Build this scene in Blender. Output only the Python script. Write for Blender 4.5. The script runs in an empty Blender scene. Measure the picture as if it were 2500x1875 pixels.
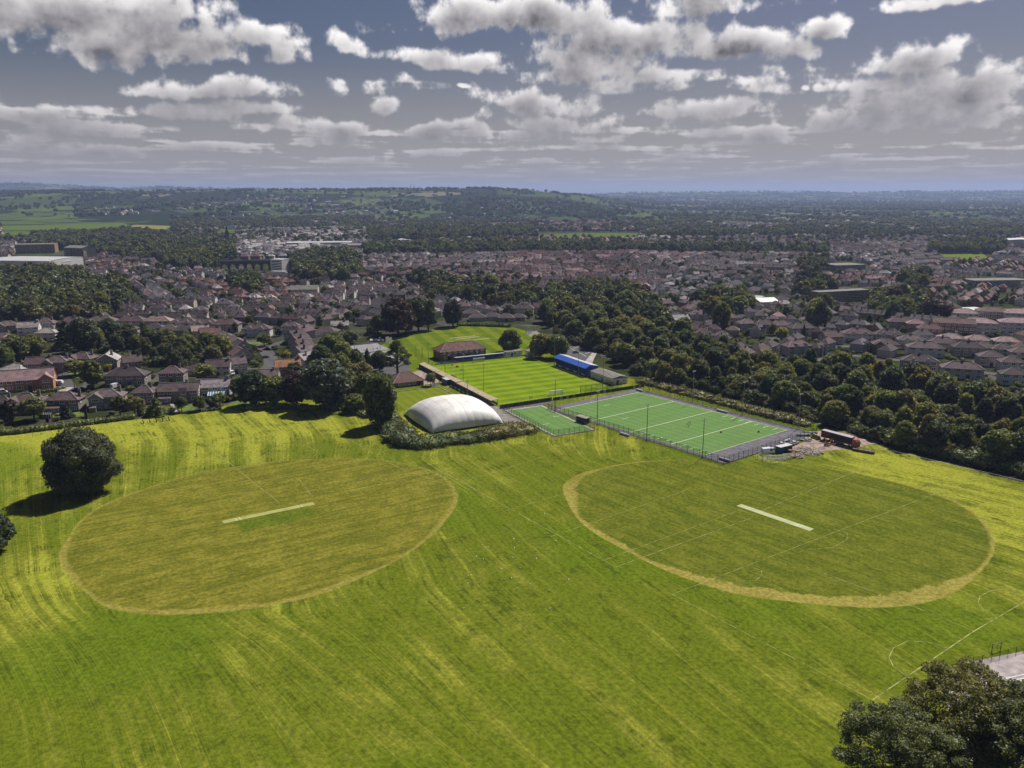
import bpy, bmesh, math, random
import numpy as np
from mathutils import Vector, Matrix, noise as mnoise
from mathutils.geometry import delaunay_2d_cdt

sc = bpy.context.scene
col = sc.collection
R = math.radians

# ------------------------------------------------------------------ camera
FPX, CAMH = 2000.0, 100.0                 # focal length in photo pixels (2500 wide), height in metres
PITCH = math.atan(471.5 / FPX)
cam_d = bpy.data.cameras.new('camera')
cam_d.sensor_width = 36.0
cam_d.lens = 36.0 * FPX / 2500.0
cam_d.clip_start = 1.0
cam_d.clip_end = 60000.0
cam = bpy.data.objects.new('camera', cam_d)
col.objects.link(cam)
cam.location = (0, 0, CAMH)
cam.rotation_euler = (math.pi / 2 - PITCH, 0, 0)
sc.camera = cam

def ray(px, py):
    x = (px - 1250) / FPX; y = -(py - 937.5) / FPX
    return (x, math.cos(PITCH) + y * math.sin(PITCH), -math.sin(PITCH) + y * math.cos(PITCH))
def g(px, py, z=0.0):
    """photo pixel -> point of the ground plane (height z)"""
    d = ray(px, py); t = (CAMH - z) / -d[2]
    return Vector((d[0] * t, d[1] * t))
def pix(X, Y, Z=0.0):
    c, s = math.cos(PITCH), math.sin(PITCH)
    z = Y * c - (Z - CAMH) * s; yy = Y * s + (Z - CAMH) * c
    return (1250 + FPX * X / z, 937.5 - FPX * yy / z)

# ------------------------------------------------------------------ sky, sun, exposure
SUN_EL = R(51); SUN_AZ = math.atan2(0.57, 0.82)         # azimuth from +Y towards +X
sun_d = bpy.data.lights.new('sun', 'SUN')
sun_d.energy = 4.6; sun_d.angle = R(0.53); sun_d.color = (1.0, 0.955, 0.87)
sun = bpy.data.objects.new('sun', sun_d); col.objects.link(sun)
sdir = Vector((math.sin(SUN_AZ) * math.cos(SUN_EL), math.cos(SUN_AZ) * math.cos(SUN_EL), math.sin(SUN_EL)))
sun.rotation_euler = sdir.to_track_quat('Z', 'Y').to_euler()
sun.location = (0, 0, 500)

sc.view_settings.view_transform = 'Standard'
sc.view_settings.look = 'None'
sc.view_settings.exposure = 0.34
sc.view_settings.gamma = 1.0
sc.cycles.max_bounces = 5
sc.cycles.diffuse_bounces = 2
sc.cycles.glossy_bounces = 2
sc.cycles.transmission_bounces = 3
sc.cycles.volume_bounces = 0
sc.cycles.transparent_max_bounces = 8
sc.cycles.use_denoising = True
sc.cycles.use_adaptive_sampling = True
sc.cycles.adaptive_threshold = 0.02
sc.cycles.caustics_reflective = False
sc.cycles.caustics_refractive = False

class NT:
    """small helper for building node trees"""
    def __init__(s, tree): s.t = tree
    def n(s, kind, **kw):
        nd = s.t.nodes.new(kind)
        ins = kw.pop('ins', {})
        for k, v in kw.items(): setattr(nd, k, v)
        for k, v in ins.items(): s.put(nd.inputs[k], v)
        return nd
    def put(s, sock, v):
        if isinstance(v, bpy.types.NodeSocket): s.t.links.new(v, sock)
        elif isinstance(v, bpy.types.Node): s.t.links.new(v.outputs[0], sock)
        else:
            if hasattr(sock, 'default_value'):
                dv = sock.default_value
                if hasattr(dv, '__len__') and not isinstance(v, (int, float)) and len(dv) == 4 and len(v) == 3: v = tuple(v) + (1,)
                sock.default_value = v
    def m(s, op, a, b=None, c=None, clamp=False):
        nd = s.t.nodes.new('ShaderNodeMath'); nd.operation = op; nd.use_clamp = clamp
        s.put(nd.inputs[0], a)
        if b is not None: s.put(nd.inputs[1], b)
        if c is not None: s.put(nd.inputs[2], c)
        return nd.outputs[0]
    def v(s, op, a, b=None, out=0, scale=None):
        nd = s.t.nodes.new('ShaderNodeVectorMath'); nd.operation = op
        s.put(nd.inputs[0], a)
        if b is not None: s.put(nd.inputs[1], b)
        if scale is not None: s.put(nd.inputs['Scale'], scale)
        return nd.outputs['Value'] if op in ('LENGTH', 'DOT_PRODUCT', 'DISTANCE') else nd.outputs[0]
    def xyz(s, x=0.0, y=0.0, z=0.0):
        nd = s.t.nodes.new('ShaderNodeCombineXYZ')
        s.put(nd.inputs[0], x); s.put(nd.inputs[1], y); s.put(nd.inputs[2], z)
        return nd.outputs[0]
    def sep(s, v):
        nd = s.t.nodes.new('ShaderNodeSeparateXYZ'); s.put(nd.inputs[0], v); return nd.outputs
    def noise(s, vec, scale, detail=4.0, rough=0.55, dist=0.0, dims='3D', out='Fac'):
        nd = s.t.nodes.new('ShaderNodeTexNoise'); nd.noise_dimensions = dims
        s.put(nd.inputs['Vector'], vec)
        nd.inputs['Scale'].default_value = scale; nd.inputs['Detail'].default_value = detail
        nd.inputs['Roughness'].default_value = rough; nd.inputs['Distortion'].default_value = dist
        return nd.outputs[out]
    def mix(s, f, a, b, blend='MIX'):
        nd = s.t.nodes.new('ShaderNodeMix'); nd.data_type = 'RGBA'; nd.blend_type = blend; nd.clamp_factor = True
        s.put(nd.inputs['Factor'], f); s.put(nd.inputs['A'], a); s.put(nd.inputs['B'], b)
        return nd.outputs['Result']
    def step(s, x, lo, hi, a=0.0, b=1.0):
        nd = s.t.nodes.new('ShaderNodeMapRange'); nd.interpolation_type = 'SMOOTHSTEP'
        s.put(nd.inputs['Value'], x); s.put(nd.inputs['From Min'], lo); s.put(nd.inputs['From Max'], hi)
        s.put(nd.inputs['To Min'], a); s.put(nd.inputs['To Max'], b)
        return nd.outputs['Result']

# clouds standing in the sky: centre and half size as seen (photo at 2212 px width), turned into azimuth / elevation
CLOUDS = [(150, 45, 340, 80), (330, 100, 220, 50), (540, 75, 90, 40), (615, 105, 62, 40), (755, 100, 58, 36),
          (1060, 45, 150, 44), (1220, 40, 130, 66), (1370, 85, 220, 66), (1590, 100, 190, 44), (960, 128, 150, 28), (1270, 150, 170, 42),
          (1150, 215, 150, 42), (1520, 4, 190, 42), (1800, 48, 54, 30), (2060, -4, 130, 24), (1975, 126, 130, 36),
          (2035, 205, 210, 56), (1960, 262, 240, 34), (1495, 240, 140, 32), (1722, 196, 26, 14), (1770, 190, 32, 22),
          (430, 192, 200, 26), (410, 240, 150, 26), (560, 238, 90, 22), (700, 272, 120, 18), (815, 236, 45, 20),
          (45, 262, 75, 16), (195, 276, 75, 15), (60, 300, 70, 13), (960, 290, 130, 20), (1200, 262, 160, 26), (1000, 195, 28, 12)]

def perlin(x, y, seed):
    """gradient noise on arrays, about -1..1"""
    rs = np.random.RandomState(seed)
    ga = rs.rand(256, 256).astype(np.float32) * 2 * np.pi
    gx, gy = np.cos(ga).astype(np.float32).ravel(), np.sin(ga).astype(np.float32).ravel()
    xi = np.floor(x).astype(np.int32); yi = np.floor(y).astype(np.int32)
    xf = x - xi.astype(np.float32); yf = y - yi.astype(np.float32)
    u = xf * xf * xf * (xf * (xf * 6 - 15) + 10); v = yf * yf * yf * (yf * (yf * 6 - 15) + 10)
    x0 = (xi & 255) << 8; x1 = ((xi + 1) & 255) << 8; y0 = yi & 255; y1 = (yi + 1) & 255
    n00 = gx[x0 + y0] * xf + gy[x0 + y0] * yf
    n10 = gx[x1 + y0] * (xf - 1) + gy[x1 + y0] * yf
    n01 = gx[x0 + y1] * xf + gy[x0 + y1] * (yf - 1)
    n11 = gx[x1 + y1] * (xf - 1) + gy[x1 + y1] * (yf - 1)
    a = n00 + u * (n10 - n00); b = n01 + u * (n11 - n01)
    return (a + v * (b - a)) * 1.5
def fbm(x, y, octs, seed, gain=0.5, billow=False):
    t = np.zeros_like(x); amp = 1.0; tot = 0.0
    for i in range(octs):
        n = perlin(x, y, seed + i)
        if billow: n = 1.0 - 2.2 * np.abs(n)
        t += n * amp; tot += amp; amp *= gain
        x = x * 2.03 + 17.3; y = y * 2.03 + 5.1
    return t / tot
def smooth(a, b, x):
    t = np.clip((x - a) / (b - a), 0, 1); return t * t * (3 - 2 * t)

SKY_W, SKY_H, SKY_P, SKY_Q = 3400, 680, 0.5, 0.7
def make_cloud_map():
    """cloud cover and self-shading worked out over the whole sky (azimuth x elevation) from layered noise"""
    az = (np.arange(SKY_W, dtype=np.float32) + 0.5) / SKY_W * 2 - 1
    az = (np.sign(az) * np.abs(az) ** (1 / SKY_Q) * np.pi).astype(np.float32)
    el = ((np.arange(SKY_H, dtype=np.float32) + 0.5) / SKY_H) ** (1 / SKY_P) * (np.pi / 2)
    el = el.astype(np.float32)
    A, E = np.meshgrid(az, el)
    # noise stretches flat towards the horizon, as a layer of clouds does
    st = 1.5 + 0.10 / (E + 0.03)
    fx, fy = A * 24, E * 24 * st * 0.60
    wx = fbm(A * 7, E * 13, 3, 11) * 0.045; wy = fbm(A * 7, E * 13, 3, 31) * 0.020
    best = np.full(A.shape, 9.0, np.float32)
    for cx, cy, rx, ry in CLOUDS:
        r0 = Vector(ray(cx * 1.1302, cy * 1.1302)).normalized()
        a0, e0 = math.atan2(r0.x, r0.y), math.asin(r0.z)
        dx = (A + wx - a0) / (rx * 1.13 / 2050); dy = (E + wy - e0) / (ry * 1.13 / 2050)
        dy = np.where(dy < 0, dy * 1.35, dy * 0.95)                       # flatter below
        q = np.sqrt(dx * dx + dy * dy)
        h = np.clip(0.5 + 0.5 * (q - best) / 0.10, 0, 1)
        best = q + (best - q) * h - 0.10 * h * (1 - h)                     # smooth union
        del dx, dy, q, h
        best = np.minimum(best, 9)
    d = (1.0 - best) * 0.95
    k = np.maximum(E, 0) + 0.022
    px_, py_ = np.sin(A) / k, np.cos(A) / k
    lay = fbm(px_ * 0.50 + 3.1, py_ * 0.42 + 1.7, 4, 51)
    thr = -0.06 + 0.42 * smooth(0.05, 0.17, E)
    d = np.maximum(np.maximum(d, -0.7), (lay - thr) * 1.7)
    bil = fbm(fx, fy, 6, 71, 0.52, billow=True)
    det = fbm(fx * 1.5 + 9, fy * 1.5, 7, 91, 0.62); mott = fbm(A * 15 + 4, E * 30, 4, 131, 0.55)
    d = d + bil * 0.34 + det * 0.62 + mott * 0.25 - 0.20
    alpha = smooth(0.0, 0.44, d) ** 1.1
    body = np.clip(d, 0, 1.1)
    # the sun stands high behind the clouds: thin rims shine, thick middles and undersides are grey
    def blur(x, r, ax):
        pad = np.concatenate([np.repeat(np.take(x, [0], ax), r, ax), x, np.repeat(np.take(x, [-1], ax), r, ax)], ax)
        c = np.cumsum(pad, ax, dtype=np.float64); n_ = x.shape[ax]
        hi = np.take(c, np.arange(2 * r, 2 * r + n_), ax); lo = np.take(c, np.arange(0, n_), ax)
        return ((hi - lo) / (2 * r)).astype(np.float32)
    bl = blur(blur(blur(blur(body, 6, 0), 9, 1), 4, 0), 6, 1)
    up = np.roll(np.roll(bl, -9, axis=0), -5, axis=1); up[-9:] = 0
    t = 0.62 * up + 0.38 * bl
    lit = np.exp(-4.6 * np.maximum(t - 0.10, 0))
    lit = np.clip(lit + bil * 0.16 + det * 0.24 - mott * 0.30, 0, 1) ** 0.85
    arr = np.zeros((SKY_H, SKY_W, 4), np.float32)
    arr[..., 0] = alpha; arr[..., 1] = lit; arr[..., 3] = 1
    im = bpy.data.images.new('cloud_map', SKY_W, SKY_H, alpha=False, float_buffer=True, is_data=True)
    im.pixels.foreach_set(arr.ravel()); im.update(); im.pack()
    return im

def make_world():
    w = bpy.data.worlds.new('World'); sc.world = w; w.use_nodes = True
    w.node_tree.nodes.clear()
    N = NT(w.node_tree)
    sky = N.n('ShaderNodeTexSky', sky_type='NISHITA')
    sky.sun_disc = False; sky.sun_elevation = SUN_EL; sky.sun_rotation = SUN_AZ
    sky.altitude = 100; sky.air_density = 1.0; sky.dust_density = 1.6; sky.ozone_density = 1.6
    hsv = N.n('ShaderNodeHueSaturation', ins={'Saturation': 1.16, 'Value': 0.45, 'Color': sky.outputs[0]})
    S = 0.055                                               # background strength; cloud colours are given as seen
    C = lambda r, g_, b: (r / S, g_ / S, b / S)
    base = N.v('MULTIPLY', hsv.outputs[0], (1.08, 0.98, 1.10))
    geo = N.n('ShaderNodeTexCoord')
    s = N.sep(N.v('NORMALIZE', geo.outputs['Generated']))
    az = N.m('ARCTAN2', s[0], s[1]); el = N.m('ARCSINE', s[2])
    u = N.m('MULTIPLY', N.m('SIGN', az), N.m('POWER', N.m('MULTIPLY', N.m('ABSOLUTE', az), 1 / math.pi), SKY_Q))
    u = N.m('MULTIPLY_ADD', u, 0.5, 0.5)
    v = N.m('POWER', N.m('MULTIPLY', N.m('MAXIMUM', el, 0.0), 2 / math.pi), SKY_P)
    tx = N.n('ShaderNodeTexImage', extension='EXTEND', ins={'Vector': N.xyz(u, v, 0.0)}); tx.image = make_cloud_map()
    sp = N.n('ShaderNodeSeparateColor'); N.put(sp.inputs[0], tx.outputs[0])
    lowl = N.step(el, 0.0, 0.17)                            # low clouds sit in haze: less contrast
    white = N.mix(lowl, C(0.38, 0.355, 0.36), C(0.84, 0.81, 0.80))
    grey = N.mix(lowl, C(0.215, 0.205, 0.22), C(0.105, 0.10, 0.11))
    cl = N.mix(sp.outputs[1], grey, white)
    a = N.m('MULTIPLY', sp.outputs[0], N.step(el, -0.01, 0.05, 0.35, 0.98))
    hz = N.step(el, 0.0, 0.17)                              # veil of haze at the horizon
    base = N.mix(N.m('MULTIPLY', N.m('SUBTRACT', 1.0, hz), 0.80), base, C(0.315, 0.30, 0.305))
    out = N.mix(a, base, cl)
    bg = N.n('ShaderNodeBackground', ins={'Color': out, 'Strength': S})
    wo = N.n('ShaderNodeOutputWorld'); N.put(wo.inputs[0], bg.outputs[0])
    w.cycles.sampling_method = 'MANUAL'; w.cycles.sample_map_resolution = 512
make_world()
# ------------------------------------------------------------------ mesh and object helpers
class MB:
    """collects boxes, prisms, tubes and sheets into one mesh"""
    def __init__(s): s.v = []; s.f = []; s.mi = []
    def add(s, vs, fs, mi=0):
        o = len(s.v); s.v += [tuple(p) for p in vs]; s.f += [tuple(i + o for i in f) for f in fs]; s.mi += [mi] * len(fs); return s
    def box(s, c, size, rz=0.0, mi=0, bottom=True):
        """c = centre of the base"""
        x, y, z = size[0] / 2, size[1] / 2, size[2]
        ca, sa = math.cos(rz), math.sin(rz)
        vs = []
        for zz in (0, z):
            for px, py in ((-x, -y), (x, -y), (x, y), (-x, y)):
                vs.append((c[0] + px * ca - py * sa, c[1] + px * sa + py * ca, c[2] + zz))
        fs = [(4, 5, 6, 7), (0, 1, 5, 4), (1, 2, 6, 5), (2, 3, 7, 6), (3, 0, 4, 7)]
        if bottom: fs.append((3, 2, 1, 0))
        return s.add(vs, fs, mi)
    def bar(s, a, b, w, h=None, mi=0):
        """square bar from a to b"""
        a = Vector(a); b = Vector(b); h = h or w
        d = (b - a).normalized()
        up = Vector((0, 0, 1)) if abs(d.z) < 0.95 else Vector((0, 1, 0))
        sx = d.cross(up).normalized() * (w / 2); sy = sx.normalized().cross(d).normalized() * (h / 2)
        vs = [p + i * sx + j * sy for p in (a, b) for i, j in ((-1, -1), (1, -1), (1, 1), (-1, 1))]
        return s.add(vs, [(3, 2, 1, 0), (4, 5, 6, 7), (0, 1, 5, 4), (1, 2, 6, 5), (2, 3, 7, 6), (3, 0, 4, 7)], mi)
    def tube(s, pts, rad, n=6, mi=0, cap=True):
        pts = [Vector(p) for p in pts]
        if not hasattr(rad, '__len__'): rad = [rad] * len(pts)
        vs = []; fs = []
        for i, p in enumerate(pts):
            d = (pts[min(i + 1, len(pts) - 1)] - pts[max(i - 1, 0)]).normalized()
            up = Vector((0, 0, 1)) if abs(d.z) < 0.9 else Vector((1, 0, 0))
            ax = d.cross(up).normalized(); ay = ax.cross(d).normalized()
            for k in range(n):
                t = 2 * math.pi * k / n
                vs.append(p + (ax * math.cos(t) + ay * math.sin(t)) * rad[i])
        for i in range(len(pts) - 1):
            for k in range(n):
                fs.append((i * n + k, i * n + (k + 1) % n, (i + 1) * n + (k + 1) % n, (i + 1) * n + k))
        if cap:
            fs.append(tuple(range(n))[::-1]); fs.append(tuple((len(pts) - 1) * n + k for k in range(n)))
        return s.add(vs, fs, mi)
    def poly(s, pts, z, mi=0):
        return s.add([(p[0], p[1], z) for p in pts], [tuple(range(len(pts)))], mi)
    def mesh(s, name, mats, smooth=False):
        me = bpy.data.meshes.new(name)
        me.from_pydata(s.v, [], s.f)
        for m in (mats if isinstance(mats, (list, tuple)) else [mats]): me.materials.append(m)
        if any(s.mi): me.polygons.foreach_set('material_index', s.mi)
        if smooth: me.polygons.foreach_set('use_smooth', [True] * len(me.polygons))
        me.update()
        return me
    def obj(s, name, mats, parent=None, smooth=False, **kw):
        return link(name, s.mesh(name, mats, smooth), parent, **kw)

def link(name, data, parent=None, loc=None, rz=None, color=None):
    o = bpy.data.objects.new(name, data); col.objects.link(o)
    if parent is not None: o.parent = parent
    if loc is not None: o.location = loc
    if rz is not None: o.rotation_euler = (0, 0, rz)
    if color is not None: o.color = (*color[:3], 1)
    return o
def tag(o, label=None, cat=None, group=None, kind=None):
    if label: o['label'] = label
    if cat: o['category'] = cat
    if group: o['group'] = group
    if kind: o['kind'] = kind
    return o
def empty(name, loc, rz=0.0, label=None, cat=None, group=None, scale=None):
    o = bpy.data.objects.new(name, None); col.objects.link(o)
    o.location = (loc[0], loc[1], loc[2] if len(loc) > 2 else 0.0); o.rotation_euler = (0, 0, rz)
    if scale: o.scale = scale
    o.empty_display_size = 0.5
    return tag(o, label, cat, group)
def structure(o): o['kind'] = 'structure'; return o
def ang(a, b): return math.atan2(b[1] - a[1], b[0] - a[0])
def ring_poly(pts): return [Vector((p[0], p[1])) for p in pts]
def gp(*pts): return [g(*p) for p in pts]
def in_poly(p, poly):
    x, y = p[0], p[1]; c = False; j = len(poly) - 1
    for i in range(len(poly)):
        xi, yi = poly[i][0], poly[i][1]; xj, yj = poly[j][0], poly[j][1]
        if (yi > y) != (yj > y) and x < (xj - xi) * (y - yi) / (yj - yi) + xi: c = not c
        j = i
    return c
def sheet(name, pts, z, mat, thick=0.0):
    """flat polygon lying on the ground (triangulated)"""
    bm = bmesh.new()
    f = bm.faces.new([bm.verts.new((p[0], p[1], z)) for p in pts])
    f.normal_update()
    if f.normal.z < 0: f.normal_flip()
    bmesh.ops.triangulate(bm, faces=[f])
    me = bpy.data.meshes.new(name); bm.to_mesh(me); bm.free(); me.materials.append(mat)
    return link(name, me)
def ribbon(mb, pts, w, z, mi=0):
    """flat strip of width w along a polyline"""
    pts = [Vector((p[0], p[1])) for p in pts]
    L = []; Rr = []
    for i, p in enumerate(pts):
        d = (pts[min(i + 1, len(pts) - 1)] - pts[max(i - 1, 0)]).normalized()
        n = Vector((-d.y, d.x)) * (w / 2)
        L.append(p + n); Rr.append(p - n)
    vs = [(p.x, p.y, z) for p in L] + [(p.x, p.y, z) for p in Rr]
    n = len(pts)
    mb.add(vs, [(i + n, i + 1 + n, i + 1, i) for i in range(n - 1)], mi)
    return mb

# ------------------------------------------------------------------ materials
MAT = {}
def shader(name):
    m = bpy.data.materials.new(name); m.use_nodes = True; m.node_tree.nodes.clear()
    N = NT(m.node_tree)
    out = N.n('ShaderNodeOutputMaterial')
    return m, N, out
def plain(name, c, rough=0.8, var=0.18, scale=1.5, bump=0.0, objcol=False, metallic=0.0, c2=None, spec=0.3, rnd=0.0):
    """base colour with a little mottling; objcol multiplies in the object's own paint colour"""
    m, N, out = shader(name)
    tc = N.n('ShaderNodeTexCoord')
    f = N.noise(tc.outputs['Object'], scale, 4.0, 0.6)
    c2 = c2 or tuple(min(1, v * (1 - var * 1.6)) for v in c)
    cc = N.mix(N.step(f, 0.3, 0.7), tuple(min(1, v * (1 + var * 0.5)) for v in c), c2)
    oi = None
    if objcol or rnd: oi = N.n('ShaderNodeObjectInfo')
    if objcol: cc = N.mix(1.0, cc, oi.outputs['Color'], 'MULTIPLY')
    if rnd:
        k = N.m('ADD', 1 - rnd, N.m('MULTIPLY', oi.outputs['Random'], 2 * rnd))
        cc = N.v('SCALE', cc, scale=k)
    b = N.n('ShaderNodeBsdfPrincipled', ins={'Base Color': cc, 'Roughness': rough, 'Metallic': metallic})
    b.inputs['Specular IOR Level'].default_value = spec
    if bump:
        bp = N.n('ShaderNodeBump', ins={'Strength': bump, 'Distance': 0.05, 'Height': N.noise(tc.outputs['Object'], scale * 6, 4.0, 0.6)})
        N.put(b.inputs['Normal'], bp.outputs[0])
    N.put(out.inputs[0], b.outputs[0])
    MAT[name] = m
    return m

def roof_tiles(name):
    """tile courses: fine ribs across and along the slope, patchy weathering; tinted by the object's colour"""
    m, N, out = shader(name)
    tc = N.n('ShaderNodeTexCoord'); oi = N.n('ShaderNodeObjectInfo')
    s = N.sep(tc.outputs['Object'])
    off = N.v('SCALE', N.xyz(1.0, 3.0, 2.0), scale=N.m('MULTIPLY', oi.outputs['Random'], 40.0))
    pos = N.v('ADD', tc.outputs['Object'], off)
    f = N.noise(pos, 0.55, 5.0, 0.65)
    f2 = N.noise(pos, 5.0, 3.0, 0.6)
    course = N.m('SINE', N.m('MULTIPLY', s[2], 24.0))
    cc = N.mix(N.step(f, 0.34, 0.68), (1.2, 1.18, 1.16), (0.62, 0.62, 0.65))
    cc = N.mix(N.m('MULTIPLY', N.step(f2, 0.55, 0.75), 0.5), cc, (0.85, 0.95, 0.7))
    cc = N.mix(N.m('MULTIPLY', N.step(course, 0.2, 1.0), 0.28), cc, (0.4, 0.4, 0.4))
    cc = N.mix(1.0, cc, oi.outputs['Color'], 'MULTIPLY')
    b = N.n('ShaderNodeBsdfPrincipled', ins={'Base Color': cc, 'Roughness': 0.82})
    b.inputs['Specular IOR Level'].default_value = 0.25
    bp = N.n('ShaderNodeBump', ins={'Strength': 0.5, 'Distance': 0.05, 'Height': N.m('ADD', course, f2)})
    N.put(b.inputs['Normal'], bp.outputs[0])
    N.put(out.inputs[0], b.outputs[0]); MAT[name] = m
    return m

def masonry(name):
    """render / stone walls tinted by the object's colour, damp streaks near the base"""
    m, N, out = shader(name)
    tc = N.n('ShaderNodeTexCoord'); oi = N.n('ShaderNodeObjectInfo')
    f = N.noise(tc.outputs['Object'], 0.9, 5.0, 0.65)
    br = N.n('ShaderNodeTexBrick', ins={'Vector': N.v('ADD', tc.outputs['Object'], (0, 0, 0)), 'Scale': 1.0})
    br.inputs['Color1'].default_value = (1.06, 1.05, 1.03, 1); br.inputs['Color2'].default_value = (0.86, 0.85, 0.84, 1); br.inputs['Mortar'].default_value = (0.72, 0.72, 0.72, 1)
    br.inputs['Brick Width'].default_value = 0.45; br.inputs['Row Height'].default_value = 0.15; br.inputs['Mortar Size'].default_value = 0.02
    s = N.sep(tc.outputs['Object'])
    N.put(br.inputs['Vector'], N.xyz(N.m('ADD', s[0], s[1]), s[2], 0.0))
    cc = N.mix(N.step(f, 0.35, 0.7), br.outputs[0], N.mix(1.0, br.outputs[0], (0.78, 0.76, 0.74), 'MULTIPLY'))
    cc = N.mix(1.0, cc, oi.outputs['Color'], 'MULTIPLY')
    b = N.n('ShaderNodeBsdfPrincipled', ins={'Base Color': cc, 'Roughness': 0.88})
    b.inputs['Specular IOR Level'].default_value = 0.2
    N.put(out.inputs[0], b.outputs[0]); MAT[name] = m
    return m

def leaf_mat(name, trans=0.48, tint=None):
    """foliage: every leaf clump a shade of its own, tinted by the object's colour, light passing through"""
    m, N, out = shader(name)
    ge = N.n('ShaderNodeNewGeometry'); oi = N.n('ShaderNodeObjectInfo')
    r = ge.outputs['Random Per Island']
    if tint is not None: r = N.m('FRACT', N.m('ADD', r, oi.outputs['Random']))
    tc = N.n('ShaderNodeTexCoord')
    big = N.noise(tc.outputs['Object'], 0.35, 2.0, 0.5)
    k = N.m('ADD', 0.42, N.m('ADD', N.m('MULTIPLY', r, 1.0), N.m('MULTIPLY', N.m('SUBTRACT', big, 0.5), 0.8)))
    cc = N.v('SCALE', oi.outputs['Color'] if tint is None else tint, scale=k)
    cc = N.mix(N.step(r, 0.8, 1.0, 0.0, 0.35), cc, N.v('MULTIPLY', cc, (1.9, 1.5, 0.8)))
    d = N.n('ShaderNodeBsdfDiffuse', ins={'Color': cc})
    t = N.n('ShaderNodeBsdfTranslucent', ins={'Color': N.v('MULTIPLY', cc, (1.25, 1.2, 0.6))})
    mx = N.n('ShaderNodeMixShader', ins={0: trans, 1: d.outputs[0], 2: t.outputs[0]})
    gl = N.n('ShaderNodeBsdfGlossy', ins={'Color': (0.6, 0.65, 0.6), 'Roughness': 0.5})
    mx2 = N.n('ShaderNodeMixShader', ins={0: 0.035, 1: mx.outputs[0], 2: gl.outputs[0]})
    N.put(out.inputs[0], mx2.outputs[0]); MAT[name] = m
    return m

def wire_mesh(name, c, cell, wire):
    """chain-link or netting sheet: only the wires are there, the holes are open"""
    m, N, out = shader(name)
    tc = N.n('ShaderNodeTexCoord'); s = N.sep(tc.outputs['UV'])
    a = N.m('PINGPONG', s[0], cell / 2); b2 = N.m('PINGPONG', s[1], cell / 2)
    hole = N.m('GREATER_THAN', N.m('MINIMUM', a, b2), wire / 2)
    d = N.n('ShaderNodeBsdfDiffuse', ins={'Color': c}); t = N.n('ShaderNodeBsdfTransparent')
    mx = N.n('ShaderNodeMixShader', ins={0: hole, 1: d.outputs[0], 2: t.outputs[0]})
    N.put(out.inputs[0], mx.outputs[0]); MAT[name] = m
    return m

plain('asphalt', (0.085, 0.078, 0.082), 0.9, 0.25, 0.25, c2=(0.055, 0.052, 0.055))
plain('paving', (0.22, 0.20, 0.185), 0.9, 0.25, 0.5)
plain('pale_paving', (0.40, 0.345, 0.345), 0.9, 0.25, 0.3)
plain('concrete', (0.30, 0.285, 0.26), 0.9, 0.3, 0.8)
plain('dark_concrete', (0.12, 0.115, 0.11), 0.9, 0.45, 0.9)
plain('line_paint', (0.62, 0.62, 0.50), 0.8, 0.12, 1.0)
plain('grass_line', (0.33, 0.345, 0.10), 0.9, 0.45, 0.5)
plain('white_paint', (0.72, 0.71, 0.70), 0.55, 0.08, 1.0)
plain('wall_paint', (0.62, 0.60, 0.58), 0.7, 0.12, 0.8)
plain('window_white', (0.84, 0.83, 0.82), 0.4, 0.04, 1.0)
plain('painted', (1, 1, 1), 0.5, 0.10, 0.8, objcol=True)
plain('gloss_paint', (1, 1, 1), 0.25, 0.05, 0.8, objcol=True, spec=0.5)
plain('blue_paint', (0.038, 0.115, 0.50), 0.5, 0.12, 0.7)
plain('seat_blue', (0.035, 0.14, 0.48), 0.5, 0.15, 1.5)
plain('dark_green_paint', (0.015, 0.06, 0.045), 0.6, 0.15, 1.0)
plain('galvanised', (0.34, 0.34, 0.345), 0.45, 0.12, 2.0, metallic=0.35)
plain('dark_metal', (0.045, 0.045, 0.048), 0.5, 0.15, 2.0, metallic=0.2)
plain('rubber', (0.02, 0.02, 0.02), 0.8, 0.1)
plain('timber', (0.20, 0.14, 0.09), 0.85, 0.3, 1.2)
plain('pale_timber', (0.36, 0.29, 0.20), 0.85, 0.3, 1.2)
plain('brick_orange', (0.33, 0.165, 0.085), 0.9, 0.25, 1.2)
plain('brick_buff', (0.30, 0.185, 0.115), 0.9, 0.3, 0.9)
plain('bark', (0.085, 0.068, 0.05), 0.95, 0.35, 2.0)
plain('felt_roof', (0.20, 0.185, 0.165), 0.9, 0.25, 0.5)
plain('terrace_roof', (0.40, 0.33, 0.21), 0.9, 0.2, 0.4)
plain('sheet_roof', (0.50, 0.49, 0.50), 0.5, 0.12, 0.3)
plain('ridge_tile', (0.30, 0.265, 0.245), 0.85, 0.2, 1.0, objcol=False)
plain('skin', (0.50, 0.30, 0.22), 0.6, 0.05)
plain('earth', (0.36, 0.27, 0.22), 0.95, 0.35, 0.4)
plain('rubble_mix', (0.30, 0.25, 0.21), 0.95, 0.6, 1.2)
plain('flag_cloth', (1, 1, 1), 0.8, 0.05, 1.0, objcol=True)
roof_tiles('roof'); masonry('wall'); leaf_mat('leaf'); leaf_mat('hedge_leaf', 0.2)
wire_mesh('fence_mesh', (0.05, 0.06, 0.055), 0.30, 0.042)
wire_mesh('net_mesh', (0.75, 0.75, 0.74), 0.35, 0.10)

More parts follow.
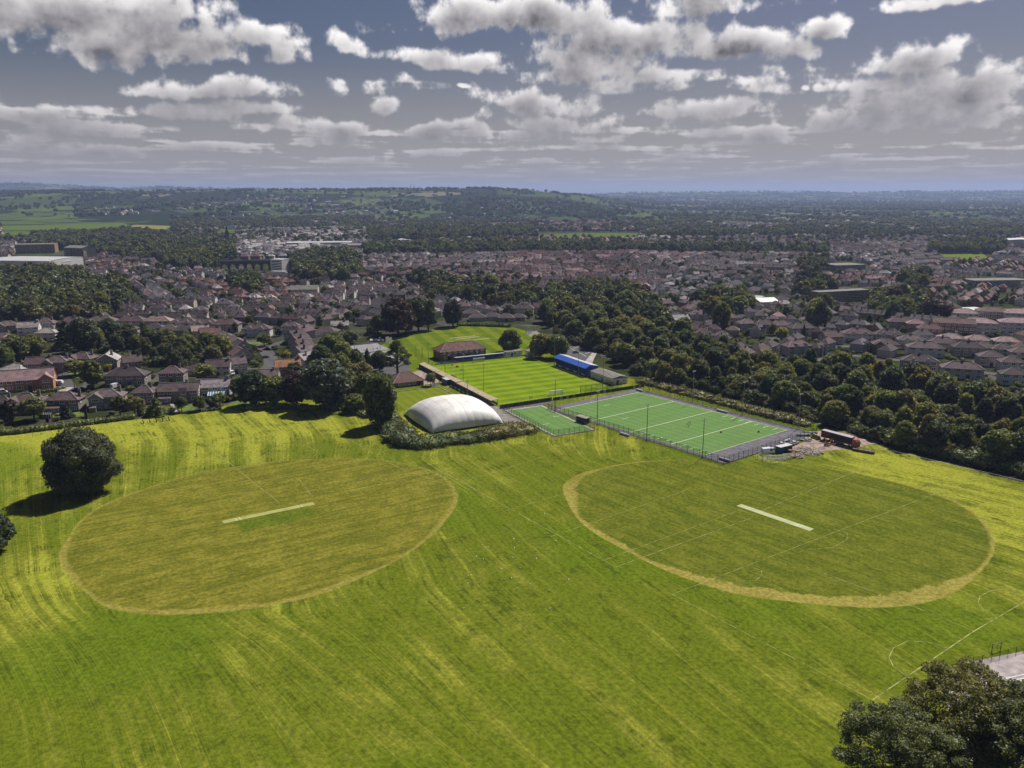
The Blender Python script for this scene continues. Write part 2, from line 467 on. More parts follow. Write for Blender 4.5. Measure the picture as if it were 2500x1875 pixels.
def glass(name, c, rough=0.08):
    m, N, out = shader(name)
    oi = N.n('ShaderNodeObjectInfo')
    k = N.m('ADD', 0.6, N.m('MULTIPLY', oi.outputs['Random'], 0.8))
    b = N.n('ShaderNodeBsdfPrincipled', ins={'Base Color': N.v('SCALE', N.xyz(*c), scale=k), 'Roughness': rough, 'IOR': 1.5})
    b.inputs['Specular IOR Level'].default_value = 0.9
    N.put(out.inputs[0], b.outputs[0]); MAT[name] = m
    return m
glass('pane', (0.035, 0.04, 0.05))
glass('car_glass', (0.03, 0.035, 0.045))
# ------------------------------------------------------------------ terrain
def lerp_tab(tab, x):
    if x <= tab[0][0]: return tab[0][1]
    for (a, ya), (b, yb) in zip(tab, tab[1:]):
        if x <= b:
            t = (x - a) / (b - a); t = t * t * (3 - 2 * t); return ya + (yb - ya) * t
    return tab[-1][1]
RIDGE_NEAR = [(-900, 464), (0, 466), (300, 463), (700, 461), (1000, 460), (1170, 458), (1300, 463), (1400, 472), (1500, 484), (1620, 498), (1750, 506)]
RIDGE_FAR = [(-900, 452), (-100, 447), (0, 447), (60, 446), (150, 452), (300, 459), (380, 456), (600, 460), (800, 464), (1400, 473), (1600, 469), (1900, 467), (2100, 469), (2300, 466), (2500, 466), (3000, 463)]
def sstep(a, b, x):
    t = max(0.0, min(1.0, (x - a) / (b - a))); return t * t * (3 - 2 * t)
def ter_h(x, y):
    if y < 2300: return 0.0
    u = 1250 + FPX * (x / y) / math.cos(PITCH)
    zn = max(0.0, 100 - (lerp_tab(RIDGE_NEAR, u) - 466) * 5200 / 2000 - 9)
    zf = max(0.0, 100 - (lerp_tab(RIDGE_FAR, u) - 466) * 12000 / 2000 - 4)
    n = mnoise.noise(Vector((x / 700.0, y / 700.0, 0.3)))
    n2 = mnoise.noise(Vector((x / 1900.0, y / 1900.0, 4.3)))
    h = zn * sstep(2700, 5200, y + n * 350) * (1 - 0.35 * sstep(5300, 7200, y))
    h = max(h, zf * sstep(8200, 12000, y) * (1 - 0.4 * sstep(12200, 15000, y)))
    return max(0.0, h + (n * 5 + n2 * 8) * sstep(2600, 4200, y) * (0.4 + 0.6 * min(1, zn / 40)) * (1 - sstep(4700, 5200, y)))

def make_terrain():
    rad = [30 * (1.0 + 0.058) ** i for i in range(114)]
    rad = [r for r in rad if r < 16500]
    # finer rings where the hills rise
    rad = sorted(set([round(r, 1) for r in rad] + list(range(2400, 6400, 110)) + list(range(8000, 13000, 300))))
    th = [R(a) for a in list(np.arange(-42, 42.01, 0.5))] + [R(a) for a in range(50, 318, 8)]
    vs = [(0, 0, -0.12)]; rur = [0.0]
    for r in rad:
        for t in th:
            x, y = r * math.sin(t), r * math.cos(t)
            vs.append((x, y, ter_h(x, y) - 0.12))
            n = mnoise.noise(Vector((x / 900, y / 900, 9.1))) * 700
            left = sstep(-100, -700, x) * 700
            rur.append(sstep(1900, 2600, y + n + left) if y > 0 else 0.0)
    n = len(th); fs = [(0, 1 + (k + 1) % n, 1 + k) for k in range(n)]
    for i in range(len(rad) - 1):
        for k in range(n):
            a = 1 + i * n + k; b = 1 + i * n + (k + 1) % n
            fs.append((a, b, b + n, a + n))
    me = bpy.data.meshes.new('ground'); me.from_pydata(vs, [], fs)
    at = me.attributes.new('rural', 'FLOAT', 'POINT'); at.data.foreach_set('value', rur)
    me.polygons.foreach_set('use_smooth', [True] * len(fs))
    m, N, out = shader('ground')
    ge = N.n('ShaderNodeNewGeometry'); p = ge.outputs['Position']
    # gardens and yards of the town
    v1 = N.n('ShaderNodeTexVoronoi', ins={'Vector': p, 'Scale': 0.075}); v1.voronoi_dimensions = '2D'
    s1 = N.n('ShaderNodeSeparateColor'); N.put(s1.inputs[0], v1.outputs['Color'])
    fine = N.noise(p, 0.35, 3.0, 0.6, dims='2D')
    lawn = N.mix(s1.outputs[1], (0.028, 0.036, 0.013), (0.060, 0.070, 0.024))
    yard = N.mix(s1.outputs[2], (0.050, 0.046, 0.044), (0.125, 0.112, 0.105))
    town = N.mix(N.m('GREATER_THAN', s1.outputs[0], 0.70), lawn, yard)
    town = N.mix(N.step(fine, 0.4, 0.7, 0.0, 0.5), town, (0.030, 0.033, 0.016))
    # patchwork of fields, woods and hedges beyond
    wp = N.v('ADD', p, N.v('SCALE', N.v('SUBTRACT', N.noise(p, 0.002, 1.0, 0.5, dims='2D', out='Color'), (0.5, 0.5, 0.5)), scale=160.0))
    fv = N.v('MULTIPLY', wp, (1 / 300.0, 1 / 420.0, 0.0))
    v2 = N.n('ShaderNodeTexVoronoi', ins={'Vector': fv, 'Scale': 1.0}); v2.voronoi_dimensions = '2D'; v2.inputs['Randomness'].default_value = 0.85
    v3 = N.n('ShaderNodeTexVoronoi', ins={'Vector': fv, 'Scale': 1.0}); v3.voronoi_dimensions = '2D'; v3.feature = 'DISTANCE_TO_EDGE'; v3.inputs['Randomness'].default_value = 0.85
    s2 = N.n('ShaderNodeSeparateColor'); N.put(s2.inputs[0], v2.outputs['Color'])
    ramp = N.n('ShaderNodeValToRGB'); N.put(ramp.inputs[0], s2.outputs[0]); ramp.color_ramp.interpolation = 'CONSTANT'
    e = ramp.color_ramp.elements
    e[0].position = 0.0; e[0].color = (0.022, 0.032, 0.016, 1); e[1].position = 0.26; e[1].color = (0.060, 0.088, 0.026, 1)
    for ps, c in ((0.42, (0.095, 0.132, 0.034)), (0.56, (0.060, 0.085, 0.028)), (0.66, (0.19, 0.165, 0.10)), (0.76, (0.08, 0.115, 0.030)), (0.90, (0.022, 0.032, 0.016))):
        q = e.new(ps); q.color = (*c, 1)
    rural = N.mix(N.step(v3.outputs['Distance'], 0.018, 0.035), (0.014, 0.020, 0.010), ramp.outputs[0])
    rural = N.mix(N.step(N.noise(p, 0.0045, 2.0, 0.6, dims='2D'), 0.57, 0.63), rural, (0.020, 0.029, 0.015))
    rural = N.mix(N.step(N.noise(p, 0.03, 3.0, 0.6, dims='2D'), 0.45, 0.7, 0.0, 0.45), rural, (0.02, 0.028, 0.013))
    at = N.n('ShaderNodeAttribute', attribute_name='rural')
    cc = N.mix(at.outputs['Fac'], town, rural)
    b = N.n('ShaderNodeBsdfDiffuse', ins={'Color': cc}); N.put(out.inputs[0], b.outputs[0])
    me.materials.append(m)
    structure(link('ground', me))
make_terrain()

# ------------------------------------------------------------------ playing field
FIELD = gp((-420, 1120), (0, 1062), (120, 1050), (250, 1033), (340, 1022), (430, 1011), (520, 998), (570, 985), (640, 970), (830, 930), (900, 905),
           (1010, 870), (1300, 850), (1420, 880), (1560, 930), (1950, 1024), (2060, 1052), (2160, 1093), (2330, 1135), (2500, 1178), (2900, 1280)) + [Vector((300, 30)), Vector((-300, 30))]
OVAL_L = [(147, 1350), (158, 1333), (187, 1280), (227, 1248), (268, 1225), (330, 1202), (398, 1179), (466, 1158), (531, 1146), (642, 1131), (681, 1126), (790, 1120), (885, 1120), (966, 1127), (1034, 1144), (1075, 1159), (1104, 1184), (1117, 1213), (1107, 1243), (1080, 1278),
          (1034, 1324), (953, 1376), (844, 1426), (776, 1452), (681, 1473), (615, 1485), (507, 1496), (398, 1500), (317, 1493), (263, 1482), (217, 1450), (181, 1417), (154, 1385)]
OVAL_R = [(1376, 1191), (1382, 1178), (1415, 1157), (1469, 1144), (1537, 1130), (1618, 1124), (1720, 1122), (1840, 1126), (1960, 1136), (2080, 1154), (2200, 1180), (2310, 1214), (2390, 1260), (2428, 1322), (2407, 1379), (2328, 1447), (2249, 1471), (2147, 1483), (2030, 1477), (1917, 1466),
          (1808, 1452), (1727, 1428), (1659, 1405), (1591, 1376), (1537, 1347), (1450, 1300), (1410, 1264), (1385, 1221)]
def outline(pts, n=6):
    """closed smooth curve through ground points"""
    q = gp(*pts); m = len(q); out = []
    for i in range(m):
        p0, p1, p2, p3 = q[i - 1], q[i], q[(i + 1) % m], q[(i + 2) % m]
        for k in range(n):
            t = k / n
            out.append(0.5 * ((2 * p1) + (p2 - p0) * t + (2 * p0 - 5 * p1 + 4 * p2 - p3) * t * t + (3 * p1 - p0 - 3 * p2 + p3) * t ** 3))
    # a light smoothing pass
    for _ in range(6): out = [(out[i - 1] + out[i] * 2 + out[(i + 1) % len(out)]) / 4 for i in range(len(out))]
    return out
def signed(P, poly):
    A = np.array([(a.x, a.y) for a in poly]); B = np.roll(A, -1, 0); d = B - A
    res = np.full(len(P), 99.0)
    for i in range(0, len(P), 2000):
        q = P[i:i + 2000, None, :] - A[None]
        t = np.clip((q * d).sum(2) / (d * d).sum(1), 0, 1)
        res[i:i + 2000] = np.sqrt(((q - t[..., None] * d) ** 2).sum(2).min(1))
    ins = np.zeros(len(P), bool)
    for (x1, y1), (x2, y2) in zip(A, B):
        c = (y1 > P[:, 1]) != (y2 > P[:, 1])
        if abs(y2 - y1) > 1e-9: ins ^= c & (P[:, 0] < (x2 - x1) * (P[:, 1] - y1) / (y2 - y1) + x1)
    return np.where(ins, -res, res)
MOW = [[(-60, 1000), (-30, 1200), (-20, 1400), (34, 1502), (113, 1598), (164, 1682), (203, 1773), (225, 1870)],
       [(90, 1010), (102, 1082), (105, 1206), (107, 1296), (119, 1409), (147, 1473), (226, 1541), (294, 1620), (350, 1716), (384, 1795), (412, 1875)],
       [(330, 1010), (380, 1080), (360, 1300), (362, 1507), (441, 1581), (508, 1694), (565, 1829), (585, 1875)],
       [(560, 990), (640, 1060), (650, 1250), (600, 1500), (717, 1569), (830, 1660), (960, 1761), (1102, 1870)],
       [(840, 1000), (900, 1080), (860, 1250), (870, 1434), (960, 1530), (1073, 1643), (1243, 1818), (1300, 1870)],
       [(1000, 1120), (1120, 1200), (1230, 1330), (1420, 1500), (1640, 1680), (1860, 1860)],
       [(1250, 1080), (1450, 1200), (1700, 1330), (2000, 1500), (2300, 1700)],
       [(1500, 1120), (1800, 1200), (2200, 1330), (2500, 1430), (2800, 1560)]]
def mow_uv():
    lines = []
    for pl in MOW:
        q = sorted([(v.y, v.x) for v in gp(*pl)])
        lines.append(q)
    def at(q, y):
        if y <= q[0][0]:
            (a, xa), (b, xb) = q[0], q[1]; return xa + (y - a) / (b - a) * (xb - xa)
        for (a, xa), (b, xb) in zip(q, q[1:]):
            if y <= b: return xa + (y - a) / (b - a) * (xb - xa)
        (a, xa), (b, xb) = q[-2], q[-1]; return xb + (y - b) * 0.1
    def f(x, y):
        xs = [at(q, y) for q in lines]
        for i in range(1, len(xs)): xs[i] = max(xs[i], xs[i - 1] + 6.0)
        if x <= xs[0]: return (x - xs[0])
        for i in range(len(xs) - 1):
            if x <= xs[i + 1]: return 26.0 * (i + (x - xs[i]) / (xs[i + 1] - xs[i]))
        return 26.0 * (len(xs) - 1) + (x - xs[-1]) * 0.6
    return f

def spot(N, p, px, py, rx, ry):
    c = g(px, py)
    return N.m('SUBTRACT', 1.0, N.step(N.v('LENGTH', N.v('MULTIPLY', N.v('SUBTRACT', p, (c.x, c.y, 0)), (1 / rx, 1 / ry, 0))), 0.15, 1.0))

def make_field():
    random.seed(3)
    poly = [Vector((v.x, v.y)) for v in FIELD]
    n = len(poly)
    pts = list(poly); edges = [(i, (i + 1) % n) for i in range(n)]
    y = 34.0
    while y < 560:
        stp = 3.0 if y < 340 else 5.0
        x = -330.0
        while x < 330:
            if abs(x) < y * 0.75 + 40:
                q = Vector((x + random.uniform(-.4, .4), y + random.uniform(-.4, .4)))
                if in_poly(q, poly): pts.append(q)
            x += stp
        y += stp
    v, e, f, *_ = delaunay_2d_cdt(pts, edges, [], 1, 1e-4)
    me = bpy.data.meshes.new('playing_field')
    me.from_pydata([(q.x, q.y, 0.0) for q in v], [], [tuple(x) for x in f])
    fn = mow_uv()
    def n3(q, sc_, o, oct_=4): return mnoise.fractal(Vector((q.x * sc_, q.y * sc_, o)), 1.0, 2.0, oct_)      # about -1..1
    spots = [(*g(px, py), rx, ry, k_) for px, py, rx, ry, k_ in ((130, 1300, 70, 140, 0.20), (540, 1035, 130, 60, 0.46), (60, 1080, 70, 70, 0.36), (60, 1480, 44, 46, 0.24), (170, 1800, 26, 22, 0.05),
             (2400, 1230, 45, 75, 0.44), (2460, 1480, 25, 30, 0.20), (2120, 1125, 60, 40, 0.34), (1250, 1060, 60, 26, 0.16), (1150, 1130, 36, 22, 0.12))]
    def dry_at(q):  # sum of the spots: grass turns yellower towards each centre
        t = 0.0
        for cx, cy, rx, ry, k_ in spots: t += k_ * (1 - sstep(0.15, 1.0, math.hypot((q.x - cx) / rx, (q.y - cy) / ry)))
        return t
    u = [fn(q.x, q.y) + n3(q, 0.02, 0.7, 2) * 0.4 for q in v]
    yellowv = [dry_at(q) for q in v]
    base = [n3(q, 0.035, 5.5) * 0.27 + dd - 0.02 for q, dd in zip(v, yellowv)]
    lush_ = [0.7 * sstep(0.02, 0.36, n3(q, 0.018, 8.2, 3) * 0.9 - dd * 0.6) for q, dd in zip(v, yellowv)]
    PV = np.array([(q.x, q.y) for q in v])
    dl, dr = signed(PV, outline(OVAL_L)), signed(PV, outline(OVAL_R))
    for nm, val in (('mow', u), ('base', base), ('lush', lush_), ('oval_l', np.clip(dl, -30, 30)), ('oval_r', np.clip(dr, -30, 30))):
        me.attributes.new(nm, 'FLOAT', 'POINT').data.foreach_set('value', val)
    m, N, out = shader('playing_grass')
    ge = N.n('ShaderNodeNewGeometry'); p = ge.outputs['Position']; s = N.sep(p)
    AT = lambda nm: N.n('ShaderNodeAttribute', attribute_name=nm).outputs['Fac']
    mu = AT('mow')
    st1 = N.noise(N.xyz(N.m('MULTIPLY', mu, 0.20), N.m('MULTIPLY', s[1], 0.012), 0.0), 1.0, 2.0, 0.6, dims='2D')
    st2 = N.noise(N.xyz(N.m('MULTIPLY', mu, 1.15), N.m('MULTIPLY', s[1], 0.035), 0.0), 1.0, 4.0, 0.7, dims='2D')
    wheel = N.m('SINE', N.m('MULTIPLY', mu, 2.1))
    trk = N.noise(N.xyz(N.m('MULTIPLY', mu, 2.6), N.m('MULTIPLY', s[1], 0.016), 0.0), 1.0, 1.0, 0.5, dims='2D')
    grain = N.noise(p, 0.9, 4.0, 0.8, dims='2D'); mid = N.noise(p, 0.14, 5.0, 0.7, dims='2D'); patch = mid
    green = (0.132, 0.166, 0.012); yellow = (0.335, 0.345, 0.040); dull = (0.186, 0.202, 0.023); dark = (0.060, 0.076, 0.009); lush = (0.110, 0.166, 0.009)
    x = N.m('ADD', N.m('MULTIPLY', N.m('SUBTRACT', st1, 0.5), 0.70), N.m('MULTIPLY', N.m('SUBTRACT', st2, 0.5), 0.65))
    x = N.m('ADD', x, N.m('MULTIPLY', N.m('SUBTRACT', mid, 0.5), 0.75))
    x = N.m('ADD', x, N.m('ADD', N.m('MULTIPLY', N.step(wheel, 0.80, 1.0), 0.14), N.m('MULTIPLY', N.m('SINE', N.m('MULTIPLY', mu, 0.85)), 0.12)))
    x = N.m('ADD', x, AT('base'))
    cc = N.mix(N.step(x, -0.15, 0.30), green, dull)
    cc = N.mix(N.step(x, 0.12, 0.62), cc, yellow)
    cc = N.mix(AT('lush'), cc, lush)
    cc = N.mix(N.step(trk, 0.62, 0.78, 0.0, 0.30), cc, yellow)
    cc = N.mix(N.step(trk, 0.38, 0.22, 0.0, 0.30), cc, dark)
    cc = N.mix(N.step(N.m('ADD', N.m('MULTIPLY', st2, 0.5), N.m('MULTIPLY', mid, 0.5)), 0.47, 0.35, 0.0, 0.7), cc, dark)
    rag0 = N.m('MULTIPLY', N.m('SUBTRACT', N.noise(p, 0.22, 5.0, 0.75, dims='2D'), 0.5), 4.2)
    # cricket outfields: cut short and dry, with a worn ring
    for ov, tone, tone2, thin, ax, wear in (
            (OVAL_L, (0.152, 0.153, 0.018), (0.252, 0.230, 0.035), 0.40, g(542, 1274) - g(768, 1227),
             ((470, 1490, 40, 12, 1.6), (830, 1440, 20, 18, 1.6), (1090, 1250, 14, 40, 0.8), (150, 1380, 24, 30, 0.8))),
            (OVAL_R, (0.116, 0.138, 0.014), (0.182, 0.192, 0.024), 0.5, g(1800, 1232) - g(1986, 1295),
             ((1385, 1180, 18, 34, 3.4), (1480, 1310, 25, 18, 1.6), (1700, 1425, 40, 18, 3.4), (1950, 1475, 36, 14, 3.6), (2270, 1455, 32, 20, 4.6)))):
        dist = AT('oval_l' if ov is OVAL_L else 'oval_r')
        inside = N.step(dist, 0.25, -0.25)
        ax = ax.normalized()
        a = N.v('DOT_PRODUCT', p, (ax.x, ax.y, 0)); b = N.v('DOT_PRODUCT', p, (-ax.y, ax.x, 0))
        so = N.noise(N.xyz(N.m('MULTIPLY', a, 0.03), N.m('MULTIPLY', b, 0.45), 0.0), 1.0, 3.0, 0.65, dims='2D')
        oc = N.mix(N.step(N.m('ADD', N.m('MULTIPLY', so, 0.42), N.m('MULTIPLY', patch, 0.58)), 0.40, 0.66), tone, tone2)
        oc = N.mix(N.step(so, 0.50, 0.30, 0.0, 0.4), oc, N.v('MULTIPLY', N.xyz(*tone), (0.60, 0.78, 0.8)))
        cc = N.mix(inside, cc, oc)
        width = thin
        for px, py, rx, ry, k in wear: width = N.m('ADD', width, N.m('MULTIPLY', spot(N, p, px, py, rx, ry), k))
        rag = rag0
        inner = N.m('ADD', N.m('MULTIPLY', width, -1.0), N.m('MULTIPLY', rag, N.m('MULTIPLY', width, 0.45)))
        ring = N.m('MULTIPLY', N.step(dist, N.m('SUBTRACT', inner, 0.9), N.m('ADD', inner, 0.5)), N.step(N.m('ADD', dist, N.m('MULTIPLY', rag, 0.12)), 0.7, 0.0))
        straw = N.mix(N.step(mid, 0.35, 0.65), (0.40, 0.335, 0.085), (0.29, 0.25, 0.055))
        far_side = N.step(s[1], 262.0, 292.0, 0.66 if ov is OVAL_L else 0.92, 0.40 if ov is OVAL_L else 0.0)
        if ov is OVAL_R: far_side = N.m('MAXIMUM', N.m('MULTIPLY', spot(N, p, 1450, 1130, 45, 30), 0.8), far_side)
        cc = N.mix(N.m('MULTIPLY', N.m('MULTIPLY', ring, far_side), N.step(mid, 0.2, 0.55, 0.55, 1.0)), cc, straw)
    # the green square by the western wicket
    wa, wb = g(542, 1274), g(768, 1227); wd = (wb - wa).normalized(); wn = Vector((wd.y, -wd.x)); wc = (wa + wb) / 2 + wn * 6.5
    q = N.v('SUBTRACT', p, (wc.x, wc.y, 0))
    la = N.m('ABSOLUTE', N.v('DOT_PRODUCT', q, (wd.x, wd.y, 0))); lb = N.m('ABSOLUTE', N.v('DOT_PRODUCT', q, (wn.x, wn.y, 0)))
    sq = N.m('MULTIPLY', N.step(N.m('ADD', la, N.m('MULTIPLY', mid, 5)), 15.5, 12.5), N.step(N.m('ADD', lb, N.m('MULTIPLY', mid, 4)), 7.6, 6.0))
    cc = N.mix(N.m('MULTIPLY', sq, 0.75), cc, N.mix(patch, (0.06, 0.12, 0.008), (0.14, 0.18, 0.015)))
    cc = N.mix(N.step(grain, 0.36, 0.66, 0.0, 0.72), cc, N.v('MULTIPLY', cc, (0.42, 0.46, 0.5)))
    cc = N.mix(N.step(grain, 0.42, 0.22, 0.0, 0.5), cc, N.v('MULTIPLY', cc, (1.5, 1.4, 1.3)))
    b = N.n('ShaderNodeBsdfDiffuse', ins={'Color': cc})
    N.put(out.inputs[0], b.outputs[0])
    me.materials.append(m)
    structure(link('playing_field', me))
make_field()

# strips of artificial turf for the wickets
def slab_between(name, a, b, w, z0, h, mat, ext=0.0):
    d = (b - a).normalized(); L = (b - a).length + 2 * ext; c = (a + b) / 2
    mb = MB().box((0, 0, 0), (L, w, h)); o = mb.obj(name, mat, loc=(c.x, c.y, z0), rz=ang(a, b)); return o
plain('wicket_turf', (0.33, 0.35, 0.10), 0.9, 0.12, 0.3)
plain('wicket_turf_pale', (0.42, 0.44, 0.22), 0.9, 0.10, 0.3)
tag(slab_between('cricket_wicket', g(544, 1275), g(766, 1229), 2.5, 0.0, 0.05, MAT['wicket_turf']), 'yellow-green artificial cricket strip in the brownish oval near the solitary tree', 'cricket strip', 'artificial cricket strips')
tag(slab_between('cricket_wicket', g(1804, 1233), g(1982, 1294), 2.6, 0.0, 0.05, MAT['wicket_turf_pale']), 'pale artificial cricket strip in the oval below the hockey pitch', 'cricket strip', 'artificial cricket strips')

# painted lines of the winter pitches, laid as thin sheets
def lines(name, segs, w, mat, z=0.03):
    mb = MB()
    for sg in segs:
        ribbon(mb, gp(*sg), w, z + 0.0)
    return structure(mb.obj(name, mat))
def arc(px, py, rx, ry, a0, a1, n=20):
    return [(px + rx * math.cos(R(a0 + (a1 - a0) * i / n)), py + ry * math.sin(R(a0 + (a1 - a0) * i / n))) for i in range(n + 1)]
k = 1.1302
def D(*pts): return [(a * k, b * k) for a, b in pts]
lines('pitch_marking', [D((940, 1010), (1330, 1225)), D((1330, 1225), (1620, 1120))], 0.20, MAT['grass_line'])
lines('pitch_marking', [D((1300, 1212), (1590, 1105)), D((1188, 1160), (1480, 1060)), D((1088, 1105), (1340, 1030)), D((985, 1045), (1180, 985))], 0.14, MAT['grass_line'])
lines('pitch_marking', [D((1452, 1284), (1885, 1512)), D((1452, 1284), (2090, 1040)), D((2090, 1040), (2210, 995)), D((1690, 1205), (1985, 1315), (2105, 1364))], 0.16, MAT['grass_line'])
lines('pitch_marking', [D((1885, 1512), (2100, 1366), (2230, 1290))], 0.26, MAT['grass_line'])
lines('pitch_marking', [D((2047, 1400), (2000, 1386), (1960, 1385), (1930, 1400), (1920, 1420), (1930, 1440), (1965, 1466)), D((2155, 1333), (2125, 1318), (2113, 1302), (2117, 1288), (2140, 1276), (2180, 1272), (2230, 1280))], 0.2, MAT['grass_line'])
lines('pitch_marking', [D((1590, 1255), (1630, 1255), (1646, 1243), (1645, 1232), (1620, 1225)), D((1740, 1188), (1800, 1182), (1830, 1165), (1830, 1152), (1800, 1143)), D((1640, 1105), (1880, 1005))], 0.16, MAT['grass_line'])
lines('pitch_marking', [D((432, 950), (606, 1088), (680, 1077)), D((645, 1034), (675, 1073)), D((745, 1060), (752, 1068)), D((745, 1062), (870, 1035), (880, 1040))], 0.18, MAT['grass_line'])
lines('pitch_marking', [D((730, 935), (860, 1010), (1010, 1062)), D((738, 1042), (860, 1022)), D((910, 1008), (955, 1032)), D((590, 985), (582, 978), (590, 968), (620, 960), (660, 962), (686, 975), (680, 985))], 0.15, MAT['grass_line'])

def creases(a, b, w):
    d = (b - a).normalized(); n = Vector((-d.y, d.x)); mb = MB()
    for t in (0.14, 0.18, 0.82, 0.86): c = a.lerp(b, t); ribbon(mb, [c - n * w / 2, c + n * w / 2], 0.12, 0.07)
    return structure(mb.obj('crease_marking', MAT['white_paint']))
creases(g(544, 1275), g(766, 1229), 2.2); creases(g(1804, 1233), g(1982, 1294), 2.3)
# ------------------------------------------------------------------ foliage
_ico = None
def ico_unit():
    global _ico
    if _ico is None:
        bm = bmesh.new(); bmesh.ops.create_icosphere(bm, subdivisions=2, radius=1.0)
        _ico = (np.array([v.co[:] for v in bm.verts]), [tuple(v.index for v in f.verts) for f in bm.faces]); bm.free()
    return _ico
_ico1 = None
def ico_small():
    global _ico1
    if _ico1 is None:
        bm = bmesh.new(); bmesh.ops.create_icosphere(bm, subdivisions=1, radius=1.0)
        _ico1 = (np.array([v.co[:] for v in bm.verts]), [tuple(v.index for v in f.verts) for f in bm.faces]); bm.free()
    return _ico1

def leafy(name, lobes, nleaf, size, seed, core=0.84, mat='leaf', tilt=0.9, keep_inside=0.80, lowpoly=False, fill=0.12):
    """lobes: (x, y, z, rx, ry, rz). Leaf clumps cover every lobe that is not inside another one; rough cores keep the middle shut"""
    rs = np.random.RandomState(seed)
    L = np.array(lobes, float)
    w = (L[:, 3] * L[:, 4] * L[:, 5]) ** (2 / 3); w /= w.sum()
    pick = rs.choice(len(L), int(nleaf * 1.9), p=w)
    d = rs.normal(size=(len(pick), 3)); d /= np.linalg.norm(d, axis=1)[:, None]
    rad = np.where(rs.rand(len(pick)) < fill, rs.uniform(0.6, 0.9, len(pick)), rs.uniform(0.88, 1.12, len(pick)))
    c = L[pick, :3]; r = L[pick, 3:]
    p = c + d * r * rad[:, None]
    ok = np.ones(len(p), bool)
    for i in range(len(L)):
        q = (p - L[i, :3]) / L[i, 3:]
        ok &= (np.einsum('ij,ij->i', q, q) > keep_inside ** 2) | (pick == i)
    ok &= p[:, 2] > 0.05
    p, d = p[ok][:nleaf], d[ok][:nleaf]
    n = d + rs.normal(size=d.shape) * tilt * 0.6; n /= np.linalg.norm(n, axis=1)[:, None]
    t = np.cross(n, rs.normal(size=n.shape)); t /= np.linalg.norm(t, axis=1)[:, None]
    b = np.cross(n, t)
    s = size * rs.uniform(0.55, 1.35, len(p))[:, None]
    asp = rs.uniform(0.55, 1.0, len(p))[:, None]
    quad = np.stack([p - t * s, p - b * s * asp + n * s * 0.25, p + t * s, p + b * s * asp + n * s * 0.25], 1).reshape(-1, 3)
    nq = len(p)
    verts = [quad]; faces = [np.arange(nq * 4).reshape(nq, 4)]
    iv, fi = ico_small() if lowpoly else ico_unit()
    tri = []; off = nq * 4
    for i in range(len(L)):
        jit = 1 + rs.uniform(-0.16, 0.10, len(iv))
        verts.append(L[i, :3] + iv * jit[:, None] * L[i, 3:] * core)
        tri += [(a + off, b_ + off, c_ + off) for a, b_, c_ in fi]; off += len(iv)
    me = bpy.data.meshes.new(name)
    me.from_pydata(np.concatenate(verts).tolist(), [], faces[0].tolist() + tri)
    me.materials.append(MAT[mat])
    return me

def lobes_round(seed, H=12.0, rw=5.0, base=0.22, n=22, lump=0.42, flat=1.0, top=1.0):
    """a broad crown: lobes spread over an egg that starts at base*H"""
    rs = random.Random(seed); out = []
    z0, z1 = base * H, H
    cz, rz = (z0 + z1) / 2, (z1 - z0) / 2
    out.append((0, 0, cz, rw * 0.72, rw * 0.72, rz * 0.78))
    for i in range(n):
        t = (i + 0.5) / n
        zz = 1 - 2 * t * 0.93; a = i * 2.39996 + rs.uniform(-.4, .4)
        rr = math.sqrt(max(0, 1 - zz * zz)) * (0.86 if zz > 0 else 0.94)
        k = rs.uniform(0.75, 1.0)
        q = rw * lump * rs.uniform(0.62, 1.15)
        out.append((rr * math.cos(a) * (rw - q * 0.5) * k, rr * math.sin(a) * (rw - q * 0.5) * k, cz + zz * (rz - q * 0.45) * (top if zz > 0 else 1), q, q, q * flat * rs.uniform(0.7, 0.95)))
    return out
def lobes_tall(seed, H=14.0, rw=3.6):
    return lobes_round(seed, H, rw, 0.14, 20, 0.48, 1.15)
def lobes_conifer(seed, H=14.0, rw=3.4):
    rs = random.Random(seed); out = []
    for i in range(9):
        t = i / 8; z = 1.2 + t * (H - 1.6); r = rw * (1 - t) ** 0.85 + 0.35
        out.append((0, 0, z, r * 0.7, r * 0.7, 1.2))
        m = max(3, int(7 * (1 - t)))
        for k in range(m):
            a = 2 * math.pi * k / m + i * 0.7 + rs.uniform(-.3, .3)
            out.append((math.cos(a) * r * 0.72, math.sin(a) * r * 0.72, z - 0.35, r * 0.42, r * 0.42, 0.75))
    return out
def lobes_bush(seed, H=3.2, rw=2.4):
    rs = random.Random(seed); out = [(0, 0, H * 0.42, rw * 0.75, rw * 0.75, H * 0.42)]
    for i in range(9):
        a = i * 2.4; q = rs.uniform(0.3, 0.5)
        out.append((math.cos(a) * rw * 0.6, math.sin(a) * rw * 0.6, H * rs.uniform(0.3, 0.72), rw * q, rw * q, H * q * 0.6))
    return out

def trunk_mesh(H, r, seed, limbs=5, lift=0.55):
    rs = random.Random(seed); mb = MB()
    mb.tube([(0, 0, -0.3), (0.05 * H * rs.uniform(-.3, .3), 0, H * 0.25), (0.05 * H * rs.uniform(-.5, .5), 0.03 * H * rs.uniform(-1, 1), H * lift), (0, 0, H * 0.8)], [r * 1.25, r * 0.85, r * 0.6, r * 0.2], 7)
    for i in range(limbs):
        a = i * 2.4 + rs.uniform(-.4, .4); z = H * rs.uniform(0.28, 0.5); q = H * rs.uniform(0.2, 0.3)
        mb.tube([(0, 0, z), (math.cos(a) * q * 0.5, math.sin(a) * q * 0.5, z + q * 0.55), (math.cos(a) * q, math.sin(a) * q, z + q * 0.9)], [r * 0.45, r * 0.3, r * 0.12], 5)
    return mb.mesh('trunk', MAT['bark'])

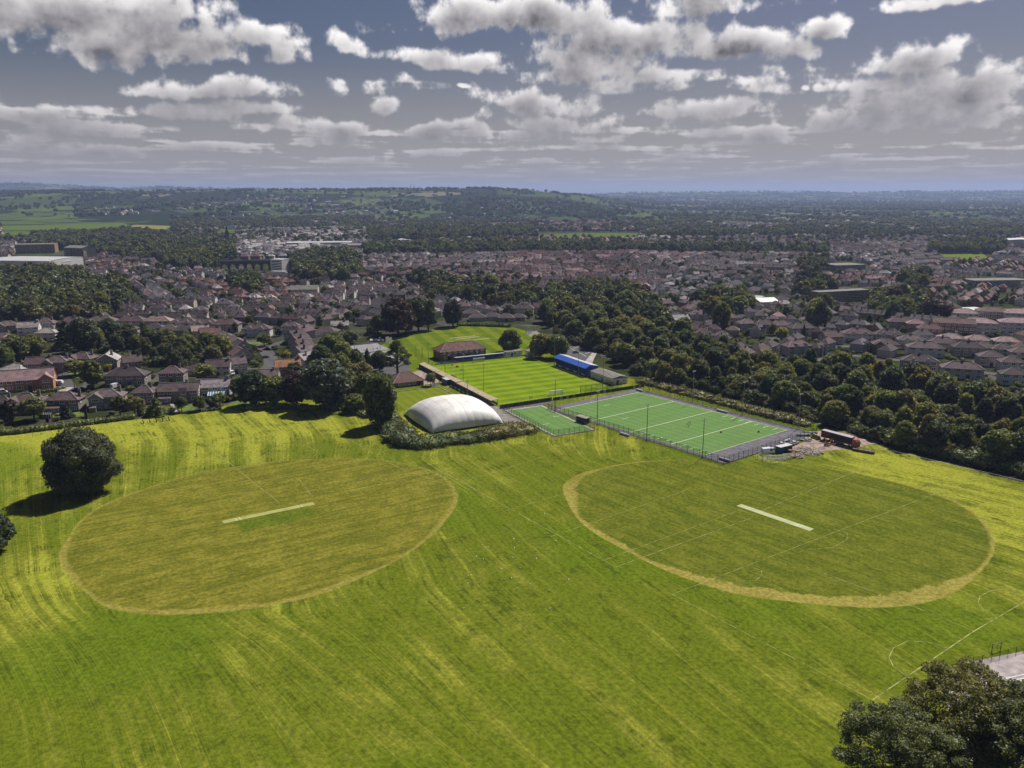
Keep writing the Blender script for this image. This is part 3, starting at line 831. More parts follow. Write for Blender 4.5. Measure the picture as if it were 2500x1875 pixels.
KIND = {}
def make_kinds():
    for i in range(5):
        KIND['round', i] = (leafy('crown', lobes_round(100 + i, 12, 5.2, 0.05 + 0.02 * i, 26 + i, 0.37 + 0.015 * i), 2300, 0.46, 100 + i, tilt=1.2), trunk_mesh(12, 0.36, 100 + i), 12.0, 10.6)
    for i in range(3):
        KIND['tall', i] = (leafy('crown', lobes_tall(200 + i), 1700, 0.48, 200 + i), trunk_mesh(14, 0.34, 200 + i), 14.0, 7.4)
    for i in range(2):
        KIND['conifer', i] = (leafy('crown', lobes_conifer(300 + i), 1500, 0.42, 300 + i, core=0.8), trunk_mesh(14, 0.3, 300 + i, 0, 0.5), 14.0, 7.0)
    for i in range(3):
        KIND['bush', i] = (leafy('crown', lobes_bush(400 + i), 420, 0.26, 400 + i, lowpoly=True), trunk_mesh(2.6, 0.10, 400 + i, 3), 3.2, 4.8)
    for i in range(3):
        KIND['small', i] = (leafy('crown', lobes_round(500 + i, 6, 2.4, 0.26, 12, 0.46), 620, 0.30, 500 + i, lowpoly=True), trunk_mesh(6, 0.16, 500 + i, 4), 6.0, 4.9)
    for i in range(2):
        KIND['scrub', i] = (leafy('crown', lobes_round(600 + i, 5.5, 4.2, 0.04, 16, 0.40, 0.9), 1100, 0.40, 600 + i), trunk_mesh(4.5, 0.16, 600 + i, 4), 5.5, 8.6)
make_kinds()

TINT = {'dark': (0.120, 0.145, 0.056), 'deep': (0.088, 0.106, 0.062), 'mid': (0.172, 0.198, 0.065), 'light': (0.22, 0.24, 0.070), 'yellow': (0.26, 0.25, 0.036),
        'purple': (0.092, 0.062, 0.070), 'grey': (0.176, 0.198, 0.092), 'olive': (0.215, 0.198, 0.080), 'blue': (0.092, 0.116, 0.090)}
WORD = {'dark': 'dark green', 'deep': 'very dark green', 'mid': 'mid green', 'light': 'light green', 'yellow': 'yellow-green', 'purple': 'dark purple-leaved', 'grey': 'grey-green', 'olive': 'olive green', 'blue': 'bluish dark green'}
N_TREES = 0
def tree(kind, var, pos, height, width, tint, label, name='tree', group=None, cat='tree', rz=None, sink=0.0):
    global N_TREES
    cr, tr, H, W = KIND[kind, var]
    sx = width / W; sz = height / H
    rz = random.uniform(0, 6.28) if rz is None else rz
    z = ter_h(pos[0], pos[1])
    e = empty(name, (pos[0], pos[1], z - sink), rz, label, cat, group, scale=(sx, sx, sz))
    c = link('crown', cr, e); t = TINT[tint]; k_ = random.uniform(0.85, 1.18)
    c.color = (t[0] * k_ * random.uniform(.9, 1.1), t[1] * k_, t[2] * k_, 1)
    link('trunk' if kind not in ('bush', 'scrub') else 'stem', tr, e)
    N_TREES += 1
    return e
def tree_px(kind, var, bx, by, wpx, hpx, tint, label, **kw):
    """base point, crown width and height given in photo pixels"""
    p = g(bx, by); m = p.length / FPX * 1.02
    return tree(kind, var, p, hpx * m * 1.06, wpx * m, tint, label, **kw)

def hedge(name, line, w, h, tint, label, seed, lump=0.5, size=0.3, dens=9.0, cat='hedge', group=None, kind=None):
    """a continuous leafy hedge along a ground line"""
    rs = random.Random(seed); pts = [Vector((p[0], p[1])) for p in line]
    lob = []; area = 0
    o = pts[0]
    for a, b in zip(pts, pts[1:]):
        L = (b - a).length; n = max(2, int(L / (w * 0.55)))
        for i in range(n):
            q = a.lerp(b, (i + 0.5) / n) - o
            for sd in ((-0.22, 0.22) if w > 2.5 else (0,)):
                d = (b - a).normalized(); nn = Vector((-d.y, d.x))
                hh = h * rs.uniform(1 - lump * 0.5, 1 + lump * 0.3); ww = w * rs.uniform(0.42, 0.62)
                c = q + nn * (sd * w + rs.uniform(-.1, .1) * w)
                lob.append((c.x, c.y, hh * 0.46, ww, ww, hh * 0.54))
        area += L * (w + 2 * h)
    me = leafy(name, lob, int(area * dens), size, seed, core=0.86, mat='hedge_leaf', lowpoly=True)
    ob = link(name, me, loc=(o.x, o.y, 0), color=TINT[tint])
    return tag(ob, label, cat, group, kind)
# ------------------------------------------------------------------ houses
_cache = {}
def win_frame(w, h, mull, with_pane=False):
    key = ('win', round(w, 2), round(h, 2), mull, with_pane)
    if key in _cache: return _cache[key]
    mb = MB(); t = 0.16; d = 0.12
    mb.box((0, -d / 2, 0), (w, d, t)); mb.box((0, -d / 2, h - t), (w, d, t))
    mb.box((-w / 2 + t / 2, -d / 2, t), (t, d, h - 2 * t)); mb.box((w / 2 - t / 2, -d / 2, t), (t, d, h - 2 * t))
    for i in range(mull): mb.box((-w / 2 + w * (i + 1) / (mull + 1), -d / 2 + 0.01, t), (t * 0.8, d - 0.02, h - 2 * t))
    mb.box((0, -d * 0.75, -0.09), (w + 0.2, d * 1.5, 0.085))                       # sill
    mats = [MAT['window_white']]
    if with_pane:
        mb.add([(-w / 2 + t, -0.03, t), (w / 2 - t, -0.03, t), (w / 2 - t, -0.03, h - t), (-w / 2 + t, -0.03, h - t)], [(0, 1, 2, 3)], 1); mats.append(MAT['pane'])
    _cache[key] = mb.mesh('window', mats); return _cache[key]
def pane_mesh(w, h):
    key = ('pane', round(w, 2), round(h, 2))
    if key not in _cache:
        t = 0.16
        _cache[key] = MB().add([(-w / 2 + t, -0.03, t), (w / 2 - t, -0.03, t), (w / 2 - t, -0.03, h - t), (-w / 2 + t, -0.03, h - t)], [(0, 1, 2, 3)]).mesh('pane', MAT['pane'])
    return _cache[key]
def door_mesh(w=1.0, h=2.1):
    key = ('door', w, h)
    if key not in _cache:
        mb = MB(); mb.box((0, -0.05, 0), (w, 0.10, h)); mb.box((0, -0.075, 0.2), (w * 0.7, 0.05, h * 0.3)); mb.box((0, -0.075, 0.4 + h * 0.3), (w * 0.7, 0.05, h * 0.4))
        mb.box((-w / 2 - 0.06, -0.06, 0), (0.12, 0.13, h + 0.1)); mb.box((w / 2 + 0.06, -0.06, 0), (0.12, 0.13, h + 0.1)); mb.box((0, -0.06, h), (w + 0.23, 0.12, 0.1))
        _cache[key] = mb.mesh('door', MAT['painted'])
    return _cache[key]

def add_hip(mb, W, D, z, hgt, ov=0.45, off=(0, 0), ridge=None, th=0.16):
    """closed hipped roof over a W x D rectangle"""
    w, d = W / 2 + ov, D / 2 + ov; x0, y0 = off
    if W >= D: r = max(0.0, W / 2 - D / 2 * 0.95) if ridge is None else ridge; top = [(-r, 0), (r, 0)]
    else: r = max(0.0, D / 2 - W / 2 * 0.95) if ridge is None else ridge; top = [(0, -r), (0, r)]
    b = [(-w, -d), (w, -d), (w, d), (-w, d)]
    vs = [(x0 + x, y0 + y, z - th) for x, y in b] + [(x0 + x, y0 + y, z) for x, y in b] + [(x0 + x, y0 + y, z + hgt) for x, y in top]
    fs = [(3, 2, 1, 0), (0, 1, 5, 4), (1, 2, 6, 5), (2, 3, 7, 6), (3, 0, 4, 7)]
    if W >= D: fs += [(4, 5, 9, 8), (5, 6, 9), (6, 7, 8, 9), (7, 4, 8)]
    else: fs += [(4, 5, 8), (5, 6, 9, 8), (6, 7, 9), (7, 4, 8, 9)]
    mb.add(vs, fs)
    t = [Vector((x0 + x, y0 + y, z + hgt + 0.03)) for x, y in top]; c = [Vector((x0 + x, y0 + y, z + 0.05)) for x, y in b]
    if W >= D: return [(t[0], t[1]), (c[0], t[0]), (c[3], t[0]), (c[1], t[1]), (c[2], t[1])]
    return [(t[0], t[1]), (c[0], t[0]), (c[1], t[0]), (c[2], t[1]), (c[3], t[1])]
def add_gable(mb, W, D, z, hgt, ov=0.4, off=(0, 0), along='x', th=0.18):
    """gabled roof as two slabs joined at the ridge; ridge runs along x or y"""
    x0, y0 = off
    if along == 'x': hw, hd = W / 2 + ov * 0.6, D / 2 + ov
    else: hw, hd = D / 2 + ov * 0.6, W / 2 + ov
    drop = hgt * (ov / ((D if along == 'x' else W) / 2))
    pr = [(-hd, z - drop), (0, z + hgt), (hd, z - drop), (hd, z - drop - th), (0, z + hgt - th * 1.15), (-hd, z - drop - th)]
    vs = []
    for e in (-hw, hw):
        for q, zz in pr: vs.append((x0 + e, y0 + q, zz) if along == 'x' else (x0 + q, y0 + e, zz))
    n = 6; fs = [(0, 1, 1 + n, n), (1, 2, 2 + n, 1 + n), (2, 3, 3 + n, 2 + n), (3, 4, 4 + n, 3 + n), (4, 5, 5 + n, 4 + n), (5, 0, n, 5 + n), (0, 5, 4, 1), (1, 4, 3, 2), (n + 1, n + 4, n + 5, n), (n + 2, n + 3, n + 4, n + 1)]
    if along == 'x': fs = [f[::-1] for f in fs]
    mb.add(vs, [f[::-1] for f in fs] if along == 'x' else [f[::-1] for f in fs])
    a, b = ((x0 - hw, y0), (x0 + hw, y0)) if along == 'x' else ((x0, y0 - hw), (x0, y0 + hw))
    return [(Vector((*a, z + hgt + 0.03)), Vector((*b, z + hgt + 0.03)))]
def add_gable_wall(mb, W, D, z, hgt, off=(0, 0), along='x'):
    x0, y0 = off
    for sgn in (-1, 1):
        if along == 'x':
            x = x0 + sgn * W / 2; vs = [(x, y0 - D / 2, z), (x, y0 + D / 2, z), (x, y0, z + hgt - 0.2)]
            x2 = x - sgn * 0.25
            vs += [(x2, a[1], a[2]) for a in vs[:3]]
        else:
            y = y0 + sgn * D / 2; vs = [(x0 - W / 2, y, z), (x0 + W / 2, y, z), (x0, y, z + hgt - 0.2)]
            y2 = y - sgn * 0.25
            vs += [(a[0], y2, a[2]) for a in vs[:3]]
        mb.add(vs, [(0, 1, 2), (5, 4, 3), (0, 3, 4, 1), (1, 4, 5, 2), (2, 5, 3, 0)])

class Design:
    """a house type: parts as (name, mesh, tint key, location, turn, sub-parts)"""
    def __init__(s): s.parts = []
    def part(s, name, mesh, tint=None, loc=(0, 0, 0), rz=0.0, subs=()): s.parts.append((name, mesh, tint, loc, rz, list(subs)))

def build_design(W, D, eave, hgt, roof='hip', wings=(), chim=((0.25, 0.1),), storeys=2, fine=2, gables=(), lean=None, garage=None, porch=True, wide=1.5, along='x', side_windows=True, dormer=False):
    """wings: (x, width, depth, eave, height, style) projecting to the front; gables: white front gables over bays"""
    de = Design(); wall = MB(); rf = MB(); rid = []
    wall.box((0, 0, -0.3), (W, D, eave + 0.3))
    if roof == 'hip': rid += add_hip(rf, W, D, eave, hgt)
    else:
        rid += add_gable(rf, W, D, eave, hgt, along=along); add_gable_wall(wall, W, D, eave, hgt, along=along)
    front = -D / 2
    spans = []
    for x, w, d, ev, hh, st in wings:
        wall.box((x, front - d / 2 + 0.05, -0.3), (w, d + 0.1, ev + 0.3))
        if st == 'gable':
            dd = d + D * 0.5
            rid += add_gable(rf, w, dd, ev, hh, off=(x, front - d + dd / 2), along='y', ov=0.35)
            vs = [(x - w / 2, front - d, ev), (x + w / 2, front - d, ev), (x, front - d, ev + hh - 0.2)]
            wall.add(vs + [(a[0], a[1] + 0.25, a[2]) for a in vs], [(0, 1, 2), (5, 4, 3), (0, 3, 4, 1), (1, 4, 5, 2), (2, 5, 3, 0)])
        elif st == 'hip':
            rid += add_hip(rf, w, d + D * 0.35, ev, hh, off=(x, front - d + (d + D * 0.35) / 2))
        elif st == 'lean':
            rf.add([(x - w / 2 - .2, front - d - .3, ev), (x + w / 2 + .2, front - d - .3, ev), (x + w / 2 + .2, front - 0.02, ev + hh), (x - w / 2 - .2, front - 0.02, ev + hh),
                    (x - w / 2 - .2, front - d - .3, ev - .15), (x + w / 2 + .2, front - d - .3, ev - .15), (x + w / 2 + .2, front - 0.02, ev - .15), (x - w / 2 - .2, front - 0.02, ev - .15)],
                   [(0, 1, 2, 3), (7, 6, 5, 4), (0, 4, 5, 1), (1, 5, 6, 2), (3, 7, 4, 0), (2, 6, 7, 3)])
        spans.append((x - w / 2, x + w / 2, front - d, ev))
    if garage: # flat-roofed garage at the side
        gx, gw, gd = garage
        wall.box((gx, 0.3, -0.3), (gw, gd, 2.7)); rf.box((gx, 0.3, 2.42), (gw + .3, gd + .3, 0.18))
    de.part('wall', wall.mesh('wall', MAT['wall']), 'wall')
    subs = []
    if fine >= 2:
        rm = MB()
        for a, b in rid: rm.bar(a, b, 0.30, 0.16)
        subs.append(('ridge', rm.mesh('ridge', MAT['ridge_tile']), None))
    for cx, cy in chim:
        cm = MB(); zt = eave + hgt + 0.9
        cm.box((cx * W, cy * D, eave * 0.9), (0.95, 0.62, zt - eave * 0.9)); cm.box((cx * W, cy * D, zt), (1.1, 0.78, 0.16))
        for o in (-0.25, 0.25): cm.tube([(cx * W + o, cy * D, zt + .14), (cx * W + o, cy * D, zt + .62)], [0.15, 0.11], 6)
        subs.append(('chimney', cm.mesh('chimney', MAT['wall']), 'chimney'))
    de.part('roof', rf.mesh('roof', MAT['roof']), 'roof', subs=subs)
    if fine >= 1:
        # windows on the front and back walls
        def put(x, y, z, w, h, turn, mull=2):
            if fine >= 3: de.part('window', win_frame(w, h, mull), None, (x, y, z), turn, [('pane', pane_mesh(w, h), None)])
            else: de.part('window', win_frame(w, h, mull, True), None, (x, y, z), turn)
        n = max(2, int(W / 3.1)) if fine >= 2 else 2
        for st in range(storeys):
            z = 0.95 + st * 2.65
            for i in range(n):
                x = -W / 2 + W * (i + 0.5) / n
                hid = [sp for sp in spans if sp[0] - 0.9 < x < sp[1] + 0.9 and z < sp[3] + 0.4]
                if not hid and not (porch and st == 0 and i == n // 2): put(x, front - 0.01, z, min(wide * 1.15 if i % 2 else wide * 1.5, W / n * 0.78), 1.45, 0.0, 1 if i % 2 else 2)
                if fine >= 3 and st == 1: put(x, D / 2 + 0.01, z, 1.4, 1.2, math.pi, 1)
            for a, b, y, ev in spans:
                if z + 1.2 < ev: put((a + b) / 2, y - 0.01, z, min(2.4, (b - a) * 0.68), 1.3, 0.0, 3)
        if side_windows and fine >= 2:
            put(W / 2 + 0.01, -D * 0.2, 0.95 + (storeys - 1) * 2.65, 1.0, 1.1, math.pi / 2, 0); put(-W / 2 - 0.01, D * 0.15, 0.95 + (storeys - 1) * 2.65, 1.0, 1.1, -math.pi / 2, 0)
        if porch: de.part('door', door_mesh(), 'door', (-W / 2 + W * (n // 2 + 0.5) / n, front - 0.01, 0.0), 0.0)
    for x, w, z, hh, y in gables:
        q = MB(); vs = [(x - w / 2, front - y, z), (x + w / 2, front - y, z), (x, front - y, z + hh)]
        q.add(vs + [(a[0], a[1] - 0.12, a[2]) for a in vs], [(2, 1, 0), (3, 4, 5), (0, 1, 4, 3), (1, 2, 5, 4), (2, 0, 3, 5)])
        de.part('gable_front', q.mesh('gable_front', MAT['wall_paint']), None)
    return de

def gable_pair(W, D, eave, hgt, fine):
    """a pair of semis with two white gabled bays"""
    de = build_design(W, D, eave, hgt, 'hip', wings=((-W * 0.2, 2.9, 0.9, eave + 0.05, 1.55, 'gable'), (W * 0.2, 2.9, 0.9, eave + 0.05, 1.55, 'gable')), chim=((0, 0.0),) if fine < 2 else ((-0.02, 0.05),), fine=fine,
                      gables=((-W * 0.2, 2.9, eave, 1.3, 0.92), (W * 0.2, 2.9, eave, 1.3, 0.92)))
    return de
def terrace_design(n, unit, D, eave, hgt, fine):
    W = n * unit
    return build_design(W, D, eave, hgt, 'gable', chim=tuple((-0.5 + (i + 0.5) / n, 0.0) for i in range(n)), fine=fine, porch=False, side_windows=False)

DES = {}
def design(kind, fine):
    key = (kind, fine)
    if key in DES: return DES[key]
    f = fine
    if kind == 'hip': d = build_design(9.5, 8.2, 5.2, 2.9, 'hip', chim=((0.28, 0.05),), fine=f)
    elif kind == 'hip_wing': d = build_design(10.5, 8.0, 5.2, 2.9, 'hip', wings=((-2.7, 4.2, 1.6, 5.2, 2.0, 'gable'),), chim=((0.36, 0.1),), fine=f)
    elif kind == 'hip_ext': d = build_design(11.0, 7.6, 5.2, 2.9, 'hip', wings=((-2.6, 4.6, 3.0, 2.5, 1.0, 'lean'),), chim=((0.45, 0.0), (-0.3, 0.15)), fine=f)
    elif kind == 'gable': d = build_design(9.8, 8.0, 5.2, 3.0, 'gable', chim=((0.42, 0.0),), fine=f)
    elif kind == 'gable_front': d = build_design(8.2, 10.0, 5.1, 3.2, 'gable', chim=((0.2, -0.1),), fine=f, along='y')
    elif kind == 'gable_long': d = build_design(15.5, 8.0, 5.2, 2.9, 'gable', wings=((-4.6, 4.6, 2.6, 2.5, 0.9, 'lean'), (2.2, 3.0, 0.8, 5.0, 1.5, 'lean')), chim=((0.18, 0.1),), fine=f)
    elif kind == 'pair': d = build_design(14.5, 8.6, 5.2, 3.3, 'hip', chim=((0.0, 0.05),), fine=f)
    elif kind == 'pair_gables': d = gable_pair(13.5, 8.4, 5.2, 3.1, f)
    elif kind == 'bungalow': d = build_design(11.5, 9.0, 2.7, 2.9, 'hip', chim=((0.2, 0.1),), storeys=1, fine=f)
    elif kind == 'bungalow_gable': d = build_design(12.0, 8.0, 2.7, 2.6, 'gable', chim=((0.3, 0.0),), storeys=1, fine=f)
    elif kind == 'terrace4': d = terrace_design(4, 6.0, 8.2, 5.3, 2.8, f)
    elif kind == 'terrace6': d = terrace_design(6, 5.2, 8.0, 5.3, 2.7, f)
    elif kind == 'flats': d = build_design(16, 11, 8.2, 2.8, 'hip', chim=(), storeys=3, fine=f, wide=1.9)
    elif kind == 'flats_gable': d = build_design(22, 10, 8.0, 2.6, 'gable', chim=(), storeys=3, fine=f, wide=1.8)
    elif kind == 'brick_lodge': d = build_design(19.0, 10.0, 5.3, 4.2, 'gable', wings=((7.2, 4.6, 2.2, 5.6, 2.2, 'gable'),), chim=(), fine=f)
    DES[key] = d
    return d

ROOFS = {'brown': (0.135, 0.090, 0.094), 'greybrown': (0.165, 0.126, 0.132), 'pink': (0.36, 0.24, 0.24), 'dark': (0.086, 0.062, 0.070), 'orange': (0.34, 0.165, 0.095), 'pale': (0.38, 0.34, 0.335), 'grey': (0.140, 0.120, 0.138), 'red': (0.165, 0.090, 0.083)}  # pink tiles lightened; flare over the right-hand houses is put into the colour
WALLS = {'stone': (0.47, 0.42, 0.385), 'cream': (0.70, 0.63, 0.55), 'white': (0.80, 0.77, 0.76), 'dark': (0.35, 0.31, 0.295), 'brick': (0.34, 0.20, 0.155), 'orange': (0.52, 0.24, 0.13), 'grey': (0.54, 0.505, 0.50), 'buff': (0.54, 0.44, 0.34)}
DOORS = [(0.6, 0.6, 0.6), (0.05, 0.08, 0.2), (0.3, 0.03, 0.03), (0.04, 0.12, 0.06), (0.10, 0.06, 0.04), (0.02, 0.02, 0.02)]
RWORD = {'brown': 'brown-roofed', 'greybrown': 'grey-brown-roofed', 'pink': 'pinkish-roofed', 'dark': 'dark-roofed', 'orange': 'orange-roofed', 'pale': 'pale-roofed', 'grey': 'grey-roofed', 'red': 'red-roofed'}
HOUSES = []
def vary(c, a=0.12):
    k_ = random.uniform(1 - a, 1 + a); return tuple(v * k_ * random.uniform(0.96, 1.04) for v in c)
def house(kind, fine, pos, rz, roof, wall, label, scale=(1, 1, 1), name='house', cat='house', group=None):
    de = design(kind, fine)
    z = ter_h(pos[0], pos[1])
    e = empty(name, (pos[0], pos[1], z), rz, label, cat, group, scale=scale)
    cr = vary(ROOFS[roof]); cw = vary(WALLS[wall]); cd = random.choice(DOORS)
    cols = {'roof': cr, 'wall': cw, 'chimney': tuple(v * 0.75 for v in cw), 'door': cd}
    for nm, me, tint, loc, r, subs in de.parts:
        o = link(nm, me, e, loc, r, cols.get(tint))
        for sn, sm, st in subs: link(sn, sm, o, color=cols.get(st))
    HOUSES.append((pos[0], pos[1], math.hypot(pos[0], pos[1])))
    return e
KW = {'hip': 9.5, 'hip_wing': 10.5, 'hip_ext': 11.0, 'gable': 9.8, 'gable_front': 8.2, 'gable_long': 15.5, 'pair': 14.5, 'pair_gables': 13.5, 'bungalow': 11.5, 'bungalow_gable': 12.0, 'terrace4': 24.0, 'terrace6': 31.2, 'flats': 16.0, 'flats_gable': 22.0, 'brick_lodge': 19.0}
def house_px(kind, fine, bx, by, wpx, turn, roof, wall, label, **kw):
    """base centre and width in photo pixels; turn = degrees the front is turned from facing the camera"""
    p = g(bx, by); m = p.length / FPX * 1.02
    s = wpx * m / KW[kind] / max(0.75, abs(math.cos(R(turn))))
    s = max(0.75, min(1.4, s))
    return house(kind, fine, p, R(turn), roof, wall, label, scale=(s, min(s, 1.1), min(1.08, max(0.92, s))), **kw)

ORD = ['first', 'second', 'third', 'fourth', 'fifth', 'sixth', 'seventh', 'eighth', 'ninth', 'tenth', 'eleventh', 'twelfth', 'thirteenth', 'fourteenth', 'fifteenth', 'sixteenth', 'seventeenth', 'eighteenth', 'nineteenth', 'twentieth']
def ordw(i):
    if i < 20: return ORD[i]
    n = i + 1; suf = 'th' if n % 100 in (11, 12, 13) else {1: 'st', 2: 'nd', 3: 'rd'}.get(n % 10, 'th')
    return f'{n}{suf}'

random.seed(11)
# houses backing onto the playing field, left to right
_row = [('hip', 13, 1004, 40, 8, 'dark', 'dark'), ('hip_wing', 69, 1004, 68, 6, 'brown', 'dark'), ('hip_ext', 164, 1000, 66, 4, 'brown', 'dark'), ('hip_wing', 266, 992, 72, 10, 'greybrown', 'stone'),
        ('hip', 357, 981, 46, 4, 'brown', 'dark'), ('gable_long', 441, 976, 86, 8, 'greybrown', 'stone'), ('gable', 530, 966, 62, 10, 'pale', 'grey')]
_l = ['dark-roofed house cut by the photo edge, backing onto the field hedge', 'brown-roofed house with a projecting gable, first whole one behind the field hedge', 'hip-roofed house with a lean-to extension and small lawn behind the hedge',
      'house with a front gable, fourth from the left behind the field hedge', 'narrow hip-roofed house with white windows, fifth behind the field hedge', 'long house with lean-to and straight garden path, behind the row of dark goals',
      'pale-roofed house with the white and blue conservatory facing the field']
for (kd, x, y, w, t, rf, wl), lb in zip(_row, _l): house_px(kd, 3, x, y, w, t, rf, wl, lb, group='houses backing onto the playing field')
# second row and cul-de-sac, left part
house_px('brick_lodge', 3, 66, 948, 108, 22, 'pink', 'orange', 'long orange-brick house with a big pinkish roof beside the road junction', group='houses of the left-hand streets')
_b = [('bungalow', 45, 912, 60, -20, 'pale', 'cream', 'pale hip-roofed bungalow behind the long orange-brick house'),
      ('gable', 100, 908, 48, 14, 'brown', 'dark', 'brown house between the pale bungalow and the house with a red car'),
      ('hip_wing', 143, 905, 52, 8, 'greybrown', 'dark', 'grey-brown hip-roofed house with the red car in front'),
      ('hip_wing', 207, 895, 50, -8, 'brown', 'dark', 'brown house behind the green island of the road junction'),
      ('gable_front', 267, 897, 46, 12, 'pale', 'stone', 'house with a pale side roof beside the bright yellow-green shrub'),
      ('bungalow', 308, 890, 44, 0, 'greybrown', 'grey', 'small pale hip roof right of the yellow-green shrub'),
      ('gable', 325, 902, 34, 30, 'brown', 'brick', 'low brown-roofed house tucked behind the wide dark-roofed pair'),
      ('pair', 314, 938, 96, 4, 'dark', 'dark', 'wide pair of houses under one dark hipped roof above the field row'),
      ('hip', 425, 932, 52, 6, 'brown', 'dark', 'dark house with white bay windows in the middle of the trees'),
      ('bungalow', 490, 913, 58, -10, 'dark', 'stone', 'dark hip-roofed bungalow beside the light green tree'),
      ('gable', 536, 915, 52, 10, 'brown', 'cream', 'brown-roofed house above the pale-roofed house with conservatory'),
      ('gable', 574, 908, 44, 28, 'greybrown', 'stone', 'house beside the white van at the start of the curved road'),
      ('gable_front', 588, 884, 42, 35, 'brown', 'stone', 'first gable up the left side of the curved road'),
      ('gable_front', 590, 864, 44, 38, 'dark', 'stone', 'second gable up the left side of the curved road'),
      ('hip', 566, 852, 46, 25, 'brown', 'stone', 'third house up the left side of the curved road'),
      ('hip', 542, 840, 46, 20, 'brown', 'stone', 'fourth house up the left side of the curved road'),
      ('bungalow', 592, 936, 36, 0, 'greybrown', 'buff', 'small hip-roofed bungalow behind the dark trees beside the conservatory'),
      ('bungalow_gable', 650, 926, 60, 6, 'greybrown', 'stone', 'low grey-brown bungalow at the foot of the curved road'),
      ('gable', 704, 914, 62, 20, 'orange', 'brick', 'orange-roofed house on the bend of the curved road'),
      ('gable_front', 746, 896, 32, -30, 'pale', 'white', 'pale gabled house above the orange-roofed house'),
      ('gable_front', 742, 878, 38, -38, 'greybrown', 'stone', 'first gable up the right side of the curved road'),
      ('gable_front', 740, 864, 38, -40, 'brown', 'stone', 'second gable up the right side of the curved road'),
      ('gable_front', 734, 850, 38, -40, 'brown', 'stone', 'third gable up the right side of the curved road'),
      ('gable_front', 724, 837, 38, -40, 'dark', 'stone', 'fourth gable up the right side of the curved road'),
      ('gable_front', 742, 824, 36, -35, 'brown', 'grey', 'fifth gable up the right side of the curved road'),
      ('pair_gables', 630, 820, 66, 2, 'brown', 'white', 'wide white-fronted pair facing the head of the curved road'),
      ('pair_gables', 711, 811, 40, 6, 'brown', 'white', 'pair with twin white gables right of the head of the curved road'),
      ('gable_front', 746, 800, 30, -20, 'dark', 'stone', 'tall dark gabled house right of the twin white gables'),
      ('bungalow', 800, 817, 52, -12, 'brown', 'grey', 'hip-roofed bungalow left of the tennis courts'),
      ('bungalow_gable', 830, 801, 40, 12, 'pale', 'cream', 'pale-roofed low house above the tennis courts')]
for kd, x, y, w, t, rf, wl, lb in _b: house_px(kd, 3 if y > 850 else 2, x, y, w, t, rf, wl, lb, group='houses of the left-hand streets')
# rows further up on the left
_c = [('bungalow_gable', 56, 842, 56, 22, 'orange', 'stone', 'long pinkish-orange roof at the left, above the dark conifers'), ('gable_front', 17, 854, 40, 20, 'greybrown', 'cream', 'cream gabled house at the left edge below the pink roof'),
      ('hip', 118, 830, 44, 6, 'pale', 'white', 'pale-roofed white house beside the white forecourt'), ('gable', 73, 815, 50, 16, 'pale', 'white', 'white house with a pale roof above the long pinkish roof'),
      ('hip', 116, 806, 44, 8, 'brown', 'stone', 'brown hipped house above the white forecourt'), ('hip_wing', 22, 812, 48, 20, 'greybrown', 'stone', 'stone house at the left edge of the upper row'),
      ('bungalow', 12, 833, 36, 10, 'brown', 'cream', 'small brown bungalow at the left photo edge'),
      ('pair', 184, 803, 62, 0, 'brown', 'stone', 'first pair of the long row above the garden wood'), ('pair', 253, 800, 70, 0, 'greybrown', 'white', 'second pair of the long row above the garden wood'),
      ('pair', 326, 800, 72, 2, 'brown', 'cream', 'third pair of the long row above the garden wood'), ('pair', 388, 800, 58, 2, 'pink', 'cream', 'fourth pair of the long row above the garden wood'),
      ('pair_gables', 452, 804, 68, 4, 'brown', 'white', 'fifth pair of the long row above the garden wood, white walls'), ('pair_gables', 505, 806, 58, 4, 'brown', 'stone', 'sixth pair of the long row above the garden wood'),
      ('pair', 556, 808, 58, 0, 'brown', 'stone', 'seventh pair of the long row above the garden wood'),
      ('bungalow', 310, 812, 44, 0, 'brown', 'stone', 'brown hip roof below the third pair of the long row'), ('hip', 382, 818, 46, 6, 'dark', 'stone', 'dark hip roof below the fourth pair of the long row'),
      ('hip', 418, 821, 36, 8, 'brown', 'stone', 'narrow brown house between two hips below the long row'), ('pair', 460, 823, 58, 14, 'dark', 'stone', 'dark-roofed pair below the white-walled pair'),
      ('gable', 490, 824, 34, 26, 'pink', 'stone', 'pinkish-roofed house below the sixth pair of the long row'), ('gable', 514, 830, 44, 32, 'red', 'stone', 'red-brown roof stepping down beside the garden wood')]
for kd, x, y, w, t, rf, wl, lb in _c: house_px(kd, 2, x, y, w, t, rf, wl, lb, group='rows above the garden wood')
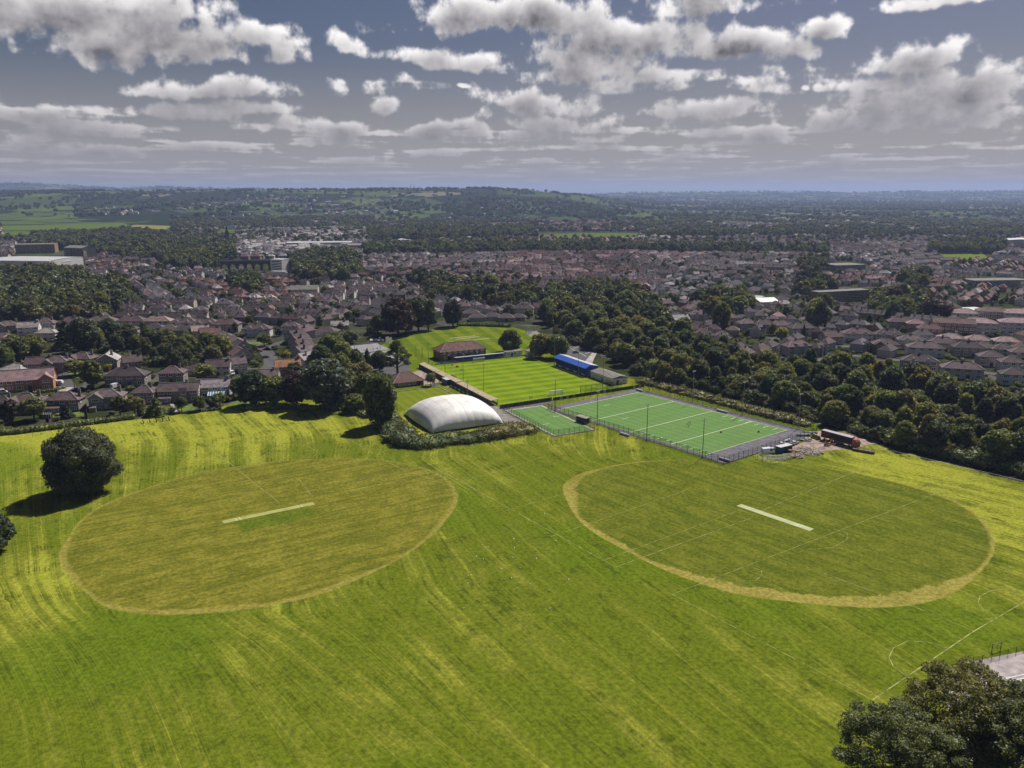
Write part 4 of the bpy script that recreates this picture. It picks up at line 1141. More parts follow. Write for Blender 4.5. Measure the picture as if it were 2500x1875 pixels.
# houses beyond the wood on the right
_d = [('pair_gables', 2092, 832, 72, -10, 'brown', 'white', 'white-gabled pair above the middle of the right-hand wood'), ('pair_gables', 2165, 835, 54, -14, 'dark', 'grey', 'grey pair with twin gables right of the white-gabled pair'),
      ('gable', 2027, 839, 44, 14, 'red', 'stone', 'red-roofed house left of the white-gabled pair'), ('pair_gables', 2222, 849, 52, -16, 'greybrown', 'grey', 'grey pair with gables behind the long white house'),
      ('hip_wing', 2157, 859, 60, -12, 'brown', 'brick', 'brown hipped house in front of the twin-gabled grey pair'), ('pair', 2255, 868, 84, -14, 'greybrown', 'white', 'long white-walled pair below the grey gabled pair'),
      ('pair', 2298, 856, 50, -16, 'brown', 'stone', 'brown pair right of the grey gabled pair'), ('pair_gables', 1942, 864, 60, 16, 'brown', 'grey', 'gabled pair half hidden behind the wood'),
      ('pair', 2361, 868, 58, -16, 'dark', 'dark', 'dark pair behind the right end of the wood'), ('pair_gables', 2242, 902, 76, -18, 'dark', 'stone', 'large gabled pair looking over the wood near its right end'),
      ('pair', 2345, 921, 86, -18, 'greybrown', 'cream', 'cream pair with bays, nearest to the right end of the wood'), ('hip', 2471, 936, 60, -16, 'dark', 'white', 'white house with dark roof at the right photo edge'),
      ('hip', 2414, 891, 48, -14, 'brown', 'stone', 'brown hipped house behind the nearest cream pair'), ('hip', 2465, 905, 44, -14, 'brown', 'white', 'brown-roofed white house above the one at the right edge'),
      ('hip', 2400, 868, 44, -14, 'brown', 'grey', 'small hipped house right of the dark pair'), ('hip', 2445, 872, 44, -14, 'dark', 'grey', 'grey house near the right edge above the brown-roofed ones'), ('hip', 2490, 880, 44, -14, 'brown', 'cream', 'cream house at the right edge behind the grey house'),
      ('flats', 2385, 815, 70, -18, 'pink', 'white', 'three-storey white flats with pinkish roof, middle of the flats'), ('flats_gable', 2324, 815, 76, -20, 'red', 'brick', 'long red-roofed flats left of the white flats'),
      ('flats', 2478, 815, 62, -18, 'pink', 'white', 'three-storey white flats at the right photo edge'), ('pair', 2267, 820, 46, -14, 'red', 'brick', 'red-brick pair left of the long red-roofed flats'),
      ('hip', 2235, 807, 40, -12, 'pink', 'buff', 'buff house left of the red-brick pair'), ('pair', 2198, 802, 54, -10, 'brown', 'buff', 'buff pair below the dark purple tree on the right'),
      ('flats', 2349, 790, 50, -18, 'pink', 'cream', 'cream flats behind the long red-roofed flats'), ('flats', 2420, 786, 56, -18, 'red', 'brick', 'red-brick flats behind the white flats'), ('flats', 2480, 790, 50, -18, 'pink', 'white', 'pale flats at the right edge behind the front flats'),
      ('bungalow', 2320, 834, 50, -16, 'pink', 'white', 'low pink roof in front of the long red-roofed flats'), ('bungalow', 2385, 838, 54, -16, 'pink', 'white', 'low pink roof in front of the white flats'), ('bungalow', 2455, 842, 54, -16, 'pink', 'cream', 'low pink roof in front of the flats at the edge'),
      ('pair', 1954, 818, 56, 10, 'dark', 'white', 'white pair with a dark roof behind the light green tree'), ('pair', 1901, 810, 46, 10, 'brown', 'stone', 'brown pair left of the white pair with a dark roof'), ('pair', 1862, 808, 46, 12, 'dark', 'white', 'white pair second left of the dark-roofed white pair'),
      ('hip', 1820, 806, 40, 14, 'brown', 'stone', 'brown hipped house left of two pairs above the wood'), ('pair_gables', 1706, 783, 48, 6, 'brown', 'stone', 'gabled pair above the left part of the wood'), ('gable', 1658, 795, 38, 20, 'pale', 'cream', 'pale-roofed house at the top edge of the wood'),
      ('pair', 1615, 780, 48, 12, 'brown', 'cream', 'cream pair left of the pale-roofed house'), ('bungalow', 1732, 800, 40, 6, 'dark', 'stone', 'dark bungalow below the gabled pair'), ('hip', 1780, 792, 42, 10, 'brown', 'stone', 'brown house among trees right of the gabled pair')]
for kd, x, y, w, t, rf, wl, lb in _d: house_px(kd, 3 if y > 890 else 2, x, y, w, t, rf, wl, lb, group='houses beyond the wood')
# houses behind the far cricket field
_e = [('bungalow', 1150, 772, 42, 4, 'dark', 'buff', 'first dark hip roof behind the far cricket field'), ('bungalow', 1166, 782, 40, 4, 'dark', 'cream', 'second dark hip roof behind the far cricket field'), ('bungalow', 1203, 780, 38, 2, 'dark', 'cream', 'third dark hip roof behind the far cricket field'),
      ('bungalow', 1236, 783, 38, 0, 'dark', 'buff', 'fourth dark hip roof behind the far cricket field'), ('bungalow', 1266, 781, 34, -4, 'dark', 'stone', 'fifth dark hip roof behind the far cricket field'),
      ('hip', 1240, 765, 34, 0, 'dark', 'white', 'white house behind the dark hip roofs'), ('pair', 1278, 768, 48, -4, 'dark', 'cream', 'cream pair right of the white house'), ('gable', 1318, 764, 32, -8, 'brown', 'stone', 'stone house at the edge of the big wood'), ('hip', 1130, 762, 34, 6, 'brown', 'stone', 'brown house between purple tree and dark hip roofs')]
for kd, x, y, w, t, rf, wl, lb in _e: house_px(kd, 2, x, y, w, t, rf, wl, lb, group='houses behind the far cricket field')
# conservatory of the pale-roofed house
def conservatory():
    e = [o for o in bpy.data.objects if o.get('label', '').startswith('pale-roofed house with the white')][0]
    b = MB(); b.box((1.2, -6.4, 0), (6.2, 4.6, 0.7)); c = b.obj('conservatory', MAT['white_paint'], e)
    gl = glass('conservatory_glass', (0.16, 0.36, 0.42), 0.1)
    q = MB(); q.box((1.2, -6.4, 0.7), (6.0, 4.4, 1.5)); q.add([(-1.9, -8.8, 2.2), (4.3, -8.8, 2.2), (4.3, -6.4, 3.5), (-1.9, -6.4, 3.5), (4.3, -4.1, 2.5), (-1.9, -4.1, 2.5)], [(0, 1, 2, 3), (3, 2, 4, 5), (1, 4, 2), (0, 3, 5)]); q.obj('glazing', gl, c)
    for i in range(8):
        x = -1.9 + i * 6.2 / 7
        MB().bar((x, -8.85, 0.7), (x, -8.85, 2.2), 0.16).bar((x, -8.85, 2.25), (x, -6.4, 3.55), 0.26, 0.1).bar((x, -6.4, 3.55), (x, -4.1, 2.55), 0.26, 0.1).obj('glazing_bar', MAT['window_white'], c)
conservatory()
print('explicit houses', len(HOUSES))
# ------------------------------------------------------------------ sports ground: frames of reference
SO, SA = Vector((-4.9, 387.0)), math.atan2(0.455, 0.89)
HO, HA = Vector((74.9, 303.5)), math.atan2(0.621, 0.784)
def S(x, y): return SO + Vector((math.cos(SA) * x - math.sin(SA) * y, math.sin(SA) * x + math.cos(SA) * y))
def Hk(x, y): return HO + Vector((math.cos(HA) * x - math.sin(HA) * y, math.sin(HA) * x + math.cos(HA) * y))
def rect(F, x0, y0, x1, y1): return [F(x0, y0), F(x1, y0), F(x1, y1), F(x0, y1)]

def turf(name, c1, c2, angle, width, z, pts, stripe=0.35, dryness=0.25, worn=()):
    """mown turf with stripes across the given direction"""
    m, N, out = shader(name + '_turf')
    p = N.n('ShaderNodeNewGeometry').outputs['Position']
    a = N.v('DOT_PRODUCT', p, (math.cos(angle), math.sin(angle), 0)); b = N.v('DOT_PRODUCT', p, (-math.sin(angle), math.cos(angle), 0))
    st = N.step(N.m('SINE', N.m('MULTIPLY', a, math.pi / width)), -0.25, 0.25)
    st2 = N.step(N.m('SINE', N.m('MULTIPLY', b, math.pi / (width * 1.6))), -0.3, 0.3)
    n1 = N.noise(p, 0.12, 4.0, 0.65, dims='2D'); n2 = N.noise(p, 1.4, 3.0, 0.7, dims='2D')
    f = N.m('ADD', N.m('MULTIPLY', st, stripe), N.m('ADD', N.m('MULTIPLY', st2, stripe * 0.4), N.m('MULTIPLY', n1, 0.6)))
    cc = N.mix(N.step(f, 0.2, 0.95), c1, c2)
    cc = N.mix(N.step(n2, 0.4, 0.7, 0.0, dryness), cc, N.v('MULTIPLY', cc, (0.5, 0.55, 0.5)))
    for w_, r_, k_, wc in worn:
        q = N.v('LENGTH', N.v('SUBTRACT', p, (w_.x, w_.y, z)))
        cc = N.mix(N.step(N.m('ADD', q, N.m('MULTIPLY', n1, r_ * 0.8)), r_ * 1.3, r_ * 0.6, 0.0, k_), cc, wc)
    d = N.n('ShaderNodeBsdfDiffuse', ins={'Color': cc}); N.put(out.inputs[0], d.outputs[0])
    return structure(sheet(name, pts, z, m))
turf('football_pitch', (0.118, 0.190, 0.007), (0.205, 0.280, 0.016), SA + math.pi / 2, 4.6, 0.05, rect(S, -4.5, -8.0, 64.0, 95.0), 0.42, 0.35, [(S(30, 2.5), 5, 0.6, (0.25, 0.24, 0.05)), (S(30, 88), 5, 0.6, (0.25, 0.24, 0.05)), (S(30, 45.5), 6, 0.35, (0.26, 0.28, 0.04)), (S(58.5, 45), 9, 0.3, (0.22, 0.24, 0.04))])
turf('bowling_green', (0.13, 0.165, 0.014), (0.20, 0.225, 0.022), SA, 2.4, 0.06, rect(S, -47, 4, -16.5, 42), 0.2, 0.15)
turf('cricket_field', (0.085, 0.130, 0.008), (0.175, 0.205, 0.018), 0.3, 6.0, 0.05,
     gp((905, 858), (960, 826), (1010, 812), (1080, 800), (1130, 792), (1200, 794), (1270, 802), (1318, 812), (1310, 826), (1290, 846), (1260, 868), (1190, 866), (1120, 880), (1060, 872), (1000, 880), (940, 872)), 0.3, 0.3)
turf('hockey_turf', (0.118, 0.212, 0.066), (0.145, 0.248, 0.082), HA, 2.2, 0.10, rect(Hk, 0, 0, 55, 86.3), 0.35, 0.3, [(Hk(27, 4), 9, 0.3, (0.10, 0.17, 0.07)), (Hk(30, 82), 9, 0.3, (0.10, 0.17, 0.07))])
turf('practice_turf', (0.118, 0.212, 0.066), (0.145, 0.248, 0.082), SA, 2.2, 0.10, rect(S, -5.7, -61.5, 13.0, -16.4), 0.3, 0.2)
def patch(name, mat, pts, z): return structure(sheet(name, pts, z, MAT[mat]))
plain('grey_run_off', (0.135, 0.125, 0.145), 0.9, 0.25, 0.4)
patch('hockey_surround', 'grey_run_off', rect(Hk, -2.6, -11.0, 59.5, 92.0), 0.06)
patch('practice_surround', 'pale_paving', rect(S, -7.2, -62.6, 14.0, -15.2), 0.05)
patch('footpath', 'dark_concrete', rect(S, -7.0, -15.2, 22, -11.0), 0.07)
patch('court_surround', 'asphalt', gp((862, 872), (960, 858), (1000, 880), (1000, 912), (1050, 925), (1075, 945), (990, 925), (930, 930), (880, 915)), 0.07)
plain('court_paint', (0.235, 0.225, 0.255), 0.85, 0.2, 0.3)
patch('tennis_court', 'court_paint', gp((850, 846), (920, 838), (952, 853), (884, 862)), 0.11)
patch('tennis_court', 'court_paint', gp((886, 864), (953, 855), (975, 872), (905, 884)), 0.11)
patch('car_park', 'earth', gp((1008, 908), (1050, 900), (1075, 912), (1070, 934), (1035, 940)), 0.11)
patch('car_park', 'asphalt', gp((1388, 838), (1420, 834), (1450, 856), (1430, 880), (1390, 872), (1372, 850)), 0.09)
patch('dome_apron', 'paving', rect(S, -16, -36, -6.5, 0), 0.05)
patch('yard', 'earth', [Hk(52, -14), Hk(62, -8), Hk(66, -11), Hk(75, -22), Hk(70, -34), Hk(52, -31), Hk(38, -24), Hk(30, -15)], 0.05)
patch('car_park', 'pale_paving', gp((2300, 1640), (2345, 1622), (2420, 1606), (2500, 1590), (2620, 1570), (2620, 1900), (2340, 1900)), 0.05)
patch('car_park_bay', 'asphalt', gp((2430, 1670), (2500, 1656), (2620, 1640), (2620, 1860), (2520, 1880)), 0.09)

def marking(name, F, segs, w, z, mat='line_paint'):
    mb = MB()
    for sg in segs: ribbon(mb, [F(*p) for p in sg], w, z)
    return structure(mb.obj(name, MAT[mat]))
circ = lambda cx, cy, r, a0=0, a1=360, n=28: [(cx + r * math.cos(R(a0 + (a1 - a0) * i / n)), cy + r * math.sin(R(a0 + (a1 - a0) * i / n))) for i in range(n + 1)]
marking('football_marking', S, [[(0, 0), (60, 0)], [(60, 0), (60, 91)], [(60, 91), (0, 91)], [(0, 91), (0, 0)], [(0, 45.5), (60, 45.5)], circ(30, 45.5, 9.15), [(10, 0), (10, 16.5), (50, 16.5), (50, 0)], [(10, 91), (10, 74.5), (50, 74.5), (50, 91)], [(21, 0), (21, 5.5), (39, 5.5), (39, 0)], [(21, 91), (21, 85.5), (39, 85.5), (39, 91)]], 0.16, 0.09, 'grass_line')
marking('hockey_marking', Hk, [[(0, 86.2), (55, 86.2)], [(0, 62.7), (55, 62.7)], [(0, 39.6), (55, 39.6)], [(0, 17.4), (55, 17.4)]], 0.34, 0.14)
marking('hockey_edge', Hk, [[(0, 0), (55, 0)], [(0, 86.6), (0, 0)], [(55, 0), (55, 86.6)]], 0.22, 0.145)
for q in range(4): marking('hockey_marking', Hk, [[(1.0 + 4.6 * 0, y), (4.6, y)] for y in (4 + q * 4.6,)] + [[(50.0, 4 + q * 4.6), (54.0, 4 + q * 4.6)]], 0.3, 0.14)
marking('hockey_marking', Hk, [[(1.2, 21.5 + i * 4.4), (4.8, 21.5 + i * 4.4)] for i in range(4)] + [[(50.2, 21.5 + i * 4.4), (54, 21.5 + i * 4.4)] for i in range(3)] + [[(22, 78), (26, 78)], [(12, 56), (16, 56)], [(20, 33), (20.5, 33)]], 0.3, 0.14)
marking('practice_marking', S, [[(-5.6, -16.5), (12.9, -16.5), (12.9, -61.4), (-5.6, -61.4), (-5.6, -16.5)]], 0.3, 0.14)
marking('practice_marking', S, [[(-3, -45), (1, -45)], [(8, -36), (11.6, -36)]], 0.3, 0.15)
plain('strip_turf', (0.27, 0.27, 0.10), 0.9, 0.15, 0.5)
for a, b in (((1098, 826), (1160, 820)), ((1112, 829), (1170, 822)), ((1140, 832), (1195, 826))):
    structure(ribbon(MB(), gp(a, b), 3.0, 0.08).obj('wicket_strip', MAT['strip_turf']))
marking('tennis_marking', lambda u, v: g(u, v), [[(855, 848), (915, 841), (945, 853), (886, 860), (855, 848)], [(870, 854), (930, 847)], [(862, 851), (922, 844)], [(890, 866), (948, 858), (968, 871), (908, 881), (890, 866)], [(898, 873), (958, 864)]], 0.35, 0.15, 'line_paint')
marking('parking_marking', lambda u, v: g(u, v), [[(1392 + i * 9, 846 + i * 4.5), (1404 + i * 9, 842 + i * 4.5)] for i in range(5)] + [[(1388, 848), (1430, 870)]], 0.35, 0.13, 'line_paint')
marking('parking_marking', lambda u, v: g(u, v), [[(2425, 1664), (2500, 1648), (2600, 1628)], [(2430, 1672), (2500, 1657), (2600, 1638)], [(2448, 1668), (2530, 1740)], [(2486, 1658), (2580, 1732)]], 0.22, 0.13, 'white_paint')

# ------------------------------------------------------------------ builders
def uv_quads(name, quads, mat):
    """quads: (a, b, c, d) corners with uv in metres along the sheet"""
    vs = []; fs = []; uv = []
    for q in quads:
        o = len(vs); vs += [tuple(p) for p in q]; fs.append((o, o + 1, o + 2, o + 3))
        w = (Vector(q[1]) - Vector(q[0])).length; h = (Vector(q[3]) - Vector(q[0])).length
        uv += [(0, 0), (w, 0), (w, h), (0, h)]
    me = bpy.data.meshes.new(name); me.from_pydata(vs, [], fs); L = me.uv_layers.new(name='UVMap')
    for i, t in enumerate(uv): L.data[i].uv = t
    me.materials.append(mat); return me
_post = {}
def fence(line, h, gap, label, mat='dark_metal', r=0.05, mesh=True, rails=(), name='fence', cat='fence', panel=None, braces=(), meshmat='fence_mesh', group=None, pm=None):
    """posts one by one along a line, with chain-link between and rails; panel = solid boards between the posts"""
    pts = [Vector((p[0], p[1])) for p in line]; o = pts[0]
    e = empty(name, (o.x, o.y, 0), 0, label, cat, group)
    key = (mat, r, h)
    if key not in _post: _post[key] = MB().box((0, 0, -0.2), (r * 2, r * 2, h + 0.25)).mesh('post', MAT[mat])
    quads = []; first = True
    for a, b in zip(pts, pts[1:]):
        L = (b - a).length; n = max(1, round(L / gap))
        for i in range(n + 1):
            if i == 0 and not first: continue
            q = a.lerp(b, i / n) - o; link('post', _post[key], e, (q.x, q.y, 0), ang(a, b))
        first = False
        a2, b2 = a - o, b - o
        quads.append(((a2.x, a2.y, 0.05), (b2.x, b2.y, 0.05), (b2.x, b2.y, h), (a2.x, a2.y, h)))
        for z, rr in rails:
            rm = MB().bar((a2.x, a2.y, z), (b2.x, b2.y, z), rr); rm.obj('rail', MAT[mat], e)
        if panel:
            ph, pmat, tint = panel
            w = L / n
            pmh = MB().box((0, 0, 0), (w - r * 2 - 0.04, 0.06, ph)).mesh('panel', MAT[pmat])
            for i in range(n):
                q = a.lerp(b, (i + 0.5) / n) - o
                link('panel', pmh, e, (q.x, q.y, 0.05), ang(a, b), tint[i % len(tint)] if tint else None)
    if mesh: link('wire_mesh', uv_quads('wire_mesh', quads, MAT[meshmat]), e)
    return e
def lamp_head(): # two lamps on a cross arm
    mb = MB(); mb.bar((-0.9, 0, 0), (0.9, 0, 0), 0.12)
    return mb
_fl = {}
def floodlight(p, h, label, yaw=0.0, mat='galvanised', lamps=2, group=None):
    key = (h, mat, lamps)
    if key not in _fl:
        pole = MB().tube([(0, 0, 0), (0, 0, h * 0.5), (0, 0, h)], [0.17, 0.13, 0.09], 8); pole.box((0, 0, 0), (0.5, 0.5, 0.25))
        arm = MB().bar((-0.95, 0, h), (0.95, 0, h), 0.14)
        lm = MB(); lm.add([(-.42, -.12, -.32), (.42, -.12, -.32), (.42, .16, -.05), (-.42, .16, -.05), (-.42, -.30, -.18), (.42, -.30, -.18), (.42, 0.05, 0.22), (-.42, 0.05, 0.22)], [(3, 2, 1, 0), (4, 5, 6, 7), (0, 1, 5, 4), (1, 2, 6, 5), (2, 3, 7, 6), (3, 0, 4, 7)])
        _fl[key] = (pole.mesh('pole', MAT[mat]), arm.mesh('cross_arm', MAT[mat]), lm.mesh('lamp', MAT['galvanised']))
    e = empty('floodlight', (p[0], p[1], 0), yaw, label, 'floodlight', group)
    a, b, c = _fl[key]
    link('pole', a, e); link('cross_arm', b, e)
    for i in range(lamps): link('lamp', c, e, (-0.6 + 1.2 * i / max(1, lamps - 1) if lamps > 1 else 0, 0, h + 0.1))
    return e
def goal(p, rz, w, h, label, depth=1.8, r=0.06, mat='white_paint', net=True, name='goal'):
    e = empty(name, (p[0], p[1], 0), rz, label, 'goal')
    for sx in (-w / 2, w / 2):
        MB().tube([(sx, 0, 0), (sx, 0, h)], r, 8).obj('post', MAT[mat], e)
        MB().tube([(sx, 0, h), (sx, depth * 0.5, h), (sx, depth, 0.05)], r * 0.6, 6).obj('stay', MAT[mat], e)
    MB().tube([(-w / 2 - r, 0, h), (w / 2 + r, 0, h)], r, 8).obj('crossbar', MAT[mat], e)
    if net:
        q = [((-w / 2, depth * 0.5, h), (w / 2, depth * 0.5, h), (w / 2, depth, 0.05), (-w / 2, depth, 0.05)), ((-w / 2, 0, h), (w / 2, 0, h), (w / 2, depth * .5, h), (-w / 2, depth * .5, h)),
             ((-w / 2, 0, 0.05), (-w / 2, depth, 0.05), (-w / 2, depth * .5, h), (-w / 2, 0, h)), ((w / 2, 0, 0.05), (w / 2, depth, 0.05), (w / 2, depth * .5, h), (w / 2, 0, h))]
        link('net', uv_quads('net', q, MAT['net_mesh']), e)
    return e

# ------------------------------------------------------------------ football ground
def covered_terrace():
    e = empty('covered_terrace', (*S(-8, -5), 0), SA, 'long low covered terrace with flat buff roof along the football pitch', 'stand')
    for i, (y0, y1, dz) in enumerate(((0, 42, 0.0), (42.4, 52, 0.25), (52.4, 97, 0.0))):
        L = y1 - y0; n = round(L / 5.6)
        for j in range(n):
            a = y0 + L * j / n; b = y0 + L * (j + 1) / n
            MB().add([(-0.4, a + .02, 2.55 + dz), (3.4, a + .02, 2.95 + dz), (3.4, b - .02, 2.95 + dz), (-0.4, b - .02, 2.55 + dz), (-0.4, a + .02, 2.40 + dz), (3.4, a + .02, 2.80 + dz), (3.4, b - .02, 2.80 + dz), (-0.4, b - .02, 2.40 + dz)],
                     [(0, 1, 2, 3), (7, 6, 5, 4), (0, 4, 5, 1), (1, 5, 6, 2), (2, 6, 7, 3), (3, 7, 4, 0)]).obj('roof_panel', MAT['terrace_roof'], e)
            MB().box((-0.1, (a + b) / 2, 0), (0.12, b - a - 0.12, 2.4 + dz)).obj('back_panel', MAT['dark_concrete'], e)
            MB().box((3.2, a + 0.1, 0), (0.12, 0.12, 2.78 + dz)).obj('post', MAT['dark_metal'], e)
    for k_ in range(3): MB().box((0.7 + k_ * 0.7, 48.5, 0), (0.7, 96.5, 0.75 - k_ * 0.25)).obj('step', MAT['concrete'], e)
    MB().box((3.4, 48.5, 0.0), (0.10, 96.5, 0.95)).obj('front_wall', MAT['concrete'], e)
covered_terrace()
def main_stand():
    e = empty('main_stand', (*S(66, 28), 0), SA, 'blue main stand with pale sloping roof and rows of blue seats', 'stand')
    L = 34.0
    for k_ in range(6): MB().box((0.7 + k_ * 0.85, L / 2, 0), (0.85, L, 0.8 + k_ * 0.42)).obj('step', MAT['concrete'], e)
    for k_ in range(5):
        for j in range(8):
            MB().box((0.85 + k_ * 0.85, 2.2 + j * 4.2, 0.8 + k_ * 0.42), (0.45, 3.7, 0.42)).obj('seat_block', MAT['seat_blue'], e)
    MB().box((7.0, L / 2, 0), (0.2, L, 5.4)).obj('back_wall', MAT['blue_paint'], e)
    for y in (0.1, L - 0.1): MB().add([(0.3, y - .08, 0), (6.9, y - .08, 0), (6.9, y - .08, 5.3), (0.3, y - .08, 3.2), (0.3, y + .08, 0), (6.9, y + .08, 0), (6.9, y + .08, 5.3), (0.3, y + .08, 3.2)], [(0, 1, 2, 3), (7, 6, 5, 4), (0, 4, 5, 1), (1, 5, 6, 2), (2, 6, 7, 3), (3, 7, 4, 0)]).obj('end_wall', MAT['blue_paint'], e)
    for j in range(9): MB().box((0.6, 0.3 + j * (L - 0.6) / 8, 0), (0.16, 0.16, 5.2)).obj('pillar', MAT['blue_paint'], e)
    n = 10
    for j in range(n):
        a, b = -0.4 + (L + 0.8) * j / n + 0.015, -0.4 + (L + 0.8) * (j + 1) / n - 0.015
        for (xa, za), (xb, zb), mt, nm in (((-1.0, 4.75), (2.6, 6.5), 'blue_paint', 'front_roof_sheet'), ((2.62, 6.5), (7.7, 5.5), 'sheet_roof', 'roof_sheet')):
            MB().add([(xa, a, za), (xb, a, zb), (xb, b, zb), (xa, b, za), (xa, a, za - .12), (xb, a, zb - .12), (xb, b, zb - .12), (xa, b, za - .12)], [(0, 1, 2, 3), (7, 6, 5, 4), (0, 4, 5, 1), (1, 5, 6, 2), (2, 6, 7, 3), (3, 7, 4, 0)]).obj(nm, MAT[mt], e)
    MB().box((-1.05, L / 2, 4.35), (0.10, L + 0.8, 0.42)).obj('fascia', MAT['blue_paint'], e)
    for y in (-0.45, L + 0.45): MB().add([(-0.9, y - .06, 4.5), (7.5, y - .06, 4.5), (7.5, y - .06, 5.4), (2.6, y - .06, 6.36), (-0.9, y - .06, 4.66), (-0.9, y + .06, 4.5), (7.5, y + .06, 4.5), (7.5, y + .06, 5.4), (2.6, y + .06, 6.36), (-0.9, y + .06, 4.66)], [(0, 1, 2, 3, 4), (9, 8, 7, 6, 5), (0, 5, 6, 1), (1, 6, 7, 2), (2, 7, 8, 3), (3, 8, 9, 4), (4, 9, 5, 0)]).obj('side_fascia', MAT['blue_paint'], e)
    for j in range(4): MB().box((0.15, 4 + j * 8.4, 0.05), (0.06, 3.2, 0.85)).obj('board', MAT['white_paint'], e)
main_stand()
def block(name, F, x0, y0, x1, y1, h, wallmat, roofmat, label, cat='building', rise=0.5, over=0.3, ang_=SA, windows=(), doors=(), fascia=None, color=None):
    """low building with a shallow roof; windows/doors: (side, along, z, w, h); side f = towards -y, l = towards -x"""
    c = F((x0 + x1) / 2, (y0 + y1) / 2); W, D = abs(x1 - x0), abs(y1 - y0)
    e = empty(name, (c.x, c.y, 0), ang_, label, cat)
    MB().box((0, 0, -0.2), (W, D, h + 0.2)).obj('wall', MAT[wallmat], e, color=color)
    r = MB()
    if rise > 0: add_gable(r, W, D, h + 0.02, rise, over, along='x' if W > D else 'y', th=0.14)
    else: r.box((0, 0, h), (W + 2 * over, D + 2 * over, 0.22))
    r.obj('roof', MAT[roofmat], e)
    for i, (sd, t, z, w, hh) in enumerate(windows):
        pos, rz = {'f': ((t, -D / 2 - .01), 0), 'l': ((-W / 2 - .01, t), -math.pi / 2), 'r': ((W / 2 + .01, t), math.pi / 2)}[sd]
        o = link('window', win_frame(w, hh, 1), e, (*pos, z), rz); link('pane', pane_mesh(w, hh), o)
    for sd, t, z, w, hh in doors:
        pos, rz = {'f': ((t, -D / 2 - .01), 0), 'l': ((-W / 2 - .01, t), -math.pi / 2), 'r': ((W / 2 + .01, t), math.pi / 2)}[sd]
        link('door', door_mesh(w, hh), e, (*pos, z), rz, (0.03, 0.07, 0.25))
    if fascia:
        for y in (-1, 1): MB().box((0, y * (D / 2 + over * 0.8), h - 0.28), (W + over, 0.06, 0.26)).obj('fascia', MAT[fascia], e)
        for x in (-1, 1): MB().box((x * (W / 2 + 0.05), 0, h - 0.28), (0.06, D + over, 0.26)).obj('fascia', MAT[fascia], e)
    return e
block('changing_room', S, 67.5, 4.5, 77, 26.0, 3.6, 'white_paint', 'felt_roof', 'long white changing-room building with low grey roof beside the main stand', rise=0.9,
      windows=[('l', -8 + i * 1.5, 1.5, 1.1, 1.1) for i in (0, 1, 4, 5, 6)] + [('l', 2 + i * 1.6, 1.5, 1.1, 1.1) for i in range(4)] + [('f', 2.2, 1.4, 1.4, 1.0)], doors=[('l', -0.8, 0, 1.0, 2.1), ('f', -1.5, 0, 1.2, 2.2)], fascia='blue_paint')
block('clubhouse', S, 11, 105, 41, 117.5, 5.2, 'brick_buff', 'felt_roof', 'temporary', rise=0.0)
# brick clubhouse: replace the flat roof by a wide hipped tiled one
_c = [o for o in bpy.data.objects if o.name.startswith('clubhouse')][0]
_c['label'] = 'brick clubhouse with a wide brown hipped roof behind the football pitch'
for o in list(_c.children):
    if o.name.startswith('roof'): bpy.data.objects.remove(o)
_r = MB(); _rid = add_hip(_r, 30, 12.5, 5.2, 4.4, 0.9, ridge=9.0); _ro = _r.obj('roof', MAT['roof'], _c, color=(0.165, 0.085, 0.074))
_m = MB(); [_m.bar(a, b, 0.35, 0.2) for a, b in _rid]; _m.obj('ridge', MAT['ridge_tile'], _ro)
for i in range(8):
    o = link('window', win_frame(1.6, 1.2, 1), _c, (-12.8 + i * 3.6, -6.27, 3.7)); link('pane', pane_mesh(1.6, 1.2), o)
for i in range(5):
    o = link('window', win_frame(2.2, 1.5, 2), _c, (-12 + i * 6.0, -6.27, 0.9)); link('pane', pane_mesh(2.2, 1.5), o)
for i in (0, 1, 2): link('door', door_mesh(1.2, 2.2), _c, (-9.8 + i * 9.0, -6.27, 0), 0, (0.02, 0.02, 0.02))
for i in range(3): MB().box((-10 + i * 9.5, -6.6, 2.6), (1.2, 0.5, 0.8)).obj('vent_box', MAT['white_paint'], _c)
def end_stand():
    e = empty('end_stand', (*S(17, 96.5), 0), SA, 'long low blue stand behind the far goal', 'stand')
    for j in range(10):
        a, b = j * 3.3 + 0.02, (j + 1) * 3.3 - 0.02
        MB().add([(a, -0.5, 2.9), (b, -0.5, 2.9), (b, 3.0, 2.6), (a, 3.0, 2.6), (a, -0.5, 2.78), (b, -0.5, 2.78), (b, 3.0, 2.48), (a, 3.0, 2.48)], [(0, 1, 2, 3), (7, 6, 5, 4), (0, 4, 5, 1), (1, 5, 6, 2), (2, 6, 7, 3), (3, 7, 4, 0)]).obj('roof_sheet', MAT['sheet_roof'], e)
        MB().box(((a + b) / 2, 2.9, 0), (b - a, 0.1, 2.5)).obj('back_panel', MAT['blue_paint'], e)
        MB().box((a, -0.3, 0), (0.1, 0.1, 2.75)).obj('post', MAT['blue_paint'], e)
    for k_ in range(3): MB().box((16.5, 0.6 + k_ * 0.8, 0), (33, 0.8, 0.25 + 0.3 * k_)).obj('step', MAT['concrete'], e)
    MB().box((16.5, -0.52, 2.55), (33.2, 0.08, 0.42)).obj('fascia', MAT['seat_blue'], e)
end_stand()
block('tea_hut', S, 51, 97, 62, 101, 3.0, 'white_paint', 'felt_roof', 'small white hut with windows beside the low blue stand', rise=0.0, windows=[('f', -3.6, 1.0, 1.5, 1.2), ('f', 0.6, 1.0, 1.8, 1.2), ('f', 3.6, 1.0, 1.4, 1.2)], doors=[('f', -1.4, 0, 1.0, 2.1)])
